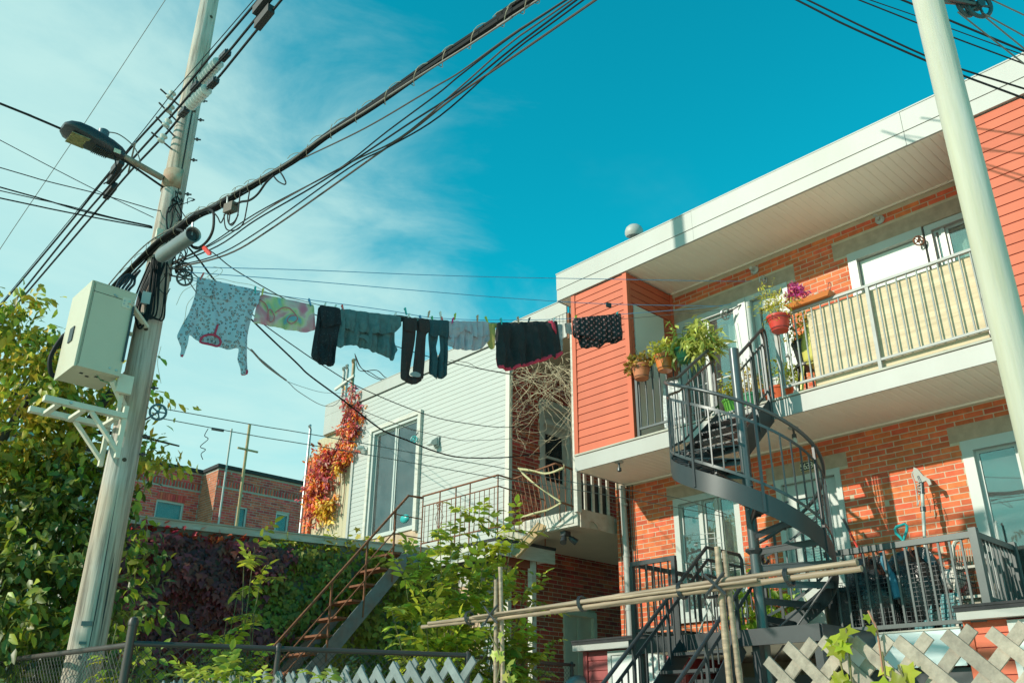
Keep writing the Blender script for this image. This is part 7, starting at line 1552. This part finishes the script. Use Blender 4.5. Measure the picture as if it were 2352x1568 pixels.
for s in (-1, 1): MB().tube(cat([(2.86, 1.915 - .03, 2.165 + s * .04), (2.855, 1.925, 2.165), (2.86, 1.93 + .04, 2.165 - s * .04), (2.93, 1.95, 2.165 - s * .03)], 5), .006, 6).build('tie', BLACKP, bb); MB().tube(cat([(2.86, 3.15 - .03, 2.16 + s * .04), (2.855, 3.165, 2.16), (2.86, 3.17 + .04, 2.16 - s * .04)], 5), .005, 6).build('tie', BLACKP, bb)
# young vine on the lattice
def vine(label, stems, lm, nleaf, size, name='vine', shape='lobed', mt=TWIGG):
    t = empty(name, stems[0][0], label, 'vine'); P = []; D = []; Nn = []; S = []
    for st_ in stems:
        q = cat(st_, 8); MB().tube(q, .0035, 5).build('stem', mt, t)
        for _ in range(nleaf):
            i = RNG.integers(0, len(q)); P.append(q[i] + RNG.normal(size=3) * .02); D.append(np.array([-.2, RNG.normal() * .6, -.5 + RNG.normal() * .5])); Nn.append(np.array([-.8, RNG.normal() * .5 - .3, .4 + .4 * RNG.random()])); S.append(size * (.6 + .7 * RNG.random()))
    leaves('foliage', P, D, Nn, S, shape, lm, t); return t
LV1 = leafmat('young vine leaves', (0.20, 0.26, 0.025), tr=.5, hue=.02)
vine('young lime green vine sprouting through the near lattice', [[(2.93, 1.52, 1.5), (2.92, 1.50, 1.75), (2.90, 1.50, 1.93)], [(2.93, 1.50, 1.6), (2.91, 1.47, 1.85), (2.90, 1.46, 1.98)], [(2.93, 1.40, 1.6), (2.91, 1.36, 1.80), (2.90, 1.35, 1.90)], [(2.93, 1.33, 1.6), (2.92, 1.30, 1.78), (2.91, 1.31, 1.86)]], LV1, 6, .07)
vine('thin pink stemmed shoot standing above the near lattice', [[(2.94, 1.38, 1.7), (2.93, 1.37, 1.95), (2.92, 1.375, 2.0), (2.92, 1.385, 2.03)]], LV1, 2, .03, mt=mat('pink stem', (.35, .16, .10), .7, .1))
vine('pale green bindweed climbing the far bamboo upright', [[(2.88, 3.12, 1.5), (2.87, 3.17, 1.75), (2.88, 3.12, 1.95), (2.87, 3.18, 2.08)], [(2.88, 3.06, 1.5), (2.87, 3.02, 1.8), (2.86, 3.05, 1.92)]], leafmat('bindweed leaves', (.20, .24, .05), tr=.45), 14, .042)
# chain link fence
CLM = mat('brown black steel', (0.050, 0.036, 0.032), .45, .15, 8)
def chainlink(label, pts, zt, zb, posts, pitch=.062, m=CLM):
    t = empty('chain_link_fence', (*pts[0], 0), label, 'fence')
    for (a, b) in zip(pts[:-1], pts[1:]):
        a, b = np.asarray(a, float), np.asarray(b, float); L_ = np.linalg.norm(b - a); d = (b - a) / L_
        MB().tube([(*a, zt), (*b, zt)], .021, 10).build('top_rail', m, t, True)
        mb = MB(); h = zt - zb - .02
        for sgn in (1, -1):
            s = -h
            while s < L_ + h:
                u0, u1 = s, s + h
                if sgn < 0: u0, u1 = s + h, s
                A, B = np.array([u0, zb]), np.array([u1, zt - .02]); t0, t1 = 0, 1; dd = B - A
                c0, c1 = (0 - A[0]) / dd[0], (L_ - A[0]) / dd[0]; t0 = max(0, min(c0, c1)); t1 = min(1, max(c0, c1))
                if t1 > t0 + .01:
                    p, q = A + dd * t0, A + dd * t1; mb.tube([(*(a + d * p[0]), p[1]), (*(a + d * q[0]), q[1])], .0024, 4, cap=False)
                s += pitch * 1.0
        mb.build('mesh', mat('black mesh wire', (0.05, 0.045, 0.042), .5, .1), t)
    for (x, y, r, h) in posts: MB().tube([(x, y, 0), (x, y, h)], r, 12).lathe([(r * 1.15, h - .02), (r * 1.15, h + .01), (r * .8, h + .035), (.004, h + .045)], (x, y, 0), 12).build('post', m, t, True)
    return t
cpost = np.array([2.74, 7.09])
chainlink('dark brown chain link fence running from the corner post past the ivy', [cpost, np.array([5.22, 6.03])], 2.27, .9, [(*cpost, .034, 2.42), (3.75, 6.658, .024, 2.27), (5.20, 6.04, .024, 2.26)])
chainlink('chain link return run behind the wooden pole', [cpost, np.array([2.55, 9.6])], 2.26, .9, [(2.55, 9.6, .028, 2.3)])
chainlink('farther chain link fence between the two houses', [np.array([6.9, 8.4]), np.array([9.1, 8.42])], 2.50, 1.2, [(6.9, 8.4, .024, 2.5), (9.05, 8.42, .024, 2.5)])
dq = empty('duct_elbow', (9.0, 8.36, 2.3), 'galvanised duct elbow at the corner of the maroon shed', 'duct')
MB().tube(cat([(9.20, 8.33, 2.28), (9.08, 8.38, 2.30), (8.98, 8.42, 2.22), (8.95, 8.43, 2.05), (8.95, 8.43, 1.6)], 4), .075, 14).build('duct', mat('dull galvanised', (.20, .26, .27), .4, .1, metal=.5), dq, True)

# ================================================================ VEGETATION
def tree(name, label, trunk, blobs, ns, nl, size, shape, lm, droop, spread, cat_='tree', group=None, bark=BARK, shell=.45):
    t = empty(name, trunk[0][0][0], label, cat_, group)
    for pts, r0, r1 in trunk: q = cat(pts, 6); MB().tube(q, list(np.linspace(r0, r1, len(q))), 9).build('trunk' if r0 > .05 else 'limb', bark, t, True)
    for lm_, bl, f in lm:
        P, D, N_, S = sprays(bl or blobs, int(ns * f), nl, size, droop, spread, shell); leaves('crown', P, D, N_, S, shape, lm_, t)
    return t
# big maple behind the pole
def bY(px, py, Y_, r): return (aY(px, py, Y_), r)
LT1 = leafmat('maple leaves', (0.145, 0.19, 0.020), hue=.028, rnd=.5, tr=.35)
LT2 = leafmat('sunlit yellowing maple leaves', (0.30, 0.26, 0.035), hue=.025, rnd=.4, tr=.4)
LT3 = leafmat('deep green and shade leaves', (0.060, 0.090, 0.020), hue=.02, rnd=.45, tr=.25)  # also the maple's lower crown, where shade is put into the leaf colour
bl_ = lambda px, py, Y_, r, w=None: (aY(px, py, Y_), (r * 1.1, r, r * .85), w or r * r * 4)
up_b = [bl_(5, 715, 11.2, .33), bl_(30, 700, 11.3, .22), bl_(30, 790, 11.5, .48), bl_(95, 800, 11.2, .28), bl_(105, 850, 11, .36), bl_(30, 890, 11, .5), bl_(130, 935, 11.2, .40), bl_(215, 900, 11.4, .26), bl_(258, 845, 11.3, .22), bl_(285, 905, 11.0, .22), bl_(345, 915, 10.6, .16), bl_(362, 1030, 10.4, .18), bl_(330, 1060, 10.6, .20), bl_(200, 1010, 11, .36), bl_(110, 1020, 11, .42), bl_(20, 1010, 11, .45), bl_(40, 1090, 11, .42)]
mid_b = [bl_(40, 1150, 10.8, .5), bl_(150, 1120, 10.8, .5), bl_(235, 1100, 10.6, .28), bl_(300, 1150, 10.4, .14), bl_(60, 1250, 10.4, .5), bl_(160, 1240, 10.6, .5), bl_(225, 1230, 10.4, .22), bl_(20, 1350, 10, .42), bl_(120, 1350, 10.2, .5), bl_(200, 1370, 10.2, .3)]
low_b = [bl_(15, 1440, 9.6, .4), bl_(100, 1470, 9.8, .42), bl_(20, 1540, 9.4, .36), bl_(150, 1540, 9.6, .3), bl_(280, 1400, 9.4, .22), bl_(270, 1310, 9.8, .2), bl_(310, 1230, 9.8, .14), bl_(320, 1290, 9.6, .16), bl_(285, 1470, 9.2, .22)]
tr0 = np.array([2.05, 11.0, 0])
trunks = [([tr0, tr0 + [.0, 0, 1.4], tr0 + [.1, 0, 2.8], tr0 + [.0, 0.1, 4.2]], .17, .09), ([tr0 + [.05, 0, 1.8], tr0 + [.7, .1, 3.6], tr0 + [1.3, .1, 5.2], tr0 + [1.8, 0, 6.3]], .10, .03), ([tr0 + [0, 0, 2.2], tr0 + [-.6, .1, 4.0], tr0 + [-.9, .1, 5.8], tr0 + [-1.0, .1, 7.0]], .09, .02), ([tr0 + [.05, 0, 3.0], tr0 + [.4, 0, 4.8], tr0 + [.9, .1, 6.2]], .07, .02), ([tr0 + [.3, -.3, 0], tr0 + [.45, -.4, 2.5], tr0 + [.2, -.4, 4.4]], .06, .025), ([tr0 + [-.5, .2, 0], tr0 + [-.45, .2, 2.5], tr0 + [-.8, .2, 4.6]], .07, .03), ([tr0 + [1.2, .1, 5.0], tr0 + [1.7, -.2, 5.0], tr0 + [2.2, -.5, 4.9]], .03, .01)]
tree('maple_tree', 'large yellow green maple behind the wooden pole and cabinet', [(a, b, c) for a, b, c in trunks], None, 420, 9, .125, 'oval', [(LT1, up_b, .75), (LT2, up_b, .62), (LT3, mid_b, 1.1), (LT1, mid_b, .30), (LT3, low_b, .35), (LT1, low_b, .25)], .75, .40)  # darker leaf mix in the lower blobs paints the crown's shadow
# ivy on the garage wall
def ivy(name, label, region, n, lm, size, cat_='ivy', off=(.03, .16), dens=None):
    """region(t, z) -> keep probability on the garage wall"""
    P = []; D = []; Nn = []; S = []; k = 0; g3 = np.array([gn[0], gn[1], 0]); d3 = np.array([gd[0], gd[1], 0])
    while len(P) < n and k < n * 12:
        k += 1; t = RNG.random() * 1.02; z = .6 + RNG.random() * (GZ - .72)
        if RNG.random() > region(t, z): continue
        cl = .5 + .28 * math.sin(t * 31 + 2.1 * math.sin(z * 3.3)) + .28 * math.sin(z * 6.1 + 2.7 * math.sin(t * 17)); cl = max(0, min(1, cl))
        if RNG.random() > .35 + .65 * cl: continue
        P.append(gpt(t, z, off[0] + (.04 + .26 * cl) * RNG.random() ** .7)); D.append(np.array([0, 0, -1]) + d3 * RNG.normal() * .45 + g3 * .35); Nn.append(g3 + np.array([0, 0, .55]) + RNG.normal(size=3) * .28); S.append(size * (.5 + .95 * RNG.random() ** 1.4))
    return leaves(name, P, D, Nn, S, 'ivy', lm, None, label, cat_)
def redmask(t, z):
    e = .46 + .05 * math.sin(z * 5); lo = 2.55 + .55 * t + .22 * math.sin(t * 21)
    return 1.0 if (t < e and z > lo) else (.25 if (t < e + .05 and z > lo - .25) else 0)
ivy('red_ivy', 'dark wine red creeper over the upper far half of the garage wall', lambda t, z: redmask(t, z), 5000, leafmat('wine red ivy leaves', (0.085, 0.016, 0.022), hue=.03, rnd=.6, tr=.2, col2=(.13, .03, .03), c2s=1.5), .095)
ivy('green_ivy', 'dense green ivy hanging over the garage wall behind the rusty stairs', lambda t, z: (0 if redmask(t, z) > .5 else (1 if t > .40 else .55)) * (.35 if (.36 < t < .42 and 2.6 < z < 2.95) else 1), 11000, leafmat('ivy leaves', (0.10, 0.13, 0.016), hue=.022, rnd=.55, tr=.25, col2=(.11, .12, .015), c2s=1.2), .09)
# sunlit fringe growing over the roof edge
P = []; D = []; Nn = []; S = []; PR = []; g3 = np.array([gn[0], gn[1], 0])
for _ in range(620):
    t = .44 + .57 * RNG.random(); z = GZ - .10 + abs(RNG.normal()) * (.05 + .09 * (t > .6)); p = gpt(t, z, .10 - .35 * RNG.random()); P.append(p); D.append(RNG.normal(size=3) + [0, 0, -.4]); Nn.append(np.array([-.4, .1, .9]) + RNG.normal(size=3) * .4); S.append(.11 * (.6 + .6 * RNG.random()))
leaves('leaf_fringe', P, D, Nn, S, 'lobed', leafmat('yellow ivy leaves', (0.28, 0.27, 0.035), hue=.03, rnd=.4, tr=.45), bpy.data.objects['green_ivy'], kind='stuff')
P = []; D = []; Nn = []; S = []
for _ in range(260):
    t = .03 + .42 * RNG.random(); z = GZ - .14 + abs(RNG.normal()) * .07 + .10 * math.exp(-((t - .16) / .05) ** 2); P.append(gpt(t, z, .12 - .3 * RNG.random())); D.append(RNG.normal(size=3) + [0, 0, -.4]); Nn.append(np.array([-.4, .1, .9]) + RNG.normal(size=3) * .4); S.append(.10 * (.6 + .6 * RNG.random()))
leaves('leaf_fringe', P, D, Nn, S, 'lobed', leafmat('scarlet creeper leaves', (0.30, 0.04, 0.03), hue=.03, rnd=.5, tr=.4), bpy.data.objects['red_ivy'], kind='stuff')
# orange creeper on the white house
cr_ = empty('orange_creeper', (XH - .02, 15.6, 4.5), 'fiery orange creeper climbing the far end of the white house', 'vine')
Zp = lambda cx, cy: np.array([673.8 + .25 * cx, 796.3 + .25 * cy])
cols = [leafmat('orange creeper leaves', (0.42, 0.12, 0.025), hue=.035, rnd=.5, tr=.4), leafmat('crimson creeper leaves', (0.26, 0.045, 0.045), hue=.03, rnd=.5, tr=.35), leafmat('yellow creeper leaves', (0.40, 0.28, 0.04), hue=.03, rnd=.4, tr=.4)]
cb_ = [((530, 420), .22, .16, 1), ((520, 520), .42, .22, 1), ((545, 600), .38, .22, 1), ((530, 680), .38, .22, 0), ((570, 760), .24, .24, 1), ((480, 810), .42, .24, 0), ((440, 900), .45, .26, 0), ((500, 960), .30, .26, 0), ((330, 940), .26, .18, 0), ((240, 1030), .38, .22, 0), ((330, 1070), .42, .26, 1), ((420, 1050), .26, .22, 0), ((215, 1150), .36, .28, 0), ((270, 1230), .40, .30, 1), ((210, 1310), .35, .28, 0), ((250, 1420), .36, .30, 1), ((160, 1400), .28, .28, 0), ((190, 1510), .40, .26, 0), ((300, 1480), .22, .22, 2), ((340, 1440), .20, .12, 2), ((440, 1100), .16, .14, 2), ((300, 1560), .2, .1, 2)]
BLc = {0: [], 1: [], 2: []}
for (c, ry, rz, k) in cb_:
    p = aX(*Zp(*c), XH - .05); BLc[k].append((p, (.10, ry, rz), ry * rz * 10)); BLc[(k + 1) % 2 if k < 2 else 0].append((p, (.10, ry, rz), ry * rz * 4))
for k in range(3):
    P, D, N_, S = sprays(BLc[k], (230, 230, 60)[k], 7, .10, .6, .16, .2); leaves('foliage', P, D, N_ + np.array([-1.2, 0, 0]), S, 'oval', cols[k], cr_)
for k in range(7): q = [aX(*Zp(200 + 40 * k, 1560), XH - .03), aX(*Zp(230 + 40 * k, 1300), XH - .03), aX(*Zp(320 + 25 * k, 1050), XH - .03), aX(*Zp(440 + 20 * k, 800), XH - .03), aX(*Zp(490 + 15 * k, 550), XH - .03)]; MB().tube(cat(q, 5), .009, 6).build('stem', RUST, cr_)
# dead creeper over the gap between the houses
dc_ = empty('dead_creeper', (9.5, 9.8, 5.5), 'tangle of pale leafless creeper stems hanging between the two houses', 'vine')
R8 = np.random.default_rng(8); Dp = lambda x, y: (1132. + x * .293, 826.8 + y * .293)
tw = MB(); heads = [(180, 110), (260, 60), (330, 30), (420, 70), (470, 10), (510, 60), (560, 120), (600, 60), (590, 180)]
for k in range(75):
    x, y = heads[R8.integers(0, len(heads))]; x += R8.normal() * 25; y += R8.normal() * 25; X_ = 9.45 + .35 * R8.random(); dx, dy = R8.normal() * 28, 18 + 16 * R8.random(); q = []
    for s in range(R8.integers(8, 30)):
        q.append(aX(*Dp(x, y), X_)); dx += R8.normal() * 16; dy += R8.normal() * 12; dy = np.clip(dy, -22, 45); dx = np.clip(dx, -45, 45); x = np.clip(x + dx, 140, 618); y = y + dy
        if y > 790: break
        X_ += R8.normal() * .03
    if len(q) > 2: r0 = 0.0024 + .0024 * R8.random(); cq = cat(q, 3); tw.tube(cq, list(np.linspace(r0, .0012, len(cq))), 4, cap=False)
tw.build('stems', TWIG, dc_, True)
tw = MB()
for k in range(60):
    x = 150 + 470 * R8.random(); y = 60 + 420 * R8.random(); q = []
    for s in range(6): q.append(aX(*Dp(x, y), 9.55)); x += R8.normal() * 22; y += R8.normal() * 20
    tw.tube(cat(q, 3), .003, 4, cap=False)
tw.build('twigs', CABLEBR, dc_, True)
# shrubs
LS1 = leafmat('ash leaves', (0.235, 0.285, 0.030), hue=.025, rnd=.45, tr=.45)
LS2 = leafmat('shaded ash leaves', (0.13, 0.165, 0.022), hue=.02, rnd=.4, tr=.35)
def compound(stems, npin, size, lm, parent):
    """pinnate sprays along stems"""
    P = []; D = []; Nn = []; S = []
    for (p0, ax, L_) in stems:
        side = unit(np.cross(ax, [0, 0, 1.0]) + RNG.normal(size=3) * .15); upv = np.cross(side, ax)
        for j in range(npin):
            t = (j + .6) / npin
            for s in (-1, 1):
                P.append(p0 + ax * L_ * t + np.array([0, 0, -.10 * L_ * t * t])); D.append(side * s + ax * .55 + np.array([0, 0, -.25]) + RNG.normal(size=3) * .12); Nn.append(upv * (1 if upv[2] > 0 else -1) + RNG.normal(size=3) * .25); S.append(size * (.7 + .5 * RNG.random()) * (1 - .25 * t))
        P.append(p0 + ax * L_ - np.array([0, 0, .10 * L_])); D.append(ax + [0, 0, -.3]); Nn.append(upv); S.append(size)
    leaves('crown', P, D, Nn, S, 'oval', lm, parent)
def shrub(name, label, base, tips, nst, size, npin=4, lms=(LS1, LS2), L0=.30, ratio=(.6, .4)):
    t = empty(name, base, label, 'shrub'); base = np.asarray(base, float); stems = []
    for tp in tips:
        tp = np.asarray(tp, float); mid = base + (tp - base) * .5 + RNG.normal(size=3) * .06 + [0, 0, .1]; q = cat([base + RNG.normal(size=3) * [.06, .06, 0], mid, tp], 8); MB().tube(q, list(np.linspace(.016, .004, len(q))), 6).build('stem', TWIGG, t, True)
        for _ in range(nst):
            i = int(len(q) * (.35 + .65 * RNG.random() ** .8)); i = min(i, len(q) - 1); ax = unit(RNG.normal(size=3) * [1, 1, .5] + [-.15, -.1, .25]); stems.append((q[i], ax, L0 * (.6 + .7 * RNG.random())))
    k = int(len(stems) * ratio[0]); random.shuffle(stems)
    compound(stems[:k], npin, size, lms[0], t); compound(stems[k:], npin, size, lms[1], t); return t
B1 = (6.35, 7.55, 0)
shrub('ash_shrub', 'broad bright green ash shrub in front of the old deck and stairs', B1, [aY(1060, 1175, 7.9), aY(1035, 1260, 7.6), aY(1120, 1240, 7.6), aY(1180, 1215, 7.7), aY(960, 1290, 7.4), aY(930, 1330, 7.3), aY(900, 1400, 7.2), aY(1000, 1350, 7.3), aY(1080, 1330, 7.2), aY(1150, 1330, 7.3), aY(1210, 1330, 7.5), aY(1230, 1400, 7.4), aY(1100, 1420, 7.1), aY(980, 1440, 7.0), aY(1180, 1450, 7.2), aY(1215, 1480, 7.3), aY(1050, 1480, 7.0), aY(1090, 1200, 7.8), aY(1150, 1230, 7.6), aY(1010, 1230, 7.7), aY(1110, 1290, 7.4), aY(1040, 1310, 7.4)], 24, .14)
shrub('ash_sapling', 'slender light green sapling standing before the ivy wall', (4.75, 9.3, 0), [aY(585, 1255, 9.4), aY(560, 1300, 9.3), aY(600, 1330, 9.3), aY(545, 1370, 9.3), aY(585, 1400, 9.2), aY(520, 1420, 9.3), aY(575, 1460, 9.2)], 8, .15, 4)
shrub('low_bush', 'low bright bush peeping over the farther lattice', (2.75, 4.75, 0), [aX(470, 1545, 2.78), aX(505, 1532, 2.78), aX(540, 1540, 2.78), aX(560, 1555, 2.78), aX(445, 1560, 2.78), aX(600, 1565, 2.8), aX(750, 1562, 2.8), aX(480, 1540, 2.75), aX(520, 1545, 2.75), aX(550, 1548, 2.75), aX(420, 1555, 2.8)], 16, .085, 3, L0=.14)
shrub('fence_vine', 'bright leaves between the wooden pole and the corner post', (2.9, 7.9, 0), [aY(270, 1430, 8.0), aY(285, 1480, 7.9), aY(300, 1520, 7.8), aY(320, 1500, 7.6), aY(330, 1540, 7.5), aY(260, 1500, 8)], 6, .11, 2, (leafmat('yellow lime leaves', (.30, .32, .03), tr=.5), LS1), .16)
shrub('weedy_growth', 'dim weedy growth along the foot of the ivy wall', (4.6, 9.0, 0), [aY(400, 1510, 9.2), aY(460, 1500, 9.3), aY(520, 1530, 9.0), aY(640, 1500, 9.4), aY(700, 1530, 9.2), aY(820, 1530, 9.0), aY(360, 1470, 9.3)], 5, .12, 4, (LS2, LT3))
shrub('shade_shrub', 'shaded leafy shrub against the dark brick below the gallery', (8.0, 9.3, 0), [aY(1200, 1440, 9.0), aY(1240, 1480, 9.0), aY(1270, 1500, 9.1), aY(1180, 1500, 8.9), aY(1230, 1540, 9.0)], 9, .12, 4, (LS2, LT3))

# tree on the other side of the lane (throws the dappled shade, seen in the patio glass)
lt = np.array([-6.2, 11.3, 0])
tree('lane_tree', 'leafy tree across the lane mirrored in the patio glass', [([lt, lt + [.1, 0, 2.5], lt + [0, .1, 5.5]], .16, .05), ([lt + [.1, 0, 2.2], lt + [.9, -.6, 4.2], lt + [1.3, -.8, 6]], .08, .03), ([lt + [0, 0, 2.4], lt + [-.8, .6, 4.4], lt + [-1.2, .8, 6]], .08, .03)], None, 420, 9, .16, 'oval', [(LT1, [(lt + [0, 0, 5.6], (1.6, 1.8, 1.4), 1), (lt + [.9, -1.0, 4.6], (1.2, 1.3, 1.0), .8), (lt + [-.6, 1.0, 4.9], (1.2, 1.2, 1.1), .8), (lt + [.2, -2.2, 5.2], (1.0, 1.0, .9), .5)], 1.0)], .6, .5)

for (tx, ty, tz, lb) in ((-16, 8.2, 6.8, 'tall tree beyond the lane mirrored dark in the patio glass'), (-16.5, 12.2, 6.2, 'second tall tree beyond the lane, next to the mirrored one'), (-12.5, 22.5, 7.0, 'far tree beyond the lane mirrored in the ground floor window')):
    lt = np.array([tx, ty, 0.]); tree('lane_tree', lb, [([lt, lt + [.1, 0, tz * .5], lt + [0, .1, tz]], .2, .06), ([lt + [0, 0, tz * .45], lt + [.9, -.9, tz], lt + [1.2, -1.2, tz + 1.5]], .09, .03), ([lt + [0, 0, tz * .45], lt + [-.6, 1.0, tz], lt + [-.9, 1.3, tz + 1.3]], .09, .03)], None, 300, 8, .28, 'oval', [(LT3, [(lt + [0, 0, tz + .8], (2.0, 2.2, 2.0), 1), (lt + [.4, -1.4, tz - .6], (1.6, 1.6, 1.5), .8), (lt + [-.2, 1.5, tz - .3], (1.6, 1.6, 1.5), .8)], 1.0)], .6, .7, group='trees beyond the lane')
